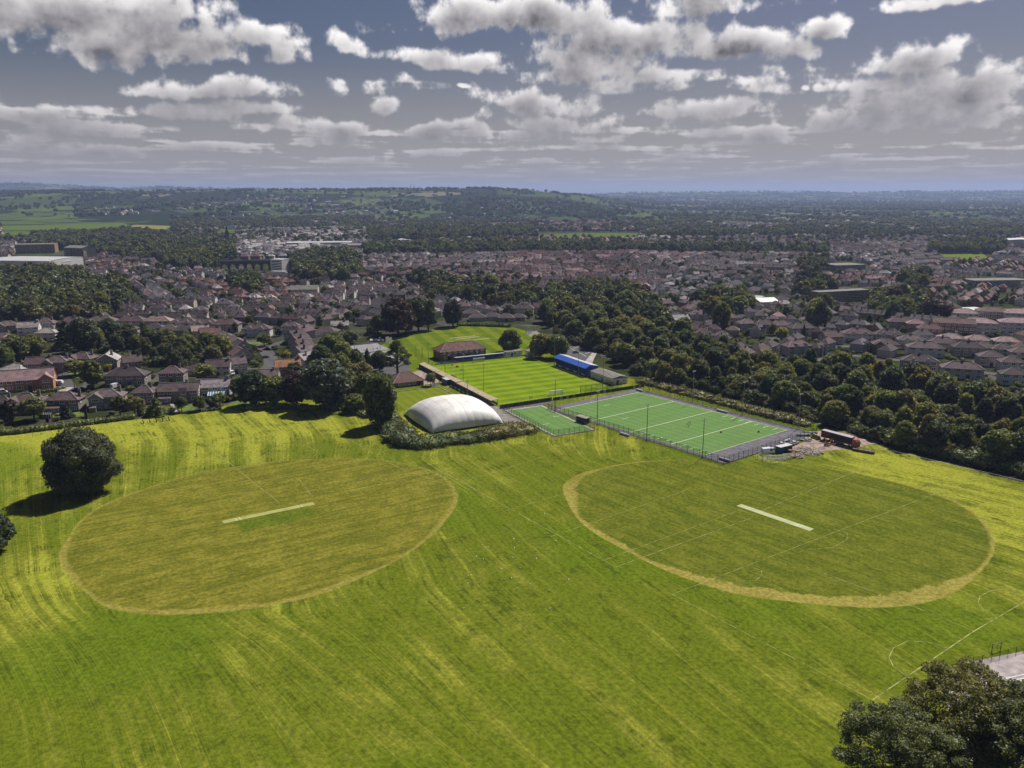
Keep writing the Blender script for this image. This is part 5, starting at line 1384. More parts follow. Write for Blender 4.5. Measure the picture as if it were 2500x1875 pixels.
block('turnstile_hut', S, 64.5, 93, 72, 97.5, 3.0, 'wall_paint', 'felt_roof', 'pale turnstile hut in the far corner of the football ground', rise=0.0, windows=[('f', -2, 1.0, 1.2, 1.1), ('l', 0, 1.0, 1.4, 1.1)], doors=[('f', 1.6, 0, 1.2, 2.1)])
plain('white_blue', (0.66, 0.67, 0.70), 0.5, 0.1)
block('store_container', S, -11.0, 44, -8.6, 50, 2.7, 'blue_paint', 'sheet_roof', 'blue container with white roof beside the covered terrace', 'container', rise=0.0, over=0.02, doors=[('f', 0, 0.1, 1.6, 2.2)])
block('dugout', S, -4.2, 50, -2.4, 55, 2.4, 'dark_green_paint', 'dark_metal', 'dark green dugout with flags beside it at the touchline', 'dugout', rise=0.3)
goal(S(30, 91.1), SA, 7.3, 2.44, 'white football goal with net in front of the low blue stand')
goal(S(30, -0.1), SA + math.pi, 7.3, 2.44, 'white football goal at the near end of the football pitch')
for i, (px_, py_, c, w_) in enumerate(((1101, 921, (0.75, 0.72, 0.72), 'pale'), (1113, 925, (0.55, 0.10, 0.08), 'red'), (1124, 933, (0.70, 0.72, 0.74), 'white and blue'))):
    p = g(px_, py_); e = empty('flag', (p.x, p.y, 0), 0.2, f'{w_} flag on a thin pole behind the green dugout', 'flag')
    MB().tube([(0, 0, 0), (0, 0, 7.5)], 0.05, 6).obj('pole', MAT['white_paint'], e)
    q = MB(); n = 6
    vs = [(0.05 + 1.5 * k_ / n, 0.14 * math.sin(k_ * 1.3), 7.4 - zz - 0.12 * k_ / n) for k_ in range(n + 1) for zz in (0, 1.0)]
    q.add(vs, [(2 * k_, 2 * k_ + 2, 2 * k_ + 3, 2 * k_ + 1) for k_ in range(n)]); q.obj('cloth', MAT['flag_cloth'], e, color=c)
for i, (x, w, c, nm) in enumerate(((3, 3.4, (0.6, 0.62, 0.66), 'white'), (7.5, 5, (0.35, 0.50, 0.62), 'pale blue'), (13, 4, (0.28, 0.26, 0.22), 'grey-brown'), (44, 3.2, (0.3, 0.12, 0.08), 'red'), (48.2, 4.6, (0.55, 0.6, 0.66), 'pale'), (54, 4.6, (0.45, 0.52, 0.62), 'blue-grey'), (59.5, 3.6, (0.6, 0.62, 0.6), 'off-white'))):
    e = empty('advertising_board', (*S(x + w / 2, 94.6), 0), SA, f'{nm} advertising board, {ordw(i)} from left along the far touchline', 'board', 'boards along the far end')
    MB().box((0, 0, 0.1), (w, 0.06, 0.95)).obj('face', MAT['painted'], e, color=c); MB().box((-w / 2 + .1, 0.08, 0), (0.08, 0.08, 1.0)).obj('post', MAT['dark_metal'], e); MB().box((w / 2 - .1, 0.08, 0), (0.08, 0.08, 1.0)).obj('post', MAT['dark_metal'], e)
_gr = [(0.9, 0.9, 0.9), (0.7, 0.7, 0.72), (1.05, 1.0, 0.95)]
plain('fence_concrete', (0.17, 0.165, 0.16), 0.9, 0.5, 0.7, objcol=True)
fence([S(-7, -12), S(22, -10.2)], 2.0, 1.9, 'grey concrete panel fence between football pitch and practice pitch', 'dark_concrete', 0.09, False, panel=(1.85, 'fence_concrete', _gr))
fence([S(23, -10.0), S(80, -6.5)], 1.7, 1.9, 'dark boarded fence with a few pale boards along the hockey end', 'dark_metal', 0.06, False, panel=(1.5, 'fence_concrete', [(0.5, 0.5, 0.5), (0.55, 0.55, 0.55), (3.2, 3.3, 3.5), (0.5, 0.5, 0.5), (2.6, 2.9, 3.4), (0.5, 0.48, 0.45), (1.6, 1.4, 0.9), (0.45, 0.45, 0.45), (0.5, 0.5, 0.5), (0.6, 0.6, 0.6), (0.5, 0.5, 0.5), (0.5, 0.5, 0.5)]))
fence([S(42, -4.5), S(62, -4.2), S(62.5, 3)], 4.2, 3.2, 'tall dark ball-stop fence behind the near corner of the football pitch', 'dark_metal', 0.06, True, ((4.15, 0.08),))
fence([S(-1.6, -3.2), S(61.5, -3.2), S(61.5, 90)], 1.05, 2.6, 'low pitch-side rail around the football pitch', 'galvanised', 0.035, False, ((1.0, 0.06),))
fence([S(5, 95.4), S(16.5, 96)], 1.5, 2.0, 'dark timber screen left of the low blue stand', 'timber', 0.06, False, panel=(1.4, 'timber', None))
fence([S(-10.2, -4), S(-10.4, 40)], 1.5, 2.6, 'dark fence with white screens between bowling green and terrace', 'dark_green_paint', 0.05, True, panel=(1.0, 'painted', [(0.55, 0.57, 0.57), (0.03, 0.10, 0.09), (0.25, 0.42, 0.40), (0.03, 0.08, 0.07)]))
for i, (px_, py_, h, lb) in enumerate(((1087, 916, 14, 'behind the terrace at the far left corner'), (1046, 893, 13, 'beside the clubhouse corner'), (1181, 961, 15, 'on the near part of the terrace'), (1131, 936, 14, 'on the middle of the terrace'), (1304, 880, 15, 'at the turnstile hut'), (1354, 892, 15, 'in front of the far end of the main stand'),
                                        (1412, 920, 15, 'in front of the near end of the main stand'), (1472, 938, 15, 'beside the white changing rooms'))):
    floodlight(g(px_, py_), h, f'thin football floodlight pole {lb}', SA + math.pi / 2, group='football floodlights')
for i, (px_, py_, h, lb) in enumerate(((1061, 943, 8, 'bowling green pole by the small willow'), (1142, 966, 8, 'bowling green pole beside the terrace'), (970, 1003, 8, 'bowling green pole left of the dome'), (1016, 870, 7, 'court pole left of the clubhouse'), (866, 858, 7, 'tennis court pole at the left of the courts'), (928, 850, 7, 'tennis court pole in the middle of the courts'), (1031, 872, 6, 'court pole close to the clubhouse'))):
    floodlight(g(px_, py_), h, f'short lamp post, {lb}', 0.3, lamps=1, group='short lamp posts')
floodlight(g(1437, 815), 26, 'very tall pale mast standing in the big wood', 0.2, lamps=1)

# ------------------------------------------------------------------ bowls club and air dome
_b = block('bowls_clubhouse', S, -37.5, 51, -21, 63, 2.5, 'brick_buff', 'felt_roof', 'low bowls clubhouse under a big brown hipped roof', rise=0.0, windows=[('f', -5 + i * 2.6, 0.8, 1.8, 1.2) for i in range(4)], doors=[('f', 5.6, 0, 1.4, 2.1)])
for o in list(_b.children):
    if o.name.startswith('roof'): bpy.data.objects.remove(o)
_r = MB(); _rid = add_hip(_r, 16.5, 12, 2.5, 4.2, 0.9); _ro = _r.obj('roof', MAT['roof'], _b, color=(0.15, 0.085, 0.074))
_m = MB(); [_m.bar(a, b, 0.35, 0.2) for a, b in _rid]; _m.obj('ridge', MAT['ridge_tile'], _ro)
def kerb_run(name, pts, w, h, mat, label, cat):
    mb = MB()
    for a, b in zip(pts, pts[1:]): mb.bar((a.x, a.y, h / 2), (b.x, b.y, h / 2), w, h)
    return tag(mb.obj(name, MAT[mat]), label, cat)
kerb_run('green_kerb', [S(-47.5, 42.4), S(-16.0, 42.4), S(-16.0, 4)], 0.5, 0.3, 'concrete', 'pale kerb round the far sides of the bowling green', 'kerb')
def dome_fabric():
    m, N, out = shader('dome_fabric')
    tc = N.n('ShaderNodeTexCoord'); s_ = N.sep(tc.outputs['Object'])
    run = N.noise(N.xyz(N.m('MULTIPLY', N.m('ADD', s_[0], s_[1]), 1.3), N.m('MULTIPLY', s_[2], 0.16), N.m('MULTIPLY', s_[1], 0.5)), 1.0, 4.0, 0.65)
    cl = N.noise(tc.outputs['Object'], 0.14, 4.0, 0.6)
    cc = N.mix(N.step(cl, 0.35, 0.7), (0.78, 0.75, 0.72), (0.66, 0.63, 0.61))
    cc = N.mix(N.m('MULTIPLY', N.step(run, 0.52, 0.72), N.step(cl, 0.40, 0.62, 0.0, 0.6)), cc, (0.30, 0.285, 0.28))
    b = N.n('ShaderNodeBsdfPrincipled', ins={'Base Color': cc, 'Roughness': 0.5}); N.put(out.inputs[0], b.outputs[0]); MAT['dome_fabric'] = m
dome_fabric()
def air_dome():
    c = S(-33.7, -18.3); a = 17.6; Hh = 9.4
    e = empty('air_dome', (c.x, c.y, 0), SA, 'large white air-supported dome beside the bowling green', 'dome')
    n = 96; vs = []; fs = []
    def hz(x, y):
        u, v = abs(x), abs(y)
        d = (1 - u ** 2.6) * (1 - v ** 2.6)
        return max(0.0, d) ** 0.50
    for i in range(n + 1):
        for j in range(n + 1):
            x, y = -1 + 2 * i / n, -1 + 2 * j / n
            # squircle the plan
            k_ = (1 - 0.04 * (x * x) * (y * y))
            z = hz(x, y)
            puff = 0.013 * abs(math.sin(x * math.pi * 5.0 + 0.4 * math.sin(x * 7))) * max(0, 1 - z ** 2) * (0.35 + 0.65 * min(1, max(0, x + 0.5)))       # bulges between the seams
            zz = Hh * z * (1 + 0.02) + puff * 6.0 * min(1, z * 4)
            out = 1 + puff * 0.35
            vs.append((x * k_ * a * out, y * k_ * a * out, zz + 0.4))
    for i in range(n):
        for j in range(n): q = i * (n + 1) + j; fs.append((q, q + n + 1, q + n + 2, q + 1))
    MB().add(vs, fs).obj('membrane', MAT['dome_fabric'], e, smooth=True)
    for y in (-1, 1): MB().box((0, y * (a * 0.995), 0), (2 * a * 0.9, 0.35, 0.75)).obj('base_skirt', MAT['dark_green_paint'], e)
    for x in (-1, 1): MB().box((x * (a * 0.995), 0, 0), (0.35, 2 * a * 0.9, 0.75)).obj('base_skirt', MAT['dark_green_paint'], e)
    for t in range(1, 8):                                                     # welded seams
        x = -1 + 2 * t / 8; pts = []
        for i in range(n + 1):
            y = -1 + 2 * i / n; k_ = (1 - 0.04 * (x * x) * (y * y)); z = hz(x, y)
            pts.append((x * k_ * a, y * k_ * a, Hh * z * 1.02 + 0.44))
        MB().tube(pts, 0.03, 4).obj('seam', MAT['white_paint'], e)
air_dome()
block('pump_house', lambda x, y: g(952, 1077) + Vector((x, y)), -2.2, -1.4, 2.2, 1.4, 2.2, 'dark_green_paint', 'felt_roof', 'small green shed in the hedge left of the dome', 'shed', rise=0.0)

# ------------------------------------------------------------------ hockey ground
_hf = 'chain-link fence of dark posts'
fence([Hk(-2.8, 90), Hk(-2.8, -11.2)], 3.0, 2.9, _hf + ' along the near side of the hockey pitch', r=0.055, rails=((0.3, 0.12),))
fence([Hk(-2.8, -11.3), Hk(59, -11.3)], 3.0, 2.9, _hf + ' across the near end of the hockey pitch', r=0.055, rails=((0.12, 0.12),))
fence([Hk(59.8, -11.3), Hk(59.8, 90)], 3.4, 2.9, _hf + ' along the wood side of the hockey pitch', 'galvanised', r=0.05, rails=((0.15, 0.25),))
fence([S(-6.9, -16), S(-6.9, -62.3), S(13.6, -62.3)], 2.8, 2.6, _hf + ' round the small practice pitch', r=0.05, rails=((0.12, 0.2),))
fence([S(14.3, -16), S(14.6, -60)], 1.1, 2.4, 'low grey handrail beside the practice pitch', 'galvanised', 0.04, False, ((1.05, 0.06), (0.55, 0.05)))
for i, y in enumerate((-1.7, 27, 56, 84)):
    floodlight(Hk(-3.6, y), 15.5, f'tall floodlight on the near side of the hockey pitch, {ordw(i)} from the near corner', HA, 'dark_metal', group='hockey floodlights')
    floodlight(Hk(60.6, y), 15.5, f'tall floodlight on the wood side of the hockey pitch, {ordw(i)} from the lorry', HA, 'galvanised', group='hockey floodlights')
block('dugout', Hk, -6.4, 60.5, -3.9, 66.5, 2.5, 'dark_metal', 'concrete', 'grey flat-roofed dugout between hockey and practice pitches', 'dugout', rise=0.0, ang_=HA)
goal(Hk(27, 30), HA + 0.5, 3.0, 1.9, 'small dark goal lying in the middle of the hockey pitch', 1.2, 0.07, 'dark_metal', False)
plain('roll_cover', (0.56, 0.57, 0.58), 0.6, 0.15, 0.8)
for i, (p, rz, L, lb) in enumerate(((Hk(0.5, -9.0), HA + 1.57, 5.0, 'in the near corner of the hockey surround'), (Hk(40, -9.6), HA + 0.1, 5.0, 'behind the near fence of the hockey end'), (Hk(53, -9.3), HA - 0.6, 5.6, 'left one of two lying near the lorry'), (Hk(58, -9.5), HA - 0.6, 5.6, 'right one of two lying near the lorry'), (Hk(57.3, 36), HA + 1.57, 6, 'at the wood side of the hockey pitch'), (Hk(-5.2, 38), HA + 1.57, 5.4, 'outside the near side fence'), (Hk(57.5, 88), HA + 1.4, 5, 'at the far corner of the hockey pitch'))):
    d = Vector((math.cos(rz), math.sin(rz))) * L / 2
    e = empty('rolled_cover', (p.x, p.y, 0), rz, f'rolled pale pitch cover {lb}', 'rolled cover', 'rolled covers')
    MB().tube([(-L / 2, 0, 0.55), (-L / 2 + .1, 0, 0.55), (0, 0, 0.53), (L / 2 - .1, 0, 0.55), (L / 2, 0, 0.55)], [0.42, 0.5, 0.52, 0.5, 0.42], 12).obj('roll', MAT['roll_cover'], e, smooth=True)
    for q in (-0.3, 0.3): MB().tube([(L * q - .05, 0, 0.55), (L * q + .05, 0, 0.55)], 0.56, 12).obj('strap', MAT['dark_metal'], e)
for i, (px_, py_) in enumerate(((1760, 1057), (1852, 1056))):
    p = g(px_, py_); e = empty('ball_bag', (p.x, p.y, 0.1), 0, ('dark ball bag left of the pair on the hockey pitch', 'dark ball bag right of the pair on the hockey pitch')[i], 'bag', 'bags on the hockey pitch')
    MB().tube([(-0.4, 0, 0.3), (-0.2, 0, 0.32), (0.2, 0, 0.32), (0.4, 0, 0.3)], [0.18, 0.32, 0.32, 0.18], 8).obj('sack', MAT['rubber'], e); MB().bar((-0.2, 0, 0.66), (0.2, 0, 0.66), 0.06).obj('strap', MAT['rubber'], e)

# ------------------------------------------------------------------ vehicles
def shell(prof, w0, w1, name, mats):
    """body from a side profile (x, z): narrower at the top"""
    zs = [z for _, z in prof]; z0, z1 = min(zs), max(zs); n = len(prof); vs = []
    for sd in (-1, 1):
        for x, z in prof: vs.append((x, sd * (w0 + (w1 - w0) * ((z - z0) / (z1 - z0)) ** 2) / 2, z))
    fs = [tuple(range(n))[::-1], tuple(range(n, 2 * n))] + [(i, (i + 1) % n, (i + 1) % n + n, i + n) for i in range(n)]
    return MB().add(vs, fs).mesh(name, mats)
_veh = {}
def wheel_mesh(r, w):
    key = ('w', r, w)
    if key not in _veh:
        _veh[key] = (MB().tube([(0, -w / 2, 0), (0, -w * 0.3, 0), (0, w * 0.3, 0), (0, w / 2, 0)], [r * 0.9, r, r, r * 0.9], 14).mesh('tyre', MAT['rubber']), MB().tube([(0, -w / 2 - .02, 0), (0, w / 2 + .02, 0)], r * 0.58, 10).mesh('rim', MAT['galvanised']))
    return _veh[key]
def add_wheels(e, xs, ys, r, w):
    for x in xs:
        for y in ys:
            t, q = wheel_mesh(r, w); o = link('wheel', t, e, (x, y, r)); link('rim', q, o)
def car(p, rz, c, label, kind='car', z=0.1):
    e = empty(kind, (p[0], p[1], z), rz, label, kind)
    if kind == 'car':
        if 'car' not in _veh:
            _veh['car'] = (shell([(-2.1, 0.35), (-2.15, 0.75), (-1.95, 0.98), (-1.2, 1.02), (0.75, 0.98), (1.9, 0.82), (2.12, 0.6), (2.1, 0.35)], 1.78, 1.66, 'body', MAT['gloss_paint']), shell([(-1.75, 0.99), (-1.25, 1.40), (0.0, 1.42), (0.95, 0.97)], 1.58, 1.30, 'windows', MAT['car_glass']),
                           shell([(-1.22, 1.405), (-1.1, 1.47), (-0.1, 1.49), (0.08, 1.425)], 1.30, 1.2, 'roof', MAT['gloss_paint']))
        b, wn, rf = _veh['car']
        link('body', b, e, color=c); link('windows', wn, e); link('roof', rf, e, color=c)
        add_wheels(e, (-1.32, 1.32), (-0.82, 0.82), 0.32, 0.2)
        for y in (-0.6, 0.6): MB().box((2.08, y, 0.58), (0.08, 0.3, 0.14)).obj('headlight', MAT['white_paint'], e)
    else:
        if 'van' not in _veh:
            _veh['van'] = (shell([(-2.6, 0.4), (-2.65, 1.0), (-2.6, 2.3), (-2.5, 2.42), (1.0, 2.45), (1.3, 2.35), (2.0, 1.35), (2.65, 1.1), (2.72, 0.7), (2.68, 0.4)], 2.0, 1.84, 'body', MAT['gloss_paint']), MB().add([(1.33, -0.82, 2.25), (1.33, 0.82, 2.25), (1.98, 0.88, 1.42), (1.98, -0.88, 1.42)], [(0, 1, 2, 3)]).mesh('windscreen', MAT['car_glass']),
                           [MB().add([(0.3, s_ * 1.0, 1.4), (1.75, s_ * 1.0, 1.4), (1.3, s_ * 0.965, 2.1), (0.3, s_ * 0.965, 2.1)], [(0, 1, 2, 3)]).mesh('side_window', MAT['car_glass']) for s_ in (-1, 1)])
        b, wn, sw = _veh['van']
        link('body', b, e, color=c); link('windscreen', wn, e, (0.03, 0, 0.02))
        for q in sw: link('side_window', q, e)
        add_wheels(e, (-1.6, 1.75), (-0.88, 0.88), 0.36, 0.22)
        for y in (-0.7, 0.7): MB().box((2.68, y, 0.78), (0.1, 0.34, 0.2)).obj('headlight', MAT['white_paint'], e)
    return e
car(g(147, 905), 0.3, (0.35, 0.03, 0.05), 'red car on the drive beside the road junction')
car(g(116, 909), 0.2, (0.03, 0.03, 0.04), 'dark car left of the red car on the drive')
car(g(633, 859), 0.4, (0.38, 0.04, 0.06), 'red car at the kerb of the curved road')
car(g(649, 874), 0.9, (0.03, 0.035, 0.045), 'dark car at the kerb of the curved road below the red one')
car(g(566, 915), -0.9, (0.7, 0.72, 0.75), 'white van on the pale drive near the curved road', 'van')
car(g(551, 925), -0.6, (0.10, 0.18, 0.34), 'blue car beside the white van on the drive')
car(g(282, 947), 1.2, (0.72, 0.74, 0.78), 'white van behind the wide dark-roofed pair', 'van')
car(g(4, 962), 0.5, (0.7, 0.73, 0.8), 'white van cut by the left photo edge', 'van')
car(g(1874, 1108), HA - 0.35, (0.68, 0.72, 0.78), 'white van with blue side in the works yard behind the goal frames', 'van')
car(g(1888, 1102), HA - 0.2, (0.6, 0.62, 0.66), 'silver car between the white van and green container')
car(g(1910, 1088), HA - 0.2, (0.66, 0.69, 0.75), 'pale car behind the green container in the works yard')
car(g(1940, 1085), HA + 0.1, (0.62, 0.63, 0.65), 'silver car right of the green container')
car(g(1406, 862), 0.3, (0.3, 0.3, 0.32), 'grey car in the car park behind the main stand')
def caravan():
    p = g(143, 940); e = empty('caravan', (p.x, p.y, 0.1), 0.05, 'blue and white touring caravan beside the orange-brick house', 'caravan')
    link('body', shell([(-2.4, 0.5), (-2.6, 1.2), (-2.3, 2.3), (-1.8, 2.5), (1.7, 2.5), (2.2, 2.2), (2.5, 1.2), (2.3, 0.5)], 2.1, 1.95, 'body', MAT['gloss_paint']), e, color=(0.62, 0.66, 0.72))
    for s_ in (-1, 1): MB().box((0, s_ * 1.03, 0.62), (4.7, 0.04, 0.5)).obj('stripe', MAT['blue_paint'], e)
    for s_ in (-1, 1):
        for x in (-1.2, 0.9): MB().box((x, s_ * 1.03, 1.35), (1.1, 0.06, 0.65)).obj('window', MAT['car_glass'], e)
    add_wheels(e, (0,), (-0.9, 0.9), 0.32, 0.2); MB().bar((2.3, 0, 0.5), (3.6, 0, 0.5), 0.12).obj('tow_bar', MAT['dark_metal'], e)
caravan()
def lorry():
    a, b = g(2008, 1072), g(2096, 1096); d = (b - a).normalized(); c = (a + b) / 2
    e = empty('lorry', (c.x, c.y, 0.06), ang(a, b), 'articulated lorry with black trailer, red letters and red cab beside the wood', 'lorry')
    L = 13.6
    tr = MB(); tr.box((-1.4, 0, 1.15), (L, 2.5, 2.85)); tr.obj('trailer', MAT['painted'], e, color=(0.035, 0.032, 0.042))
    MB().box((-1.4, 0, 4.02), (L + 0.1, 2.54, 0.08)).obj('trailer_roof', MAT['painted'], e, color=(0.36, 0.33, 0.36))
    for s_ in (-1, 1): MB().box((-1.4, s_ * 1.27, 3.82), (L + .06, 0.05, 0.16)).obj('top_rail', MAT['painted'], e, color=(0.10, 0.08, 0.22))
    for s_ in (-1, 1): MB().box((-1.4, s_ * 1.27, 1.15), (L + .06, 0.05, 0.14)).obj('side_rail', MAT['galvanised'], e)
    ch = MB(); ch.box((-1.0, 0, 0.85), (12.8, 0.9, 0.28)); ch.box((-0.6, 0, 0.45), (3.4, 2.1, 0.5)); ch.obj('chassis', MAT['dark_metal'], e)
    for s_ in (-1, 1): MB().box((0.6, s_ * 1.1, 0.5), (3.6, 0.08, 0.45)).obj('side_guard', MAT['concrete'], e)
    cab = shell([(5.7, 0.5), (5.7, 3.5), (6.0, 3.75), (7.2, 3.55), (7.75, 2.9), (7.95, 1.6), (7.95, 0.5)], 2.45, 2.3, 'cab', MAT['gloss_paint']); cb = link('cab', cab, e, color=(0.42, 0.075, 0.06))
    MB().box((7.80, 0, 1.75), (0.32, 2.1, 0.95)).obj('windscreen', MAT['car_glass'], cb); MB().box((7.96, 0, 0.75), (0.08, 1.9, 0.7)).obj('grille', MAT['rubber'], cb)
    for s_ in (-1, 1): MB().box((7.0, s_ * 1.205, 1.75), (0.85, 0.06, 0.8)).obj('side_window', MAT['car_glass'], cb)
    for s_ in (-1, 1): MB().box((7.9, s_ * 1.45, 1.7), (0.12, 0.3, 0.7)).obj('mirror', MAT['rubber'], cb)
    add_wheels(e, (-6.6, -5.4, -4.2, 4.6, 7.0), (-1.05, 1.05), 0.5, 0.32)
    # red letters on the side that faces the field
    letters = {'M': [((0, 0), (0, 1)), ((0, 1), (0.45, 0.35)), ((0.45, 0.35), (0.9, 1)), ((0.9, 1), (0.9, 0))], 'G': [((0.85, 0.85), (0.6, 1)), ((0.6, 1), (0.2, 1)), ((0.2, 1), (0, 0.75)), ((0, 0.75), (0, 0.25)), ((0, 0.25), (0.2, 0)), ((0.2, 0), (0.85, 0)), ((0.85, 0), (0.85, 0.45)), ((0.85, 0.45), (0.5, 0.45))], 'F': [((0, 0), (0, 1)), ((0, 1), (0.75, 1)), ((0, 0.52), (0.6, 0.52))]}
    x0 = -7.9
    for ch_ in 'MGF':
        q = MB()
        for (ax, az), (bx, bz) in letters[ch_]: q.bar((x0 + ax * 1.15, -1.26, 2.15 + az * 1.25), (x0 + bx * 1.15, -1.26, 2.15 + bz * 1.25), 0.05, 0.32)
        q.obj('letter', MAT['painted'], e, color=(0.48, 0.06, 0.075)); x0 += 1.35
    MB().box((-3.2, -1.26, 1.75), (1.6, 0.03, 0.12)).obj('small_lettering', MAT['painted'], e, color=(0.40, 0.2, 0.18))
lorry()

# ------------------------------------------------------------------ works yard
block('site_container', lambda x, y: g(1913, 1103) + Vector((x, y)), -3.4, -1.3, 3.4, 1.3, 2.5, 'dark_green_paint', 'sheet_roof', 'dark green site container with pale roof in the works yard', 'container', rise=0.0, over=0.05, ang_=HA - 0.12, doors=[('f', -2, 0.1, 1.2, 2.1)])
def goal_frames():
    for i in range(7):
        p = g(1866 + i * 12, 1125 - abs(i - 2) * 2.0)
        e = empty('stored_goal', (p.x, p.y, 0), HA - 0.62 + i * 0.03, f'white stored goal frame, {ordw(i)} from left beside the works yard', 'goal frame', 'stored goal frames')
        h, w, dp = 1.7 + 0.12 * (i % 3), 5.4, 1.5
        for s_ in (-w / 2, w / 2):
            MB().tube([(s_, 0, 0), (s_, 0, h)], 0.10, 6).obj('upright', MAT['white_paint'], e); MB().tube([(s_, 0, h), (s_, dp, 0.08), (s_, 0, 0.08)], 0.09, 6).obj('side_stay', MAT['white_paint'], e)
        MB().tube([(-w / 2, 0, h), (w / 2, 0, h)], 0.10, 6).obj('crossbar', MAT['white_paint'], e); MB().tube([(-w / 2, dp, 0.08), (w / 2, dp, 0.08)], 0.09, 6).obj('ground_bar', MAT['white_paint'], e)
goal_frames()
def heap(name, p, r, h, n, label, seed, mats, cat='heap'):
    rs = random.Random(seed); e = empty(name, (p[0], p[1], 0.05), 0, label, cat)
    vs = []; fs = []; k_ = 14
    for i in range(5):
        t = i / 4; rr = r * (1 - t) ** 0.8 + 0.05; zz = h * 0.7 * t ** 0.9
        for j in range(k_): a = 2 * math.pi * j / k_; q = rr * rs.uniform(.85, 1.15); vs.append((q * math.cos(a), q * math.sin(a), zz + rs.uniform(0, .12) * h * (i < 4)))
    for i in range(4):
        for j in range(k_): fs.append((i * k_ + j, i * k_ + (j + 1) % k_, (i + 1) * k_ + (j + 1) % k_, (i + 1) * k_ + j))
    MB().add(vs, fs).obj('mound', MAT[mats[0]], e)
    for i in range(n):
        a = rs.uniform(0, 6.3); q = r * math.sqrt(rs.random()) * 0.95; z = h * 0.7 * (1 - q / r) ** 0.9 + 0.1
        s_ = rs.uniform(0.35, 0.9)
        b = MB().bar((-s_ * rs.uniform(.6, 1.6), 0, 0), (s_ * rs.uniform(.6, 1.6), rs.uniform(-.3, .3), rs.uniform(-.3, .4)), s_ * rs.uniform(.25, .7), s_ * rs.uniform(.2, .5))
        b.obj('block', MAT[rs.choice(mats)], e, loc=(q * math.cos(a), q * math.sin(a), z), rz=rs.uniform(0, 3))
heap('rubble_heap', g(1974, 1103), 5.2, 2.4, 44, 'grey-brown heap of rubble and boards in the works yard', 3, ['rubble_mix', 'dark_concrete', 'pale_timber', 'concrete'])
heap('soil_heap', g(1944, 1114), 3.0, 1.2, 16, 'low heap of soil and sacks beside the goal frames', 4, ['earth', 'rubble_mix', 'timber'])
heap('rubble_heap', g(1966, 1075), 2.6, 1.1, 16, 'small dark heap behind the big rubble heap', 5, ['dark_concrete', 'rubble_mix', 'white_paint'])
e = empty('timber_stack', (*g(1992, 1071), 0.05), HA + 1.2, 'stack of pale timber baulks behind the rubble heap', 'timber stack')
for i in range(3):
    for j in range(3 - i): MB().box((-0.0, (j - 1 + i * 0.5) * 0.8, i * 0.6), (3.6, 0.7, 0.55)).obj('baulk', MAT['pale_timber'], e)
def digger():
    p = g(2020, 1088); e = empty('digger', (p.x, p.y, 0.05), 0.6, 'small yellow digger beside the lorry', 'digger')
    for s_ in (-0.7, 0.7): MB().tube([(-1.0, s_, 0.3), (-0.9, s_, 0.3)], 0.3, 10).box((0, s_, 0.05), (2.0, 0.38, 0.55)).obj('track', MAT['rubber'], e)
    MB().box((0, 0, 0.65), (1.9, 1.5, 0.7)).box((-0.6, 0, 1.3), (0.8, 1.4, 0.4)).obj('body', MAT['painted'], e, color=(0.55, 0.30, 0.03))
    MB().box((0.2, 0.2, 1.35), (1.0, 1.0, 1.25)).obj('cab', MAT['car_glass'], e); MB().box((0.2, 0.2, 2.6), (1.1, 1.1, 0.1)).obj('cab_roof', MAT['painted'], e, color=(0.55, 0.30, 0.03))
    MB().bar((0.9, -0.4, 1.0), (2.2, -0.4, 2.4), 0.22).bar((2.2, -0.4, 2.4), (3.2, -0.4, 0.9), 0.18).obj('boom', MAT['painted'], e, color=(0.55, 0.30, 0.03)); MB().box((3.2, -0.4, 0.3), (0.5, 0.6, 0.6)).obj('bucket', MAT['dark_metal'], e)
digger()
for i, (px_, py_, c) in enumerate(((1929, 1106, (0.30, 0.08, 0.06)), (1946, 1108, (0.34, 0.14, 0.08)))):
    p = g(px_, py_); e = empty('skip_bin', (p.x, p.y, 0.05), HA, ('dark red bin right of the green container', 'brown bin in front of the soil heap')[i], 'bin')
    MB().add([(-.6, -.5, 0.1), (.6, -.5, .1), (.6, .5, .1), (-.6, .5, .1), (-.75, -.65, 1.2), (.75, -.65, 1.2), (.75, .65, 1.2), (-.75, .65, 1.2)], [(3, 2, 1, 0), (0, 1, 5, 4), (1, 2, 6, 5), (2, 3, 7, 6), (3, 0, 4, 7)]).obj('tub', MAT['painted'], e, color=c)
    MB().box((0, 0, 1.2), (1.56, 1.36, 0.1)).obj('lid', MAT['painted'], e, color=tuple(v * .8 for v in c))
fence(gp((1862, 1127), (1880, 1134), (1900, 1132), (1930, 1120), (1960, 1110), (2000, 1098), (2046, 1087)), 1.15, 2.6, 'low pale rail fence round the works yard', 'galvanised', 0.05, False, ((1.1, 0.09), (0.55, 0.07)))
fence(gp((2050, 1086), (2090, 1096), (2130, 1103), (2180, 1108), (2240, 1122), (2300, 1136), (2370, 1152), (2440, 1168), (2540, 1192)), 1.2, 3.0, 'long post and rail fence between field and big wood', 'galvanised', 0.06, True, ((1.15, 0.09),))
e = empty('log_trough', (*g(2108, 1104), 0), ang(g(2086, 1099), g(2126, 1106)), 'long timber-sided planter by the field fence near the lorry', 'planter')
for s_ in (-0.6, 0.6): MB().box((0, s_, 0), (8, 0.15, 1.0)).obj('side_board', MAT['timber'], e)
for s_ in (-4, 4): MB().box((s_, 0, 0), (0.15, 1.35, 1.0)).obj('end_board', MAT['timber'], e)
MB().box((0, 0, 0.2), (7.8, 1.0, 0.7)).obj('soil', MAT['rubble_mix'], e)

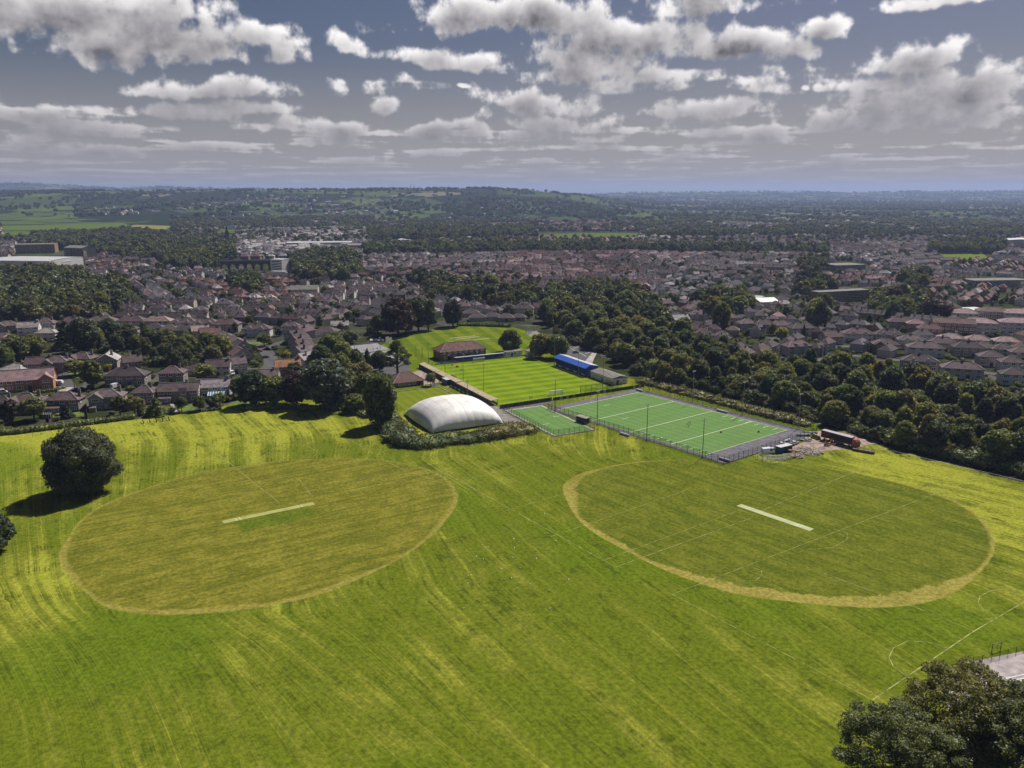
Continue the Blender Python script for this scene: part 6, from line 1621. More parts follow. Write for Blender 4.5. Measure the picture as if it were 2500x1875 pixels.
# ------------------------------------------------------------------ far cricket field furniture, small things on the field
for i, (px_, py_) in enumerate(((946, 838), (953, 840))):
    p = g(px_, py_); e = empty('sight_screen', (p.x, p.y, 0), 1.1, ('left sight screen of the two at the far cricket field', 'right sight screen of the two at the far cricket field')[i], 'sight screen', 'sight screens')
    for k_ in range(3): MB().box((-1.3 + k_ * 1.3, 0, 0.6), (1.22, 0.1, 3.8)).obj('panel', MAT['wall_paint'], e)
    for s_ in (-1.6, 1.6): MB().bar((s_, -1.0, 0.1), (s_, 1.0, 0.1), 0.14).bar((s_, 0.9, 0.15), (s_, 0.06, 3.2), 0.1).obj('stand', MAT['galvanised'], e)
e = empty('wicket_cover', (*g(920, 832), 0), 0.05, 'low white wheeled wicket cover above the tennis courts', 'cover')
MB().add([(-4.6, -1.8, 0.5), (4.6, -1.8, 0.5), (4.6, 0, 1.5), (-4.6, 0, 1.5), (-4.6, 1.8, 0.5), (4.6, 1.8, 0.5), (-4.6, -1.8, 0.35), (4.6, -1.8, 0.35), (4.6, 1.8, .35), (-4.6, 1.8, .35)], [(0, 1, 2, 3), (3, 2, 5, 4), (6, 7, 1, 0), (8, 9, 4, 5), (1, 7, 8, 5, 2), (0, 3, 4, 9, 6)]).obj('sheet_top', MAT['sheet_roof'], e)
for x in (-4, 4):
    for y in (-1.4, 1.4): MB().tube([(x, y - .1, 0.3), (x, y + .1, 0.3)], 0.3, 10).obj('wheel', MAT['rubber'], e)
fence(gp((1262, 800), (1285, 806), (1298, 814), (1282, 820)), 3.0, 3.0, 'tall netting cage at the edge of the far cricket field', 'galvanised', 0.08, True, ((2.95, 0.09),), meshmat='net_mesh', name='netting_cage', cat='cage')
patch('net_lane', 'practice_lane' if 'practice_lane' in MAT else 'paving', gp((1284, 812), (1310, 808), (1318, 815), (1294, 822)), 0.10)
for i in range(5):
    p = g(351 + i * 15.6, 1034 - i * 1.7); e = empty('folded_goal', (p.x, p.y, 0), 0.35, f'black D-shaped goal frame, {ordw(i)} from left by the garden hedge', 'goal frame', 'row of black goal frames by the hedge')
    MB().tube([(0.0, 0, 0), (-0.12, 0, 0.9), (-0.3, 0, 2.0)], [0.2, 0.19, 0.14], 8).obj('upright', MAT['rubber'], e)
    MB().tube([(0, 0, 0.06), (-0.6, -0.35, 0.08), (-1.05, -0.3, 0.35), (-1.1, 0, 0.95)], 0.09, 6).obj('curved_stay', MAT['rubber'], e)
    MB().tube([(0, 0, 0.06), (0.2, 1.6, 0.06)], 0.06, 6).obj('ground_bar', MAT['rubber'], e)
goal(g(2432, 1588), ang(g(2417, 1590), g(2446, 1582)), 2.7, 1.9, 'small goal frame standing beside the car park fence at the lower right', 0.9, 0.08, 'pale_timber', False)
fence(gp((2290, 1660), (2330, 1634), (2375, 1622), (2420, 1612), (2460, 1602), (2500, 1590), (2600, 1565)), 1.8, 2.9, 'thin wire fence along the car park at the lower right', 'dark_metal', 0.04, True)
e = empty('litter_bin', (*g(2393, 1622), 0), 0, 'grey litter bin beside the car park fence', 'bin')
MB().tube([(0, 0, 0), (0, 0, 0.15), (0, 0, 0.95)], [0.30, 0.34, 0.38], 12).obj('drum', MAT['concrete'], e); MB().tube([(0, 0, 0.95), (0, 0, 1.12), (0, 0, 1.22)], [0.42, 0.40, 0.15], 12).obj('lid', MAT['dark_concrete'], e)
_gull = None
def gull(p, rz, label):
    global _gull
    if _gull is None:
        mb = MB(); mb.tube([(-0.30, 0, 0.20), (-0.18, 0, 0.22), (0, 0, 0.24), (0.14, 0, 0.27), (0.20, 0, 0.34), (0.25, 0, 0.40), (0.31, 0, 0.40), (0.36, 0, 0.385)], [0.015, 0.06, 0.10, 0.09, 0.055, 0.055, 0.035, 0.008], 8)
        for s_ in (-1, 1): mb.tube([(0.02, s_ * .04, 0.18), (0.02, s_ * .045, 0)], 0.012, 4); mb.add([(0.1, s_ * .10, .28), (-.1, s_ * .115, .27), (-.40, s_ * .03, .20), (-.1, s_ * .10, .2)], [(0, 1, 2, 3)], 1)
        _gull = mb.mesh('gull', [MAT['white_paint'], MAT['concrete']], True)
    o = link('gull', _gull, None, (p[0], p[1], 0.0), rz); return tag(o, label, 'bird', 'gulls resting on the grass')
_rs = random.Random(77)
for i in range(26):
    px_, py_ = _rs.gauss(1240, 60), _rs.gauss(1390, 60)
    gull(g(px_, py_), _rs.uniform(0, 6.3), 'white gull on the green grass between the two ovals')

# ------------------------------------------------------------------ people
def person_mesh(name, pose='stand'):
    """one continuous body grown round a skeleton"""
    J = {'hip': (0, 0, 0.95), 'chest': (0, 0, 1.30), 'neck': (0, 0, 1.48), 'chin': (0, 0.015, 1.56), 'head': (0, 0.01, 1.66), 'crown': (0, 0, 1.74)}
    bones = [('hip', 'chest'), ('chest', 'neck'), ('neck', 'chin'), ('chin', 'head'), ('head', 'crown')]
    rad = {'hip': .15, 'chest': .17, 'neck': .06, 'chin': .075, 'head': .095, 'crown': .06}
    for s_, nm in ((-1, 'a'), (1, 'b')):
        st = 0.16 * s_ if pose == 'walk' else 0.02
        J.update({'sh' + nm: (s_ * .19, 0, 1.40), 'el' + nm: (s_ * .26, 0.02 - st, 1.12), 'wr' + nm: (s_ * .25, 0.10 - st, .88), 'hd' + nm: (s_ * .245, 0.13 - st, .79), 'th' + nm: (s_ * .10, 0, .86), 'kn' + nm: (s_ * .11, 0.05 + st, .48), 'an' + nm: (s_ * .11, -0.02 + st * 1.3, .08), 'to' + nm: (s_ * .12, 0.15 + st * 1.3, .03)})
        rad.update({'sh' + nm: .075, 'el' + nm: .05, 'wr' + nm: .037, 'hd' + nm: .042, 'th' + nm: .095, 'kn' + nm: .062, 'an' + nm: .045, 'to' + nm: .035})
        bones += [('chest', 'sh' + nm), ('sh' + nm, 'el' + nm), ('el' + nm, 'wr' + nm), ('wr' + nm, 'hd' + nm), ('hip', 'th' + nm), ('th' + nm, 'kn' + nm), ('kn' + nm, 'an' + nm), ('an' + nm, 'to' + nm)]
    keys = list(J); me = bpy.data.meshes.new(name); me.from_pydata([J[k_] for k_ in keys], [(keys.index(a), keys.index(b)) for a, b in bones], [])
    o = bpy.data.objects.new('tmp_person', me); col.objects.link(o)
    sk = o.modifiers.new('skin', 'SKIN'); o.modifiers.new('sub', 'SUBSURF').levels = 1
    for i, k_ in enumerate(keys): me.skin_vertices[0].data[i].radius = (rad[k_],) * 2
    me.skin_vertices[0].data[0].use_root = True
    dg = bpy.context.evaluated_depsgraph_get(); m2 = bpy.data.meshes.new_from_object(o.evaluated_get(dg)); bpy.data.objects.remove(o)
    return m2
def person(p, rz, top, legs, label, pose='stand'):
    m2 = person_mesh('person', pose)
    mats = []
    for nm, c in (('cloth_top', top), ('cloth_legs', legs)):
        mats.append(plain(f'{nm}_{len(MAT)}', c, 0.9, 0.15, 4.0))
    for m in (mats[0], mats[1], MAT['skin'], MAT['rubber']): m2.materials.append(m)
    for f in m2.polygons:
        c = f.center; r2 = math.hypot(c.x, c.y)
        f.material_index = 3 if (c.z > 1.68 or (c.z > 1.56 and c.y < -0.02) or c.z < 0.10) else 2 if (c.z > 1.49 or (abs(c.x) > 0.2 and c.z < 1.1)) else 1 if c.z < 0.95 else 0
        f.use_smooth = True
    o = link('person', m2, None, (p[0], p[1], 0.02), rz); return tag(o, label, 'person')
person(g(1294, 975), 0.4, (0.35, 0.08, 0.07), (0.03, 0.03, 0.04), 'person in a red top standing behind the concrete panel fence')
person(g(1299, 973), 2.6, (0.5, 0.46, 0.44), (0.03, 0.03, 0.05), 'person in a pale top beside the one in red, by the fence')
person(g(336, 1136), 1.2, (0.55, 0.50, 0.36), (0.3, 0.27, 0.2), 'person in pale clothes on the grass right of the solitary tree', 'walk')
person(g(911, 856), 0.5, (0.03, 0.04, 0.08), (0.02, 0.02, 0.03), 'left of two dark-clothed tennis players on the upper court', 'walk')
person(g(921, 854), 3.5, (0.03, 0.05, 0.10), (0.02, 0.02, 0.03), 'right of two dark-clothed tennis players on the upper court', 'walk')

# ------------------------------------------------------------------ gardens next to the field
plain('lawn', (0.115, 0.165, 0.018), 0.95, 0.3, 0.4)
for pts in (((128, 1012), (156, 1009), (160, 1022), (130, 1026)), ((176, 1008), (208, 1004), (210, 1016), (180, 1019)), ((398, 994), (424, 992), (432, 1012), (404, 1014)), ((432, 992), (470, 988), (480, 1002), (440, 1008)), ((545, 990), (600, 972), (640, 980), (600, 998)), ((180, 975), (206, 970), (216, 982), (190, 990)), ((160, 915), (180, 908), (208, 915), (190, 924)), ((590, 838), (640, 834), (650, 840), (610, 843))):
    patch('lawn', 'lawn', gp(*pts), 0.13)
structure(ribbon(MB(), gp((419, 985), (424, 998), (434, 1011)), 1.6, 0.17).obj('garden_path', MAT['pale_paving']))
for i, (x, y, h) in enumerate(((154, 930, 9), (184, 960, 9))):
    p = g(x, y); e = empty('utility_pole', (p.x, p.y, 0), 0.3, ('dark wooden pole left of the road junction', 'dark wooden pole on the near side of the road junction')[i], 'pole')
    MB().tube([(0, 0, 0), (0, 0, h)], [0.20, 0.14], 8).obj('shaft', MAT['bark'], e); MB().bar((-0.7, 0, h - 0.5), (0.7, 0, h - 0.5), 0.14).obj('cross_arm', MAT['bark'], e)
for i, (pts, lb) in enumerate(((((120, 1030), (112, 985)), 'garden fence left of the small lawn'), (((214, 1022), (206, 978)), 'tall garden fence right of the small lawn'), (((345, 1016), (330, 975)), 'garden fence left of the narrow hip-roofed house'), (((398, 1012), (392, 972)), 'garden fence left of the straight garden path'))):
    fence(gp(*pts), 1.7, 2.4, 'timber ' + lb, 'timber', 0.06, False, panel=(1.55, 'timber', None))
e = empty('garden_shed', (*g(228, 1004), 0), 0.15, 'pale garden shed behind the field hedge', 'shed')
MB().box((0, 0, 0), (3.0, 2.2, 2.0)).obj('wall', MAT['pale_timber'], e); _r = MB(); add_gable(_r, 3.0, 2.2, 2.0, 0.6, 0.2); _r.obj('roof', MAT['felt_roof'], e); link('door', door_mesh(0.9, 1.8), e, (0.3, -1.11, 0), 0, (0.4, 0.3, 0.2))
e = empty('greenhouse', (*g(118, 1020), 0), 0.1, 'small glass greenhouse behind the field hedge', 'greenhouse')
MB().box((0, 0, 0.05), (3.2, 2.2, 1.7)).obj('glass_wall', MAT['pane'], e); _r = MB(); add_gable(_r, 3.2, 2.2, 1.75, 0.7, 0.05, th=0.05); _r.obj('glass_roof', MAT['pane'], e)
for x in (-1.6, -0.8, 0, 0.8, 1.6): MB().bar((x, -1.13, 0), (x, -1.13, 1.75), 0.08).bar((x, -1.13, 1.75), (x, 0, 2.5), 0.08).obj('glazing_bar', MAT['window_white'], e)
# ------------------------------------------------------------------ the town and the country beyond
BELTS = [  # woods and tree belts (photo pixels of the ground they stand on)
    [(-60, 690), (60, 668), (160, 672), (235, 700), (310, 715), (320, 752), (250, 790), (120, 796), (-60, 790)],
    [(400, 628), (530, 626), (535, 655), (470, 660), (400, 655)],
    [(708, 640), (760, 622), (870, 628), (880, 672), (840, 694), (740, 690), (705, 670)],
    [(80, 578), (330, 566), (420, 580), (575, 590), (570, 634), (330, 640), (200, 612), (80, 610)],
    [(880, 606), (1100, 600), (1420, 602), (1720, 606), (2020, 612), (2020, 624), (1690, 622), (1500, 618), (1200, 622), (900, 628)],
    [(900, 566), (1300, 560), (1310, 582), (1100, 586), (900, 590)],
    [(1040, 712), (1160, 706), (1330, 730), (1320, 762), (1240, 756), (1130, 748), (1040, 740)],
    [(1000, 690), (1090, 684), (1110, 702), (1010, 708)],
    [(1330, 730), (1420, 708), (1540, 712), (1600, 750), (1660, 800), (1330, 800)],
    [(2125, 735), (2240, 728), (2270, 760), (2250, 785), (2130, 785)],
    [(1945, 700), (2030, 690), (2035, 722), (1950, 728)], [(1955, 648), (2015, 640), (2015, 676), (1960, 676)],
    [(2190, 680), (2260, 668), (2270, 706), (2200, 712)], [(1965, 770), (2010, 745), (2020, 800), (1975, 812)],
    [(1580, 572), (2000, 566), (2500, 572), (2500, 580), (1980, 578), (1580, 582)], [(2270, 590), (2460, 595), (2440, 622), (2270, 618)],
    [(1700, 740), (1810, 730), (1830, 770), (1760, 790), (1700, 780)], [(560, 690), (620, 680), (640, 716), (580, 722)]]
GARDEN_WOOD = [(195, 830), (300, 826), (400, 838), (500, 850), (560, 868), (545, 890), (440, 905), (370, 900), (340, 872), (250, 860), (195, 862)]
BIG_WOOD = [(1345, 815), (1400, 770), (1500, 760), (1600, 790), (1720, 850), (1800, 878), (1900, 908), (2000, 905), (2120, 900), (2200, 945), (2330, 975), (2560, 1005), (2560, 1176),
            (2330, 1126), (2170, 1084), (2100, 1060), (2030, 1040), (1960, 1025), (1850, 995), (1700, 956), (1590, 930), (1530, 902), (1475, 880), (1440, 852), (1390, 840)]
WBELTS = [gp(*b) for b in BELTS]
WGARDEN = gp(*GARDEN_WOOD); WBIG = gp(*BIG_WOOD)
KEEP = [gp((880, 860), (960, 790), (1110, 775), (1380, 790), (1420, 860), (1300, 900), (880, 935)),            # far cricket field
        gp((760, 800), (900, 815), (960, 870), (900, 940), (760, 860)),                                         # tennis courts
        gp((-40, 632), (175, 630), (240, 650), (170, 662), (-40, 662)), gp((520, 636), (715, 632), (715, 680), (520, 668)),
        gp((1985, 700), (2135, 700), (2135, 750), (1985, 750)), gp((1805, 718), (1910, 718), (1910, 752), (1805, 752)),
        gp((2330, 752), (2510, 745), (2510, 806), (2330, 800)), gp((700, 698), (785, 698), (785, 728), (700, 728)),
        gp((2025, 640), (2120, 640), (2120, 668), (2025, 668)), gp((2370, 676), (2510, 676), (2510, 706), (2370, 706)),
        gp((2290, 616), (2420, 616), (2420, 640), (2290, 640)), gp((0, 536), (420, 536), (420, 578), (0, 580)), gp((1300, 566), (1560, 566), (1560, 584), (1300, 584)),
        gp((530, 560), (580, 560), (580, 602), (530, 602)), gp((30, 596), (240, 596), (240, 640), (30, 640)), gp((960, 575), (1025, 575), (1025, 600), (960, 600))]
ROADS = []
def road(pts, w, mat='asphalt', z=0.05, name='road'):
    q = gp(*pts); ROADS.append((q, w))
    return structure(ribbon(MB(), q, w, z).obj(name, MAT[mat]))
road([(175, 905), (150, 925), (168, 948), (182, 960), (195, 985), (245, 990), (310, 975)], 8.0)
road([(168, 946), (140, 962), (100, 972), (60, 975)], 5.0, 'pale_paving', 0.09)
road([(182, 955), (215, 940), (240, 915), (270, 905)], 6.0)
road([(640, 915), (662, 890), (660, 872), (648, 856), (630, 843), (600, 835), (565, 826)], 8.5)
road([(648, 856), (680, 838), (720, 826), (770, 812)], 6.5)
road([(595, 940), (575, 928), (600, 920), (640, 912)], 6.0, 'pale_paving', 0.09)
road([(560, 822), (420, 812), (240, 812), (60, 822), (-60, 826)], 7.0, z=0.07)
road([(1990, 880), (2080, 868), (2200, 880), (2330, 900), (2520, 925)], 7.0)
road([(2000, 846), (2140, 846), (2330, 846), (2520, 862)], 7.0, z=0.07)
road([(1880, 828), (2100, 812), (2300, 828), (2520, 830)], 6.5, z=0.08)
road([(1432, 896), (1440, 876), (1450, 858), (1410, 836), (1385, 826)], 5.0, 'pale_paving', 0.06)

_grid = {}
def occ_add(x, y, r): _grid.setdefault((int(x // 30), int(y // 30)), []).append((x, y, r))
def occ_hit(x, y, r):
    cx, cy = int(x // 30), int(y // 30)
    for i in (-1, 0, 1):
        for j in (-1, 0, 1):
            for (a, b, q) in _grid.get((cx + i, cy + j), ()):
                if (a - x) ** 2 + (b - y) ** 2 < (q + r) ** 2: return True
    return False
for x, y, _ in HOUSES: occ_add(x, y, 8.5)
for q, w in ROADS:
    for a, b in zip(q, q[1:]):
        n = max(1, int((b - a).length / 6))
        for i in range(n + 1): c = a.lerp(b, i / n); occ_add(c.x, c.y, w / 2)

def in_view(x, y, z=0.0, m=60):
    if y < 50: return False
    u, v = pix(x, y, z); return -m < u < 2500 + m and v < 1875 + m
def in_belt(q): return any(in_poly(q, b) for b in WBELTS)
def in_keep(q): return any(in_poly(q, b) for b in KEEP) or in_poly(q, FIELD)

# ---- street blocks: each block has its own direction and kind of house
def town_houses():
    rs = random.Random(21); out = []
    cells = []
    for i in range(620):
        y = rs.uniform(470, 2800); x = rs.uniform(-0.72, 0.72) * y
        if all((x - a) ** 2 + (y - b) ** 2 > 85 ** 2 for a, b, *_ in cells):
            u, v = pix(x, y)
            kind = rs.choice(['semi', 'semi', 'terrace', 'mixed', 'mixed', 'bungalow'])
            cells.append((x, y, rs.choice([rs.uniform(-0.35, 0.35), rs.uniform(-0.35, 0.35), rs.uniform(0.6, 1.1), rs.uniform(-1.1, -0.6)]), kind, rs.choice(['brown', 'brown', 'greybrown', 'dark', 'grey', 'greybrown', 'red']), rs.choice(['stone', 'white', 'cream', 'grey', 'brick', 'dark'])))
    C = np.array([(c[0], c[1]) for c in cells])
    for ci, (cx, cy, th, kind, rf, wl) in enumerate(cells):
        ca, sa = math.cos(th), math.sin(th)
        rows = 13; y0 = -160; flip = False
        while y0 < 160:
            x0 = -160 + rs.uniform(0, 8)
            while x0 < 160:
                if kind == 'terrace': kd = rs.choice(['terrace4', 'terrace4', 'pair', 'terrace6'] if cy > 1000 else ['pair', 'terrace4', 'pair_gables'])
                elif kind == 'semi': kd = rs.choice(['pair', 'pair_gables', 'pair_gables', 'pair'])
                elif kind == 'bungalow': kd = rs.choice(['bungalow', 'bungalow_gable', 'hip'])
                else: kd = rs.choice(['hip', 'gable', 'pair', 'gable_front', 'hip_wing', 'terrace4'])
                w = KW[kd]
                xm = x0 + w / 2; yy = y0 + rs.uniform(-2.6, 2.6)
                x, y = cx + xm * ca - yy * sa, cy + xm * sa + yy * ca
                x0 += w + (rs.uniform(2.5, 5) if kind != 'terrace' else rs.choice([0.3, 0.3, 5]))
                if not in_view(x, y) or in_poly((x, y), WGARDEN): continue
                d = (C[:, 0] - x) ** 2 + (C[:, 1] - y) ** 2
                if d.argmin() != ci: continue
                u, v = pix(x, y)
                if v > (812 if u < 1500 else 885) or v < 540: continue
                if v > 700 and 1330 < u < 1560: continue
                if v > 800 and u < 1500: continue
                if v < 592:
                    if not (560 < u < 900 and v > 556) and rs.random() < (0.45 if u < 1600 else 0.35): continue
                q = (x, y)
                if in_belt(q) or in_keep(q) or in_poly(q, WBIG): continue
                r = w * 0.36
                if occ_hit(x, y, r) or rs.random() < 0.13: continue
                occ_add(x, y, r * 0.85)
                cr = rf if rs.random() < 0.62 else rs.choice(['brown', 'greybrown', 'dark', 'pale', 'pink', 'grey', 'grey'])
                cw = wl if rs.random() < 0.6 else rs.choice(['stone', 'white', 'cream', 'brick', 'grey'])
                if 560 < u < 900 and v < 632: cr = rs.choice(['pale', 'grey', 'greybrown', 'pale']); cw = rs.choice(['white', 'cream', 'stone'])
                if 1230 < u < 1560 and v < 690: cr = rs.choice(['red', 'red', 'pink', 'brown']); cw = rs.choice(['brick', 'buff', 'brick'])
                out.append((math.hypot(x, y), x, y, th + (math.pi if flip and rs.random() < 0.5 else 0) + rs.uniform(-.13, .13), kd, cr, cw))
            y0 += 14.0 if flip else 21.5
            flip = not flip
    return sorted(out)
random.seed(5)
TOWN = town_houses()
N_IND = max(0, 298 - len(HOUSES))
AREAS = [('behind the left-hand rows', lambda u, v: u < 420 and v > 700), ('between left wood and viaduct', lambda u, v: u < 700 and v <= 700), ('above the curved road', lambda u, v: u < 900 and v > 700),
         ('right of the viaduct trees', lambda u, v: u < 1000), ('above the far cricket field', lambda u, v: u < 1400), ('behind the big wood', lambda u, v: u < 1830), ('around the school block', lambda u, v: u < 2200), ('in the right corner of town', lambda u, v: True)]
NOUN = {'hip': 'house', 'hip_wing': 'winged house', 'gable': 'gabled house', 'gable_front': 'gable-fronted house', 'pair': 'pair', 'pair_gables': 'twin-gabled pair', 'bungalow': 'bungalow', 'bungalow_gable': 'gabled bungalow', 'terrace4': 'short terrace', 'terrace6': 'long terrace'}
def place_individuals():
    by = {}
    for h in TOWN[:N_IND]:
        u, v = pix(h[1], h[2])
        for nm, f in AREAS:
            if f(u, v): by.setdefault(nm, []).append((u, v, h)); break
    for nm, hs in by.items():
        hs.sort(key=lambda t: -t[1])
        per = 7
        for r in range(0, len(hs), per):
            row = sorted(hs[r:r + per])
            for i, (u, v, (d, x, y, th, kd, rf, wl)) in enumerate(row):
                last = r + per >= len(hs)
                rowname = ordw(r // per) + ' row'; sc_ = random.uniform(0.80, 0.98)
                house(kd, 1, (x, y), th, rf, wl, f'{RWORD[rf]} {NOUN[kd]}, {ordw(i)} from left, {rowname} {nm}', group='town houses ' + nm,
                      name='terrace' if kd.startswith('terrace') else 'house', cat='terrace' if kd.startswith('terrace') else 'house', scale=(sc_, sc_, random.uniform(0.9, 1.05)))
random.seed(6)
place_individuals()

# ---- masses: instanced on points
def scatter(name, pts, sources, label, cat):
    """pts: (x, y, z, turn, (sx, sy, sz), source index)"""
    sub = bpy.data.collections.new(name + '_sources')
    for o in sources: sub.objects.link(o)
    me = bpy.data.meshes.new(name); me.from_pydata([p[:3] for p in pts], [], [])
    me.attributes.new('turn', 'FLOAT', 'POINT').data.foreach_set('value', [p[3] for p in pts])
    me.attributes.new('size', 'FLOAT_VECTOR', 'POINT').data.foreach_set('vector', [c for p in pts for c in p[4]])
    me.attributes.new('pick', 'INT', 'POINT').data.foreach_set('value', [p[5] for p in pts])
    ng = bpy.data.node_groups.new(name, 'GeometryNodeTree')
    ng.interface.new_socket('Geometry', in_out='INPUT', socket_type='NodeSocketGeometry')
    ng.interface.new_socket('Geometry', in_out='OUTPUT', socket_type='NodeSocketGeometry')
    nd = ng.nodes; L = ng.links
    gi = nd.new('NodeGroupInput'); go = nd.new('NodeGroupOutput')
    ci = nd.new('GeometryNodeCollectionInfo'); ci.inputs['Collection'].default_value = sub; ci.inputs['Separate Children'].default_value = True; ci.inputs['Reset Children'].default_value = True
    iop = nd.new('GeometryNodeInstanceOnPoints'); iop.inputs['Pick Instance'].default_value = True
    def attr(nm, ty):
        a = nd.new('GeometryNodeInputNamedAttribute'); a.data_type = ty; a.inputs['Name'].default_value = nm; return a.outputs['Attribute']
    cx = nd.new('ShaderNodeCombineXYZ'); L.new(attr('turn', 'FLOAT'), cx.inputs[2])
    L.new(gi.outputs[0], iop.inputs['Points']); L.new(ci.outputs[0], iop.inputs['Instance']); L.new(attr('pick', 'INT'), iop.inputs['Instance Index'])
    L.new(cx.outputs[0], iop.inputs['Rotation']); L.new(attr('size', 'FLOAT_VECTOR'), iop.inputs['Scale'])
    L.new(iop.outputs[0], go.inputs[0])
    o = link(name, me); m = o.modifiers.new('scatter', 'NODES'); m.node_group = ng
    return tag(o, label, cat, kind='stuff')

def house_sources():
    """whole houses as one mesh for the mass of the far town"""
    out = []; rs = random.Random(8); i = 0
    for kd in ('pair', 'pair_gables', 'terrace4', 'terrace6', 'gable', 'bungalow'):
        W, D, ev, hg, rt = {'pair': (14.5, 8.6, 5.2, 3.3, 'hip'), 'pair_gables': (13.5, 8.4, 5.2, 3.1, 'hip'), 'terrace4': (24, 8.2, 5.3, 2.8, 'gable'), 'terrace6': (31, 8, 5.3, 2.7, 'gable'), 'gable': (9.8, 8, 5.2, 3, 'gable'), 'bungalow': (11.5, 9, 2.7, 2.9, 'hip')}[kd]
        for rf, wl in (('brown', 'white'), ('greybrown', 'stone'), ('dark', 'cream'), ('pink', 'white'), ('red', 'brick'), ('pale', 'grey'), ('grey', 'white')):
            mats = [plain(f'far_wall_{wl}', WALLS[wl], 0.9, 0.2, 0.4) if f'far_wall_{wl}' not in MAT else MAT[f'far_wall_{wl}'], plain(f'far_roof_{rf}', ROOFS[rf], 0.9, 0.25, 0.4, rnd=0.22) if f'far_roof_{rf}' not in MAT else MAT[f'far_roof_{rf}'], MAT['pane'], MAT['wall_paint']]
            mb = MB(); mb.box((0, 0, -0.3), (W, D, ev + 0.3))
            r2 = MB()
            if rt == 'hip': add_hip(r2, W, D, ev, hg)
            else: add_gable(r2, W, D, ev, hg); add_gable_wall(mb, W, D, ev, hg)
            mb.add(r2.v, r2.f, 1)
            n = {'terrace4': 4, 'terrace6': 6}.get(kd, 2)
            for c in range(n): mb.box(((-0.5 + (c + .5) / n) * W if n > 2 else 0.1 * W, 0, ev + hg - 1.5), (0.9, 0.6, 2.4))
            for st in range(1 if kd == 'bungalow' else 2):
                for c in range(n):
                    for sd in (-1, 1):
                        mb.box(((-0.5 + (c + .5) / n) * W, sd * (D / 2 + 0.02), 0.9 + st * 2.6), (2.0, 0.10, 1.3), mi=3); mb.box(((-0.5 + (c + .5) / n) * W, sd * (D / 2 + 0.06), 1.0 + st * 2.6), (1.6, 0.10, 1.05), mi=2)
            if kd == 'pair_gables':
                for sx in (-0.2, 0.2):
                    mb.box((sx * W, -D / 2 - 0.4, 0), (2.9, 0.9, ev), mi=3); x = sx * W
                    mb.add([(x - 1.6, -D / 2 - 0.9, ev), (x + 1.6, -D / 2 - 0.9, ev), (x, -D / 2 - 0.9, ev + 1.6), (x, 0, ev + 1.6), (x - 1.6, 0, ev), (x + 1.6, 0, ev)], [(0, 1, 2)], 3)
                    mb.add([(x - 1.6, -D / 2 - 1.0, ev), (x, -D / 2 - 1.0, ev + 1.6), (x, 0, ev + 1.6), (x - 1.6, 0, ev), (x + 1.6, -D / 2 - 1.0, ev), (x + 1.6, 0, ev)], [(0, 1, 2, 3), (1, 4, 5, 2)], 1)
            me = mb.mesh('distant_house', mats); o = bpy.data.objects.new(f'distant_house.{i:03d}', me); out.append(o); i += 1
    return out
def far_houses():
    src = house_sources(); rs = random.Random(9); pts = []
    rfs = ['brown', 'greybrown', 'dark', 'pink', 'red', 'pale', 'grey']; kds = ['pair', 'pair_gables', 'terrace4', 'terrace6', 'gable', 'bungalow']
    mp = {'hip': 'gable', 'hip_wing': 'gable', 'gable_front': 'gable', 'bungalow_gable': 'bungalow'}
    for d, x, y, th, kd, rf, wl in TOWN[N_IND:]:
        k_ = kds.index(mp.get(kd, kd)); r_ = rfs.index(rf) if rf in rfs else 0
        s = rs.uniform(0.76, 0.98); pts.append((x, y, ter_h(x, y), th, (s, s, s * rs.uniform(.95, 1.15)), k_ * 7 + r_))
    # villages and farms in the country beyond
    for vx, vy, n, sp in ((640, 520, 60, 130), (900, 528, 50, 150), (1000, 508, 25, 160), (1850, 566, 60, 130), (2200, 560, 40, 130), (2050, 548, 30, 120), (250, 505, 14, 120), (1700, 520, 16, 200), (2350, 530, 20, 240), (1250, 505, 12, 160), (330, 532, 20, 90)):
        c = g(vx, vy)
        for i in range(n):
            x, y = c.x + rs.gauss(0, sp), c.y + rs.gauss(0, sp)
            pts.append((x, y, ter_h(x, y), rs.uniform(0, 3.1), (1.15, 1.15, 1.15), rs.choice([0, 1, 3, 5, 6, 15, 19, 20, 28, 33, 34])))
            occ_add(x, y, 6)
    for i in range(1500):
        y = 2150 * (1.95 ** rs.random()); x = rs.uniform(-0.66, 0.68) * y
        n_ = mnoise.noise(Vector((x / 420, y / 520, 5.5)))
        if n_ < 0.02 - 0.12 * (x > -1100 and x < 300) or in_keep((x, y)): continue
        s = rs.uniform(0.8, 1.05); pts.append((x, y, ter_h(x, y), rs.uniform(-.5, .5), (s, s, s * 1.1), rs.choice([0, 1, 2, 5, 6, 8, 14, 15, 19, 20, 28, 30, 33, 34]))); occ_add(x, y, 6)
    print('far houses', len(pts), 'town', len(TOWN))
    scatter('distant_houses', pts, src, 'mass of small roofs in the far part of the town', 'houses')
far_houses()

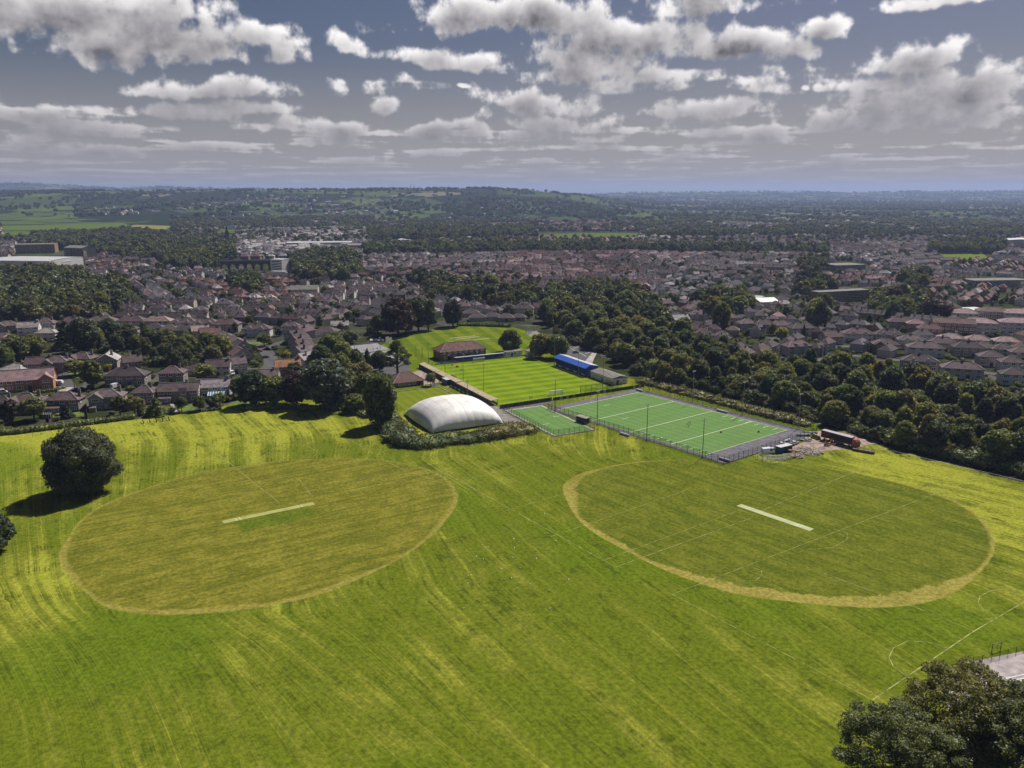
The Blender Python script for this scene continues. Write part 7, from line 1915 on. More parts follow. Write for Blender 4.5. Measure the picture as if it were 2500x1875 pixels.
# ---- trees of the woods, gardens and countryside
def tree_sources():
    out = []; i = 0
    ms = [leafy('distant_tree', lobes_round(700, 12, 5.2, 0.10, 13, 0.46), 260, 1.05, 700, lowpoly=True), leafy('distant_tree', lobes_round(701, 12, 5.4, 0.10, 11, 0.5), 260, 1.05, 701, lowpoly=True),
          leafy('distant_tree', lobes_tall(702), 240, 1.0, 702, lowpoly=True), leafy('distant_tree', lobes_conifer(703), 240, 0.8, 703, core=0.8, lowpoly=True)]
    for me in ms:
        for t in ('dark', 'mid', 'deep', 'light', 'grey', 'olive', 'purple'):
            m2 = me.copy(); m2.materials.clear(); m2.materials.append(MAT.get('far_leaf_' + t) or leaf_mat('far_leaf_' + t, 0.3, tuple(c * 0.78 for c in TINT[t])))
            out.append(bpy.data.objects.new(f'distant_tree.{i:03d}', m2)); i += 1
    return out
def town_trees():
    rs = random.Random(31); near = []; pts = []
    def pick(dark=False):
        t = rs.choices(range(7), [6, 5, 4, 2.2, 2.5, 2, 0.6])[0]; k_ = rs.choices(range(4), [5, 5, 2.2, 0.5])[0]
        return k_, t
    y = 575.0
    while y < 2350:
        sp = 8.6 if y < 1300 else 11.0
        x = -0.70 * y
        while x < 0.70 * y:
            px_, py_ = x + rs.uniform(-.45, .45) * sp, y + rs.uniform(-.45, .45) * sp
            x += sp
            if not in_view(px_, py_, 0, 40): continue
            u, v = pix(px_, py_); q = (px_, py_)
            if in_poly(q, WBIG) or in_poly(q, WGARDEN): continue
            if in_poly(q, FIELD): continue
            if in_belt(q): pr, lo, hi = 0.94, 8.5, 15.5
            elif in_keep(q): continue
            else:
                n = mnoise.noise(Vector((px_ / 120, py_ / 120, 2.2)))
                pr = 0.42 + 0.25 * n; lo, hi = 2.6, 8.0
                if v < 598: pr = 0.33 + 0.35 * n; lo, hi = 5, 12
                if v < 566: pr = 0.42 + 0.5 * n; lo, hi = 6, 13
                
            if rs.random() > pr or occ_hit(px_, py_, 1.5): continue
            h = rs.uniform(lo, hi) if rs.random() < .8 else rs.uniform(lo, hi) * 1.2
            k_, t = pick(); w = h * rs.uniform(0.75, 1.0) if k_ < 2 else h * rs.uniform(.42, .6)
            near.append((h / math.hypot(px_, py_), px_, py_, h, w, k_, t))
        y += sp
    near.sort(reverse=True)
    return near
TT = town_trees()
N_TOWN_TREES = 60
def far_trees():
    rs = random.Random(41); pts = []
    for s, x, y, h, w, k_, t in TT[N_TOWN_TREES:]:
        W, H = ((10.4, 12), (10.8, 12), (7.4, 14), (7, 14))[k_]
        pts.append((x, y, ter_h(x, y) - 0.3, rs.uniform(0, 6.3), (w / W, w / W, h / H), k_ * 7 + t))
    # hedgerows and copses of the country, thinner the farther
    n = 0
    while n < 16000:
        y = 2250 * (5.4 ** rs.random()); x = rs.uniform(-0.74, 0.74) * y
        if in_keep((x, y)): continue
        wood = mnoise.noise(Vector((x / 340, y / 420, 7.7))) + 0.5 * mnoise.noise(Vector((x / 130, y / 150, 3.7)))
        hed = abs(mnoise.noise(Vector((x / 300, y / 340, 1.2))))
        if not (wood > 0.06 + 0.12 * sstep(2600, 3400, y) or hed < 0.03 or rs.random() < 0.03): continue
        n += 1
        k_ = rs.choices(range(3), [5, 5, 1])[0]; t = rs.choices(range(6), [6, 4, 5, 1.5, 1.5, 1])[0]; h = rs.uniform(8, 16) * (1 + 0.35 * sstep(4000, 9000, y)); w = h * rs.uniform(0.95, 1.5)
        W, H = ((10.4, 12), (10.8, 12), (7.4, 14))[k_]
        pts.append((x, y, ter_h(x, y) - 0.5, rs.uniform(0, 6.3), (w / W, w / W, h / H), k_ * 7 + t))
    print('far trees', len(pts))
    scatter('distant_trees', pts, tree_sources(), 'mass of dark trees between the far houses and over the hills', 'trees')
far_trees()
T7 = ('dark', 'mid', 'deep', 'light', 'grey', 'olive', 'purple')
def named_town_trees():
    by = {}
    for s, x, y, h, w, k_, t in TT[:N_TOWN_TREES]:
        u, v = pix(x, y)
        for nm, f in AREAS:
            if f(u, v): by.setdefault(nm, []).append((u, v, x, y, h, w, k_, T7[t])); break
    for nm, ts in by.items():
        ts.sort()
        cnt = {}
        for i, (u, v, x, y, h, w, k_, t) in enumerate(ts):
            kd = ('round', 'round', 'tall', 'conifer')[k_]; wd = {'round': 'broad', 'tall': 'tall', 'conifer': 'pointed'}[kd]
            tree(kd, random.randrange(5 if kd == 'round' else 2), (x, y), h, w, t, f'{wd} {WORD[t]} tree, {ordw(i)} large one from left {nm}', group='large trees of the town')
random.seed(17)
named_town_trees()

def wood_rows(poly, gap, rowgap, kinds, name_where, group, hrange, seed, tints, edge_small=True, limit=400):
    """a wood built row by row from its front edge; returns how many trees"""
    rs = random.Random(seed); ys = [p[1] for p in poly]; xs = [p[0] for p in poly]
    rows = []; y = min(ys)
    # rows run along the front edge direction of the wood (right end nearer)
    a = Vector((poly[-1][0], poly[-1][1])); cnt = 0
    pts = []
    yy = min(ys) + rowgap * 0.3
    while yy < max(ys):
        x = min(xs); row = []
        while x < max(xs):
            q = (x + rs.uniform(-.3, .3) * gap, yy + rs.uniform(-.35, .35) * rowgap)
            if in_poly(q, poly) and in_view(q[0], q[1], 0, 60): row.append(q)
            x += gap
        if row: rows.append(row)
        yy += rowgap
    for r, row in enumerate(rows):
        row.sort()
        for i, q in enumerate(row):
            if cnt >= limit: return cnt
            kd = rs.choices([k_[0] for k_ in kinds], [k_[1] for k_ in kinds])[0]
            t = rs.choices(list(tints), list(tints.values()))[0]
            h = rs.uniform(*hrange) * (0.62 if kd == 'scrub' else 1); w = h * {'round': rs.uniform(.85, 1.05), 'tall': rs.uniform(.5, .62), 'scrub': rs.uniform(1.25, 1.6), 'conifer': .5}[kd]
            nv = {'round': 5, 'tall': 3, 'conifer': 2, 'scrub': 2}[kd]
            wd = {'round': 'broad', 'tall': 'tall', 'scrub': 'low', 'conifer': 'pointed'}[kd]
            tree(kd, rs.randrange(nv), q, h, w, t, f'{wd} {WORD[t]} tree, {ordw(i)} from left in the {ordw(r)} row {name_where}', group=group)
            cnt += 1
    return cnt
random.seed(18)
_n1 = wood_rows(WBIG, 12.6, 13.0, (('round', 6), ('tall', 1.4), ('scrub', 3.2)), 'of the big wood', 'trees of the big wood', (9, 15.0), 51, {'dark': 5, 'mid': 4, 'deep': 3, 'light': 1.6, 'olive': 2.2, 'grey': 2})
_n2 = wood_rows(WGARDEN, 12, 13, (('round', 6), ('tall', 1), ('conifer', 1.5)), 'of the garden wood', 'trees of the wood between the gardens', (9, 14), 52, {'dark': 5, 'mid': 4, 'deep': 4, 'olive': 1, 'light': 0.6})
print('wood trees', _n1, _n2, 'trees', N_TREES)
# ------------------------------------------------------------------ single trees, hedges and shrubs near the field
random.seed(23)
KIND['chestnut', 0] = (leafy('crown', lobes_round(901, 20.5, 12.6, 0.02, 46, 0.30, 0.95), 17000, 0.34, 901, core=0.86, tilt=1.1), trunk_mesh(14, 0.7, 901, 6), 20.5, 25.6)
def oak_lobes(seed, H=17.0, rw=9.6):
    """ragged crown: clumps of very different size pushed in and out, with holes between them"""
    rs = random.Random(seed); out = [(0, 0, H * 0.52, rw * 0.5, rw * 0.5, H * 0.30)]
    for i in range(150):
        t = (i + 0.5) / 150; zz = 1 - 1.75 * t; a = i * 2.39996 + rs.uniform(-.3, .3); rr = math.sqrt(max(0.0, 1 - zz * zz))
        n_ = mnoise.noise(Vector((math.cos(a) * rr * 2.1, math.sin(a) * rr * 2.1, zz * 2.1 + seed)))
        k_ = 0.86 + 0.30 * n_ + rs.uniform(-0.14, 0.14)
        if n_ < -0.28 and rs.random() < 0.7: continue
        q = rs.uniform(0.55, 1.5)
        out.append((rr * math.cos(a) * rw * k_, rr * math.sin(a) * rw * k_, H * 0.52 + zz * H * 0.46 * k_, q * 1.15, q * 1.15, q * 0.8))
    return out
KIND['oak', 0] = (leafy('crown', oak_lobes(902), 30000, 0.20, 902, core=0.5, tilt=1.4, fill=0.35, keep_inside=0.6), trunk_mesh(15, 0.55, 902, 12), 17.0, 19.6)
KIND['oak', 1] = (leafy('crown', oak_lobes(905), 26000, 0.20, 905, core=0.5, tilt=1.4, fill=0.35, keep_inside=0.6), trunk_mesh(15, 0.55, 905, 12), 17.0, 19.6)
def pine_lobes():
    rs = random.Random(903); out = []
    for i in range(26):
        t = i / 25; a = i * 2.4; z = 5.0 + 9.6 * t; r = (5.6 * (1 - t) ** 0.6 + 0.6) * rs.uniform(0.55, 1.0)
        q = rs.uniform(1.1, 1.9) * (1.1 - 0.4 * t); out.append((math.cos(a) * r, math.sin(a) * r, z, q, q, q * 0.5))
    return out
def pine_trunk():
    mb = MB(); mb.tube([(0, 0, -0.3), (0.1, 0, 4), (0, 0.1, 9), (0, 0, 14)], [0.55, 0.42, 0.28, 0.08], 8)
    for x, y, z, q, _, _ in pine_lobes(): mb.tube([(0, 0, max(3.0, z - 2.2)), (x * 0.5, y * 0.5, z - 0.9), (x, y, z)], [0.2, 0.14, 0.06], 5)
    return mb.mesh('trunk', MAT['bark'])
KIND['pine', 0] = (leafy('crown', pine_lobes(), 2600, 0.34, 903, core=0.7), pine_trunk(), 15.5, 13.0)
tree_px('chestnut', 0, 203, 1203, 164, 134, 'deep', 'large solitary dark round tree standing on the field at the left', name='chestnut_tree', rz=0.4)
tree_px('round', 1, -14, 1346, 84, 82, 'deep', 'dark tree cut by the left photo edge beside the field', rz=1.0)
tree('oak', 0, g(2190, 1925), 15.0, 20.0, 'grey', 'large tree at the lower right corner, left one of three', name='oak_tree', group='trees in the lower right corner', rz=0.3)
tree('oak', 1, g(2345, 1850), 17.5, 21.5, 'olive', 'large tree at the lower right corner, tallest and middle one of three', name='oak_tree', group='trees in the lower right corner', rz=2.2)
tree('oak', 0, g(2500, 1915), 17.0, 21.0, 'grey', 'large tree at the lower right corner, cut by the photo edge', name='oak_tree', group='trees in the lower right corner', rz=4.1)
SINGLE = [
    ('round', 0, 621, 990, 80, 76, 'deep', 'dark tree at the field edge right of the conservatory house'), ('round', 3, 672, 988, 70, 62, 'mid', 'lighter green tree between two dark ones at the field edge'),
    ('round', 2, 724, 990, 72, 78, 'purple', 'purple-leaved tree at the field edge beside the largest dark tree'), ('round', 4, 796, 997, 122, 108, 'blue', 'largest bluish dark tree at the field edge'),
    ('round', 1, 850, 972, 70, 62, 'dark', 'dark tree right behind the largest tree at the field edge'), ('round', 2, 932, 1040, 84, 122, 'dark', 'tall dark tree at the left corner of the dome'),
    ('round', 0, 868, 1005, 60, 40, 'mid', 'low bushy tree between largest tree and dome corner tree'), ('tall', 0, 893, 985, 50, 70, 'mid', 'slender green tree left of the dome corner tree'),
    ('pine', 0, 971, 916, 78, 84, 'dark', 'open-crowned pine with bare limbs behind the bowls clubhouse'),
    ('round', 3, 926, 906, 44, 44, 'deep', 'dark dense tree left of the open pine'), ('conifer', 0, 897, 886, 24, 34, 'blue', 'small spiky conifer below the tennis courts'),
    ('round', 1, 868, 905, 46, 46, 'mid', 'green tree below the lower tennis court'), ('round', 4, 838, 880, 44, 42, 'light', 'light green tree left of the tennis courts'), ('round', 2, 806, 868, 54, 46, 'mid', 'green tree below the bungalow by the tennis courts'),
    ('round', 0, 782, 900, 54, 52, 'dark', 'dark tree above the largest field-edge tree'), ('round', 1, 832, 925, 60, 56, 'mid', 'green tree above and right of the largest field-edge tree'), ('round', 3, 884, 945, 62, 56, 'olive', 'olive tree between the pine and the dome corner tree'),
    ('round', 4, 852, 950, 48, 46, 'dark', 'dark tree behind the largest field-edge tree, toward the pine'), ('round', 0, 818, 845, 44, 32, 'grey', 'grey-green tree above the light green tree by the courts'), ('round', 2, 856, 838, 40, 28, 'grey', 'grey-green tree behind the upper tennis court'),
    ('small', 0, 1052, 942, 28, 30, 'grey', 'small grey willow beside the blue container'), ('round', 0, 1246, 860, 60, 50, 'dark', 'dark round tree behind the small white hut'),
    ('round', 2, 1318, 872, 54, 52, 'olive', 'left of the two olive trees behind the turnstile hut'), ('round', 4, 1362, 874, 56, 52, 'grey', 'grey-green tree right of the olive tree behind the main stand'),
    ('round', 1, 972, 818, 90, 80, 'purple', 'large purple-leaved tree at the left of the far cricket field'), ('tall', 1, 1022, 809, 50, 76, 'deep', 'tall dark tree right of the large purple tree'), ('tall', 2, 1046, 806, 42, 70, 'dark', 'second tall dark tree right of the large purple tree'),
    ('round', 3, 1106, 797, 50, 58, 'purple', 'rounded purple tree behind the far cricket field'), ('round', 0, 922, 812, 40, 40, 'dark', 'dark tree left of the large purple tree'),
    ('conifer', 1, 162, 852, 46, 64, 'blue', 'dark pointed conifer at the left end of the garden wood'), ('round', 4, 208, 858, 66, 66, 'deep', 'very dark broad tree next to the pointed conifer'), ('round', 1, 268, 838, 58, 48, 'deep', 'very dark tree below the second pair of the long row'),
    ('round', 3, 40, 880, 60, 48, 'dark', 'dark tree above the pale hip-roofed bungalow'), ('round', 0, 85, 870, 50, 42, 'mid', 'green tree above the brown house by the drive'), ('round', 2, 8, 905, 50, 50, 'dark', 'dark tree at the left edge beside the pale bungalow'),
    ('small', 1, 184, 917, 52, 32, 'olive', 'spreading olive tree on the green island of the junction'), ('tall', 0, 226, 948, 46, 58, 'mid', 'tall tree right of the road junction'), ('bush', 0, 263, 906, 20, 16, 'yellow', 'bright yellow-green shrub beside the pale side roof'),
    ('small', 2, 500, 930, 54, 36, 'light', 'light green spreading tree beside the dark bungalow'), ('small', 0, 584, 970, 46, 42, 'dark', 'round garden tree right of the conservatory'), ('small', 1, 537, 990, 32, 28, 'mid', 'small tree in front of the conservatory'),
    ('small', 2, 486, 1003, 30, 32, 'dark', 'small round tree with bare stem by the field edge'), ('small', 0, 444, 1006, 26, 34, 'deep', 'dark upright small tree right of the garden path'), ('conifer', 0, 382, 1014, 44, 40, 'mid', 'broad pointed shrub left of the garden path'),
    ('small', 1, 330, 1013, 44, 40, 'olive', 'reddish-olive shrub tree behind the field hedge'), ('small', 2, 294, 1014, 42, 40, 'dark', 'dark shrub tree behind the field hedge'), ('small', 0, 84, 1025, 58, 46, 'grey', 'grey-green spreading tree in the garden of the first whole house'),
    ('small', 1, 26, 1024, 42, 38, 'purple', 'purplish shrub tree in the garden at the left edge'), ('conifer', 1, 164, 1019, 28, 26, 'deep', 'dark pointed shrub on the small lawn'), ('small', 2, 645, 845, 36, 27, 'mid', 'green tree on the verge at the head of the curved road'),
    ('small', 0, 699, 884, 28, 25, 'yellow', 'yellow-green round tree beside the curved road'), ('small', 1, 618, 863, 22, 20, 'dark', 'dark small tree left of the curved road'), ('small', 2, 722, 925, 40, 36, 'deep', 'dark clipped tree below the orange-roofed house'),
    ('round', 0, 2000, 808, 40, 62, 'deep', 'very tall dark tree among the houses right of the mast'), ('round', 3, 2280, 786, 66, 46, 'purple', 'large dark purple tree above the flats'), ('small', 0, 1908, 838, 34, 34, 'yellow', 'light yellow-green tree in front of the dark-roofed white pair'),
    ('round', 2, 1760, 812, 46, 66, 'mid', 'tall green tree at the top edge of the big wood'), ('conifer', 0, 1961, 832, 18, 36, 'blue', 'slim dark conifer in front of the white pair')]
for kd, v, x, y, w, h, t, lb in SINGLE: tree_px(kd, v, x, y, w, h, t, lb, name='shrub' if kd == 'bush' else 'tree', cat='shrub' if kd == 'bush' else 'tree')
hedge('boundary_hedge', gp((-30, 1064), (60, 1056), (120, 1048), (200, 1038)), 2.8, 2.5, 'mid', 'trimmed dark hedge along the left end of the field boundary', 61, 0.3, 0.26, 8)
hedge('boundary_hedge', gp((200, 1038), (260, 1030), (330, 1021)), 2.6, 2.3, 'mid', 'greener stretch of boundary hedge left of the black goal frames', 62, 0.4, 0.26, 8)
hedge('garden_hedge', gp((340, 1012), (400, 1008), (425, 1006)), 3.0, 2.6, 'mid', 'loose leafy hedge behind the black goal frames', 63, 0.7, 0.28, 8)
hedge('garden_hedge', gp((500, 970), (527, 996)), 1.8, 2.0, 'deep', 'clipped dark hedge running down beside the conservatory garden', 64, 0.15, 0.22, 9)
hedge('garden_hedge', gp((445, 1010), (480, 1006), (540, 1000)), 2.0, 1.2, 'dark', 'low shrub line at the field edge right of the garden path', 65, 0.8, 0.26, 8)
hedge('garden_hedge', gp((80, 962), (128, 956), (160, 948)), 1.6, 1.6, 'olive', 'curved brown-green hedge in front of the caravan', 66, 0.2, 0.24, 8)
hedge('field_edge_hedge', gp((590, 998), (700, 996), (760, 1000), (860, 1000), (900, 1020)), 4.0, 2.4, 'mid', 'rough undergrowth at the foot of the field-edge trees', 67, 0.9, 0.34, 6)
hedge('dome_hedge', gp((942, 1030), (962, 1056), (984, 1080), (1008, 1089)), 9.0, 4.4, 'dark', 'tall leafy hedge round the left corner of the dome', 68, 0.7, 0.36, 6.5)
hedge('dome_hedge', gp((1004, 1090), (1060, 1083), (1120, 1075), (1180, 1068)), 9.0, 3.0, 'dark', 'broad leafy hedge along the front of the dome', 69, 0.6, 0.34, 7)
hedge('dome_hedge', gp((1180, 1068), (1240, 1058), (1300, 1052)), 9.5, 4.0, 'olive', 'broad hedge between the dome and the practice pitch', 70, 0.6, 0.34, 7)
hedge('cricket_hedge', gp((1118, 795), (1180, 796), (1245, 799)), 3.0, 2.4, 'dark', 'low dark hedge along the top of the far cricket field', 71, 0.3, 0.5, 4)
hedge('wood_edge', gp((1560, 932), (1700, 968), (1850, 1008), (1975, 1040)), 5.0, 2.6, 'olive', 'straggling olive scrub along the hockey fence', 72, 0.9, 0.42, 4, cat='scrub')
hedge('wood_edge', gp((2085, 1052), (2170, 1078), (2330, 1118), (2560, 1172)), 7.0, 4.4, 'dark', 'dark leafy front of the big wood along the field fence', 73, 0.8, 0.42, 4.5, cat='scrub')
# loose garden shrubs that nobody could count
def garden_shrubs():
    rs = random.Random(81); pts = []
    zone = gp((-40, 1040), (-40, 800), (560, 800), (760, 800), (900, 830), (930, 900), (860, 960), (700, 985), (560, 990), (330, 1015))
    zone2 = gp((1700, 800), (2520, 800), (2520, 990), (2330, 960), (2150, 895), (1900, 890), (1750, 840))
    src = []
    for i, (m_, t) in enumerate((m_, t) for m_ in (0, 1, 2) for t in ('dark', 'mid', 'olive', 'grey', 'light')):
        me = KIND['bush', m_][0].copy(); me.materials.clear(); me.materials.append(MAT.get('far_leaf_' + t) or leaf_mat('far_leaf_' + t, 0.3, tuple(c * 0.78 for c in TINT[t])))
        src.append(bpy.data.objects.new(f'garden_shrub.{i:03d}', me))
    for zn, n in ((zone, 900), (zone2, 700)):
        xs = [p.x for p in zn]; ys = [p.y for p in zn]; k_ = 0
        while k_ < n:
            k_ += 1
            x, y = rs.uniform(min(xs), max(xs)), rs.uniform(min(ys), max(ys))
            if not in_poly((x, y), zn) or in_poly((x, y), FIELD) or in_keep((x, y)) or occ_hit(x, y, 0.6) or not in_view(x, y): continue
            s_ = rs.uniform(0.35, 1.0); pts.append((x, y, 0, rs.uniform(0, 6), (s_, s_, s_ * rs.uniform(.7, 1.3)), rs.randrange(15)))
    scatter('garden_shrubbery', pts, src, 'loose shrubs and low hedges scattered through the gardens', 'shrubs')
garden_shrubs()
def undergrowth():
    rs = random.Random(91); pts = []; src = []
    for i, (m_, t) in enumerate((m_, t) for m_ in (0, 1) for t in ('dark', 'mid', 'olive', 'grey')):
        me = KIND['scrub', m_][0].copy(); me.materials.clear(); me.materials.append(MAT['far_leaf_' + t]); src.append(bpy.data.objects.new(f'scrub_bush.{i:03d}', me))
    for poly, n in ((WBIG, 900), (WGARDEN, 90)):
        xs = [p.x for p in poly]; ys = [p.y for p in poly]; k_ = 0
        while k_ < n:
            q = (rs.uniform(min(xs), max(xs)), rs.uniform(min(ys), max(ys)))
            if not in_poly(q, poly): continue
            k_ += 1
            if not in_view(*q): continue
            s_ = rs.uniform(0.5, 1.1); pts.append((*q, -0.2, rs.uniform(0, 6), (s_, s_, s_ * rs.uniform(.7, 1.2)), rs.randrange(8)))
    scatter('wood_undergrowth', pts, src, 'dense scrub filling the ground under the woods', 'undergrowth')
undergrowth()
print('trees total', N_TREES)
# ------------------------------------------------------------------ larger buildings of the town
def hall(name, pl, pr, depth, h, wall, roof, label, rise=0.0, cat='building', bands=0, roofmat=None, wins=0, over=0.3, wc=None, rc=None):
    """long building whose front base runs between two photo points"""
    a, b = g(*pl), g(*pr); W = (b - a).length; t = ang(a, b); n = Vector((-math.sin(t), math.cos(t))); c = (a + b) / 2 + n * depth / 2
    e = empty(name, (c.x, c.y, ter_h(c.x, c.y)), t, label, cat)
    MB().box((0, 0, -0.5), (W, depth, h + 0.5)).obj('wall', MAT[wall], e, color=wc)
    r = MB()
    if rise > 0: add_gable(r, W, depth, h, rise, over, along='x' if W > depth else 'y'); add_gable(r, 0.1, 0.1, h, 0.01) if False else None
    else: r.box((0, 0, h), (W + over, depth + over, 0.4))
    if rise > 0:
        gw = MB(); add_gable_wall(gw, W, depth, h, rise, along='x' if W > depth else 'y'); gw.obj('gable_end', MAT[wall], e, color=wc)
    r.obj('roof', MAT[roof], e, color=rc)
    fl = max(1, round(h / 3.2))
    for st in range(fl if wins else 0):
        for i in range(wins):
            ww = W / wins * 0.66; x = -W / 2 + W * (i + 0.5) / wins
            o = link('window', win_frame(ww, 1.7, 1), e, (x, -depth / 2 - 0.02, 0.9 + st * h / fl)); link('pane', pane_mesh(ww, 1.7), o)
    return e
W_ = (0.66, 0.64, 0.63)
hall('warehouse', (-40, 657), (122, 659), 70, 11.5, 'wall_paint', 'sheet_roof', 'long white warehouse at the left edge of the town', 1.5)
hall('warehouse', (124, 658), (176, 652), 60, 8, 'white_paint', 'sheet_roof', 'lower white block at the right end of the long warehouse', 0)
hall('brick_hall', (38, 619), (135, 617), 30, 14, 'brick_buff', 'felt_roof', 'long brick building behind the white warehouse', 0, wins=9)
hall('brick_hall', (158, 628), (202, 630), 25, 15, 'dark_concrete', 'felt_roof', 'dark mansard-like block right of the long brick building', 3, wins=5)
hall('brick_hall', (205, 630), (230, 627), 20, 11, 'brick_buff', 'felt_roof', 'small brick block at the end of the brick buildings', 0, wins=2)
# office block with a striped end beside the viaduct
e = hall('office_block', (662, 672), (690, 673), 16, 19, 'wall_paint', 'sheet_roof', 'tall pale office block with dark diagonal stripes on its end wall', 0)
for i in range(5): MB().bar((-5.5, -8.06, 4.2 + i * 3.0), (7.2, -8.06, 5.4 + i * 3.0), 0.12, 1.1).obj('window_band', MAT['pane'], e)
hall('annexe', (662, 676), (696, 677), 6, 6.5, 'white_paint', 'sheet_roof', 'low white annexe in front of the office block', 0)
def viaduct():
    a, b = g(528, 664), g(690, 661); t = ang(a, b); L = (b - a).length; Hh, n = 12.0, 8
    e = empty('viaduct', (a.x, a.y + 16, 0), t, 'stone railway viaduct with round arches beside the office block', 'viaduct')
    w = L / n
    for i in range(n):
        pts = [(0, 0), (w * 0.16, 0), (w * 0.16, 4.6)]
        pts += [(w * 0.5 - w * 0.34 * math.cos(math.pi * k_ / 10), 4.6 + w * 0.34 * math.sin(math.pi * k_ / 10)) for k_ in range(1, 10)]
        pts += [(w * 0.84, 4.6), (w * 0.84, 0), (w, 0), (w, Hh), (0, Hh)]
        m_ = len(pts); vs = [(i * w + x, 0, z) for x, z in pts] + [(i * w + x, 8, z) for x, z in pts]
        MB().add(vs, [tuple(range(m_)), tuple(range(m_, 2 * m_))[::-1]] + [(k_, k_ + m_, (k_ + 1) % m_ + m_, (k_ + 1) % m_) for k_ in range(m_)]).obj('arch', MAT['dark_concrete'], e)
    for y in (-0.2, 8.2): MB().box((L / 2, y, Hh - 0.4), (L, 0.5, 1.4)).obj('parapet', MAT['concrete'], e)
viaduct()
def church():
    p = g(556, 594); e = empty('church', (p.x, p.y, 0), 0.25, 'dark stone church with tower and spire among trees', 'church')
    MB().box((0, 0, 0), (8, 8, 19)).obj('tower', MAT['dark_concrete'], e)
    MB().add([(-3.4, -3.4, 19), (3.4, -3.4, 19), (3.4, 3.4, 19), (-3.4, 3.4, 19), (0, 0, 36)], [(0, 1, 4), (1, 2, 4), (2, 3, 4), (3, 0, 4)]).obj('spire', MAT['dark_concrete'], e)
    MB().box((-20, 0, 0), (32, 11, 9)).obj('nave', MAT['dark_concrete'], e); r = MB(); add_gable(r, 32, 11, 9, 5, off=(-20, 0)); r.obj('roof', MAT['felt_roof'], e)
    for x, y in ((-3.6, -3.6), (3.6, -3.6), (3.6, 3.6), (-3.6, 3.6)): MB().tube([(x, y, 18.6), (x, y, 20), (x, y, 23)], [0.6, 0.5, 0.05], 6).obj('pinnacle', MAT['dark_concrete'], e)
    for i in range(4): o = link('window', win_frame(1.6, 3.6, 1), e, (-32 + i * 7, -5.52, 3)); link('pane', pane_mesh(1.6, 3.6), o)
church()
hall('school_block', (1998, 740), (2122, 733), 12, 9.6, 'brick_buff', 'felt_roof', 'long flat-roofed school block with rows of white windows', 0, wins=14)
hall('sports_hall', (1812, 742), (1852, 746), 16, 5, 'wall_paint', 'sheet_roof', 'left of the two pale pitched halls below the tree clumps', 3.0)
hall('sports_hall', (1856, 750), (1902, 748), 18, 4.5, 'wall_paint', 'sheet_roof', 'right of the two pale pitched halls below the tree clumps', 2.6)
hall('grey_hall', (708, 722), (776, 721), 14, 6.0, 'wall_paint', 'felt_roof', 'long grey-roofed hall with white gable end above the curved road', 3.4)
hall('depot', (2040, 664), (2112, 662), 30, 8, 'concrete', 'felt_roof', 'wide flat depot building between tree clumps on the right', 0, wins=5)
hall('long_shed', (2378, 702), (2510, 700), 22, 7, 'concrete', 'felt_roof', 'long grey flat-roofed block near the right edge of the town', 0, wins=12)
hall('factory', (2455, 602), (2530, 604), 60, 12, 'wall_paint', 'sheet_roof', 'white factory roof at the far right edge', 2)
hall('blue_hall', (972, 598), (1014, 597), 40, 7, 'seat_blue', 'sheet_roof', 'pale blue-roofed hall among the trees beyond the town', 3)
hall('showroom', (2368, 772), (2415, 770), 16, 4.5, 'wall_paint', 'sheet_roof', 'low blue-white showroom in the pale car lot', 0, wins=5)
hall('retail_shed', (700, 604), (860, 602), 40, 8, 'concrete', 'sheet_roof', 'long pale shed in the old town centre', 1)
hall('retail_shed', (850, 612), (900, 611), 30, 9, 'brick_buff', 'felt_roof', 'brick block right of the long pale shed', 2, wins=6)
patch('car_lot', 'pale_paving', gp((2330, 790), (2345, 770), (2440, 755), (2520, 752), (2520, 790), (2400, 800)), 0.12)
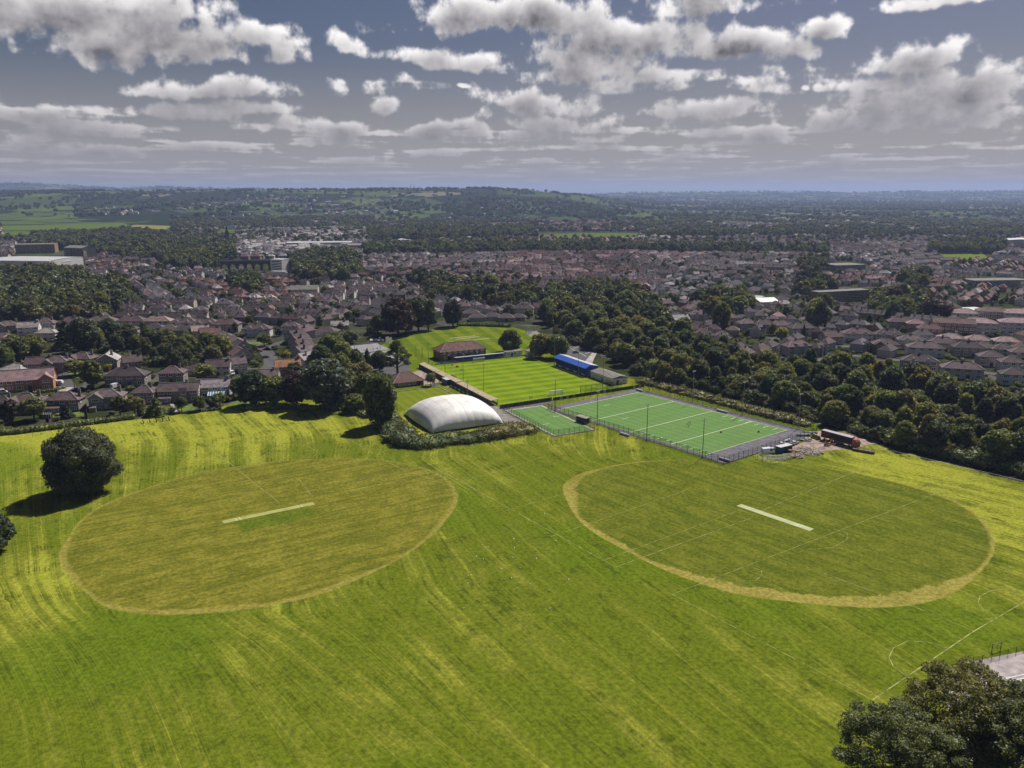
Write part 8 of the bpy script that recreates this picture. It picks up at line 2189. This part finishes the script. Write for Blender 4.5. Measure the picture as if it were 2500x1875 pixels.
patch('car_park', 'paving', gp((-20, 676), (180, 668), (240, 660), (180, 656), (-20, 662)), 0.12)
def meadow(name, pts, c1, c2, z=0.5):
    turf(name, c1, c2, 0.2, 14.0, z, gp(*pts), 0.15, 0.15)
meadow('meadow', [(-30, 552), (150, 549), (300, 545), (322, 552), (270, 562), (-30, 563)], (0.085, 0.125, 0.022), (0.115, 0.155, 0.03))
meadow('meadow', [(-30, 566), (120, 564), (90, 574), (-30, 577)], (0.08, 0.115, 0.022), (0.10, 0.14, 0.03))
meadow('meadow', [(275, 561), (330, 549), (420, 552), (400, 563), (300, 567)], (0.20, 0.19, 0.05), (0.25, 0.23, 0.07))
meadow('meadow', [(1305, 574), (1420, 569), (1560, 570), (1550, 577), (1400, 583), (1320, 583)], (0.085, 0.125, 0.025), (0.12, 0.16, 0.03))
meadow('park', [(2295, 622), (2400, 620), (2412, 630), (2360, 635), (2295, 634)], (0.12, 0.16, 0.02), (0.16, 0.2, 0.03))
for i, px_ in enumerate((1003, 1011)):
    d = Vector(ray(px_, 466)); k_ = 5150 / d.y; x, y = d.x * k_, 5150.0; z = ter_h(x, y)
    e = empty('radio_mast', (x, y, z), 0, ('left radio mast on the skyline ridge', 'right radio mast on the skyline ridge')[i], 'mast')
    MB().tube([(0, 0, 0), (0, 0, 24), (0, 0, 38 - 6 * i)], [1.3, 1.0, 0.6], 5).obj('pole', MAT['dark_metal'], e)
    for q in (14, 22, 29): MB().box((0, 0, q), (4.5, 4.5, 1.2)).obj('aerial', MAT['dark_metal'], e)
# ------------------------------------------------------------------ haze
def make_haze():
    m, N, out = shader('haze')
    v = N.n('ShaderNodeVolumePrincipled')
    v.inputs['Color'].default_value = (0.44, 0.56, 0.92, 1)
    v.inputs['Density'].default_value = 0.000075
    v.inputs['Anisotropy'].default_value = 0.2
    N.put(out.inputs['Volume'], v.outputs[0])
    mb = MB().box((0, 3000, -3.0), (44000, 40000, 245))
    o = mb.obj('haze', m); o['kind'] = 'stuff'
make_haze()
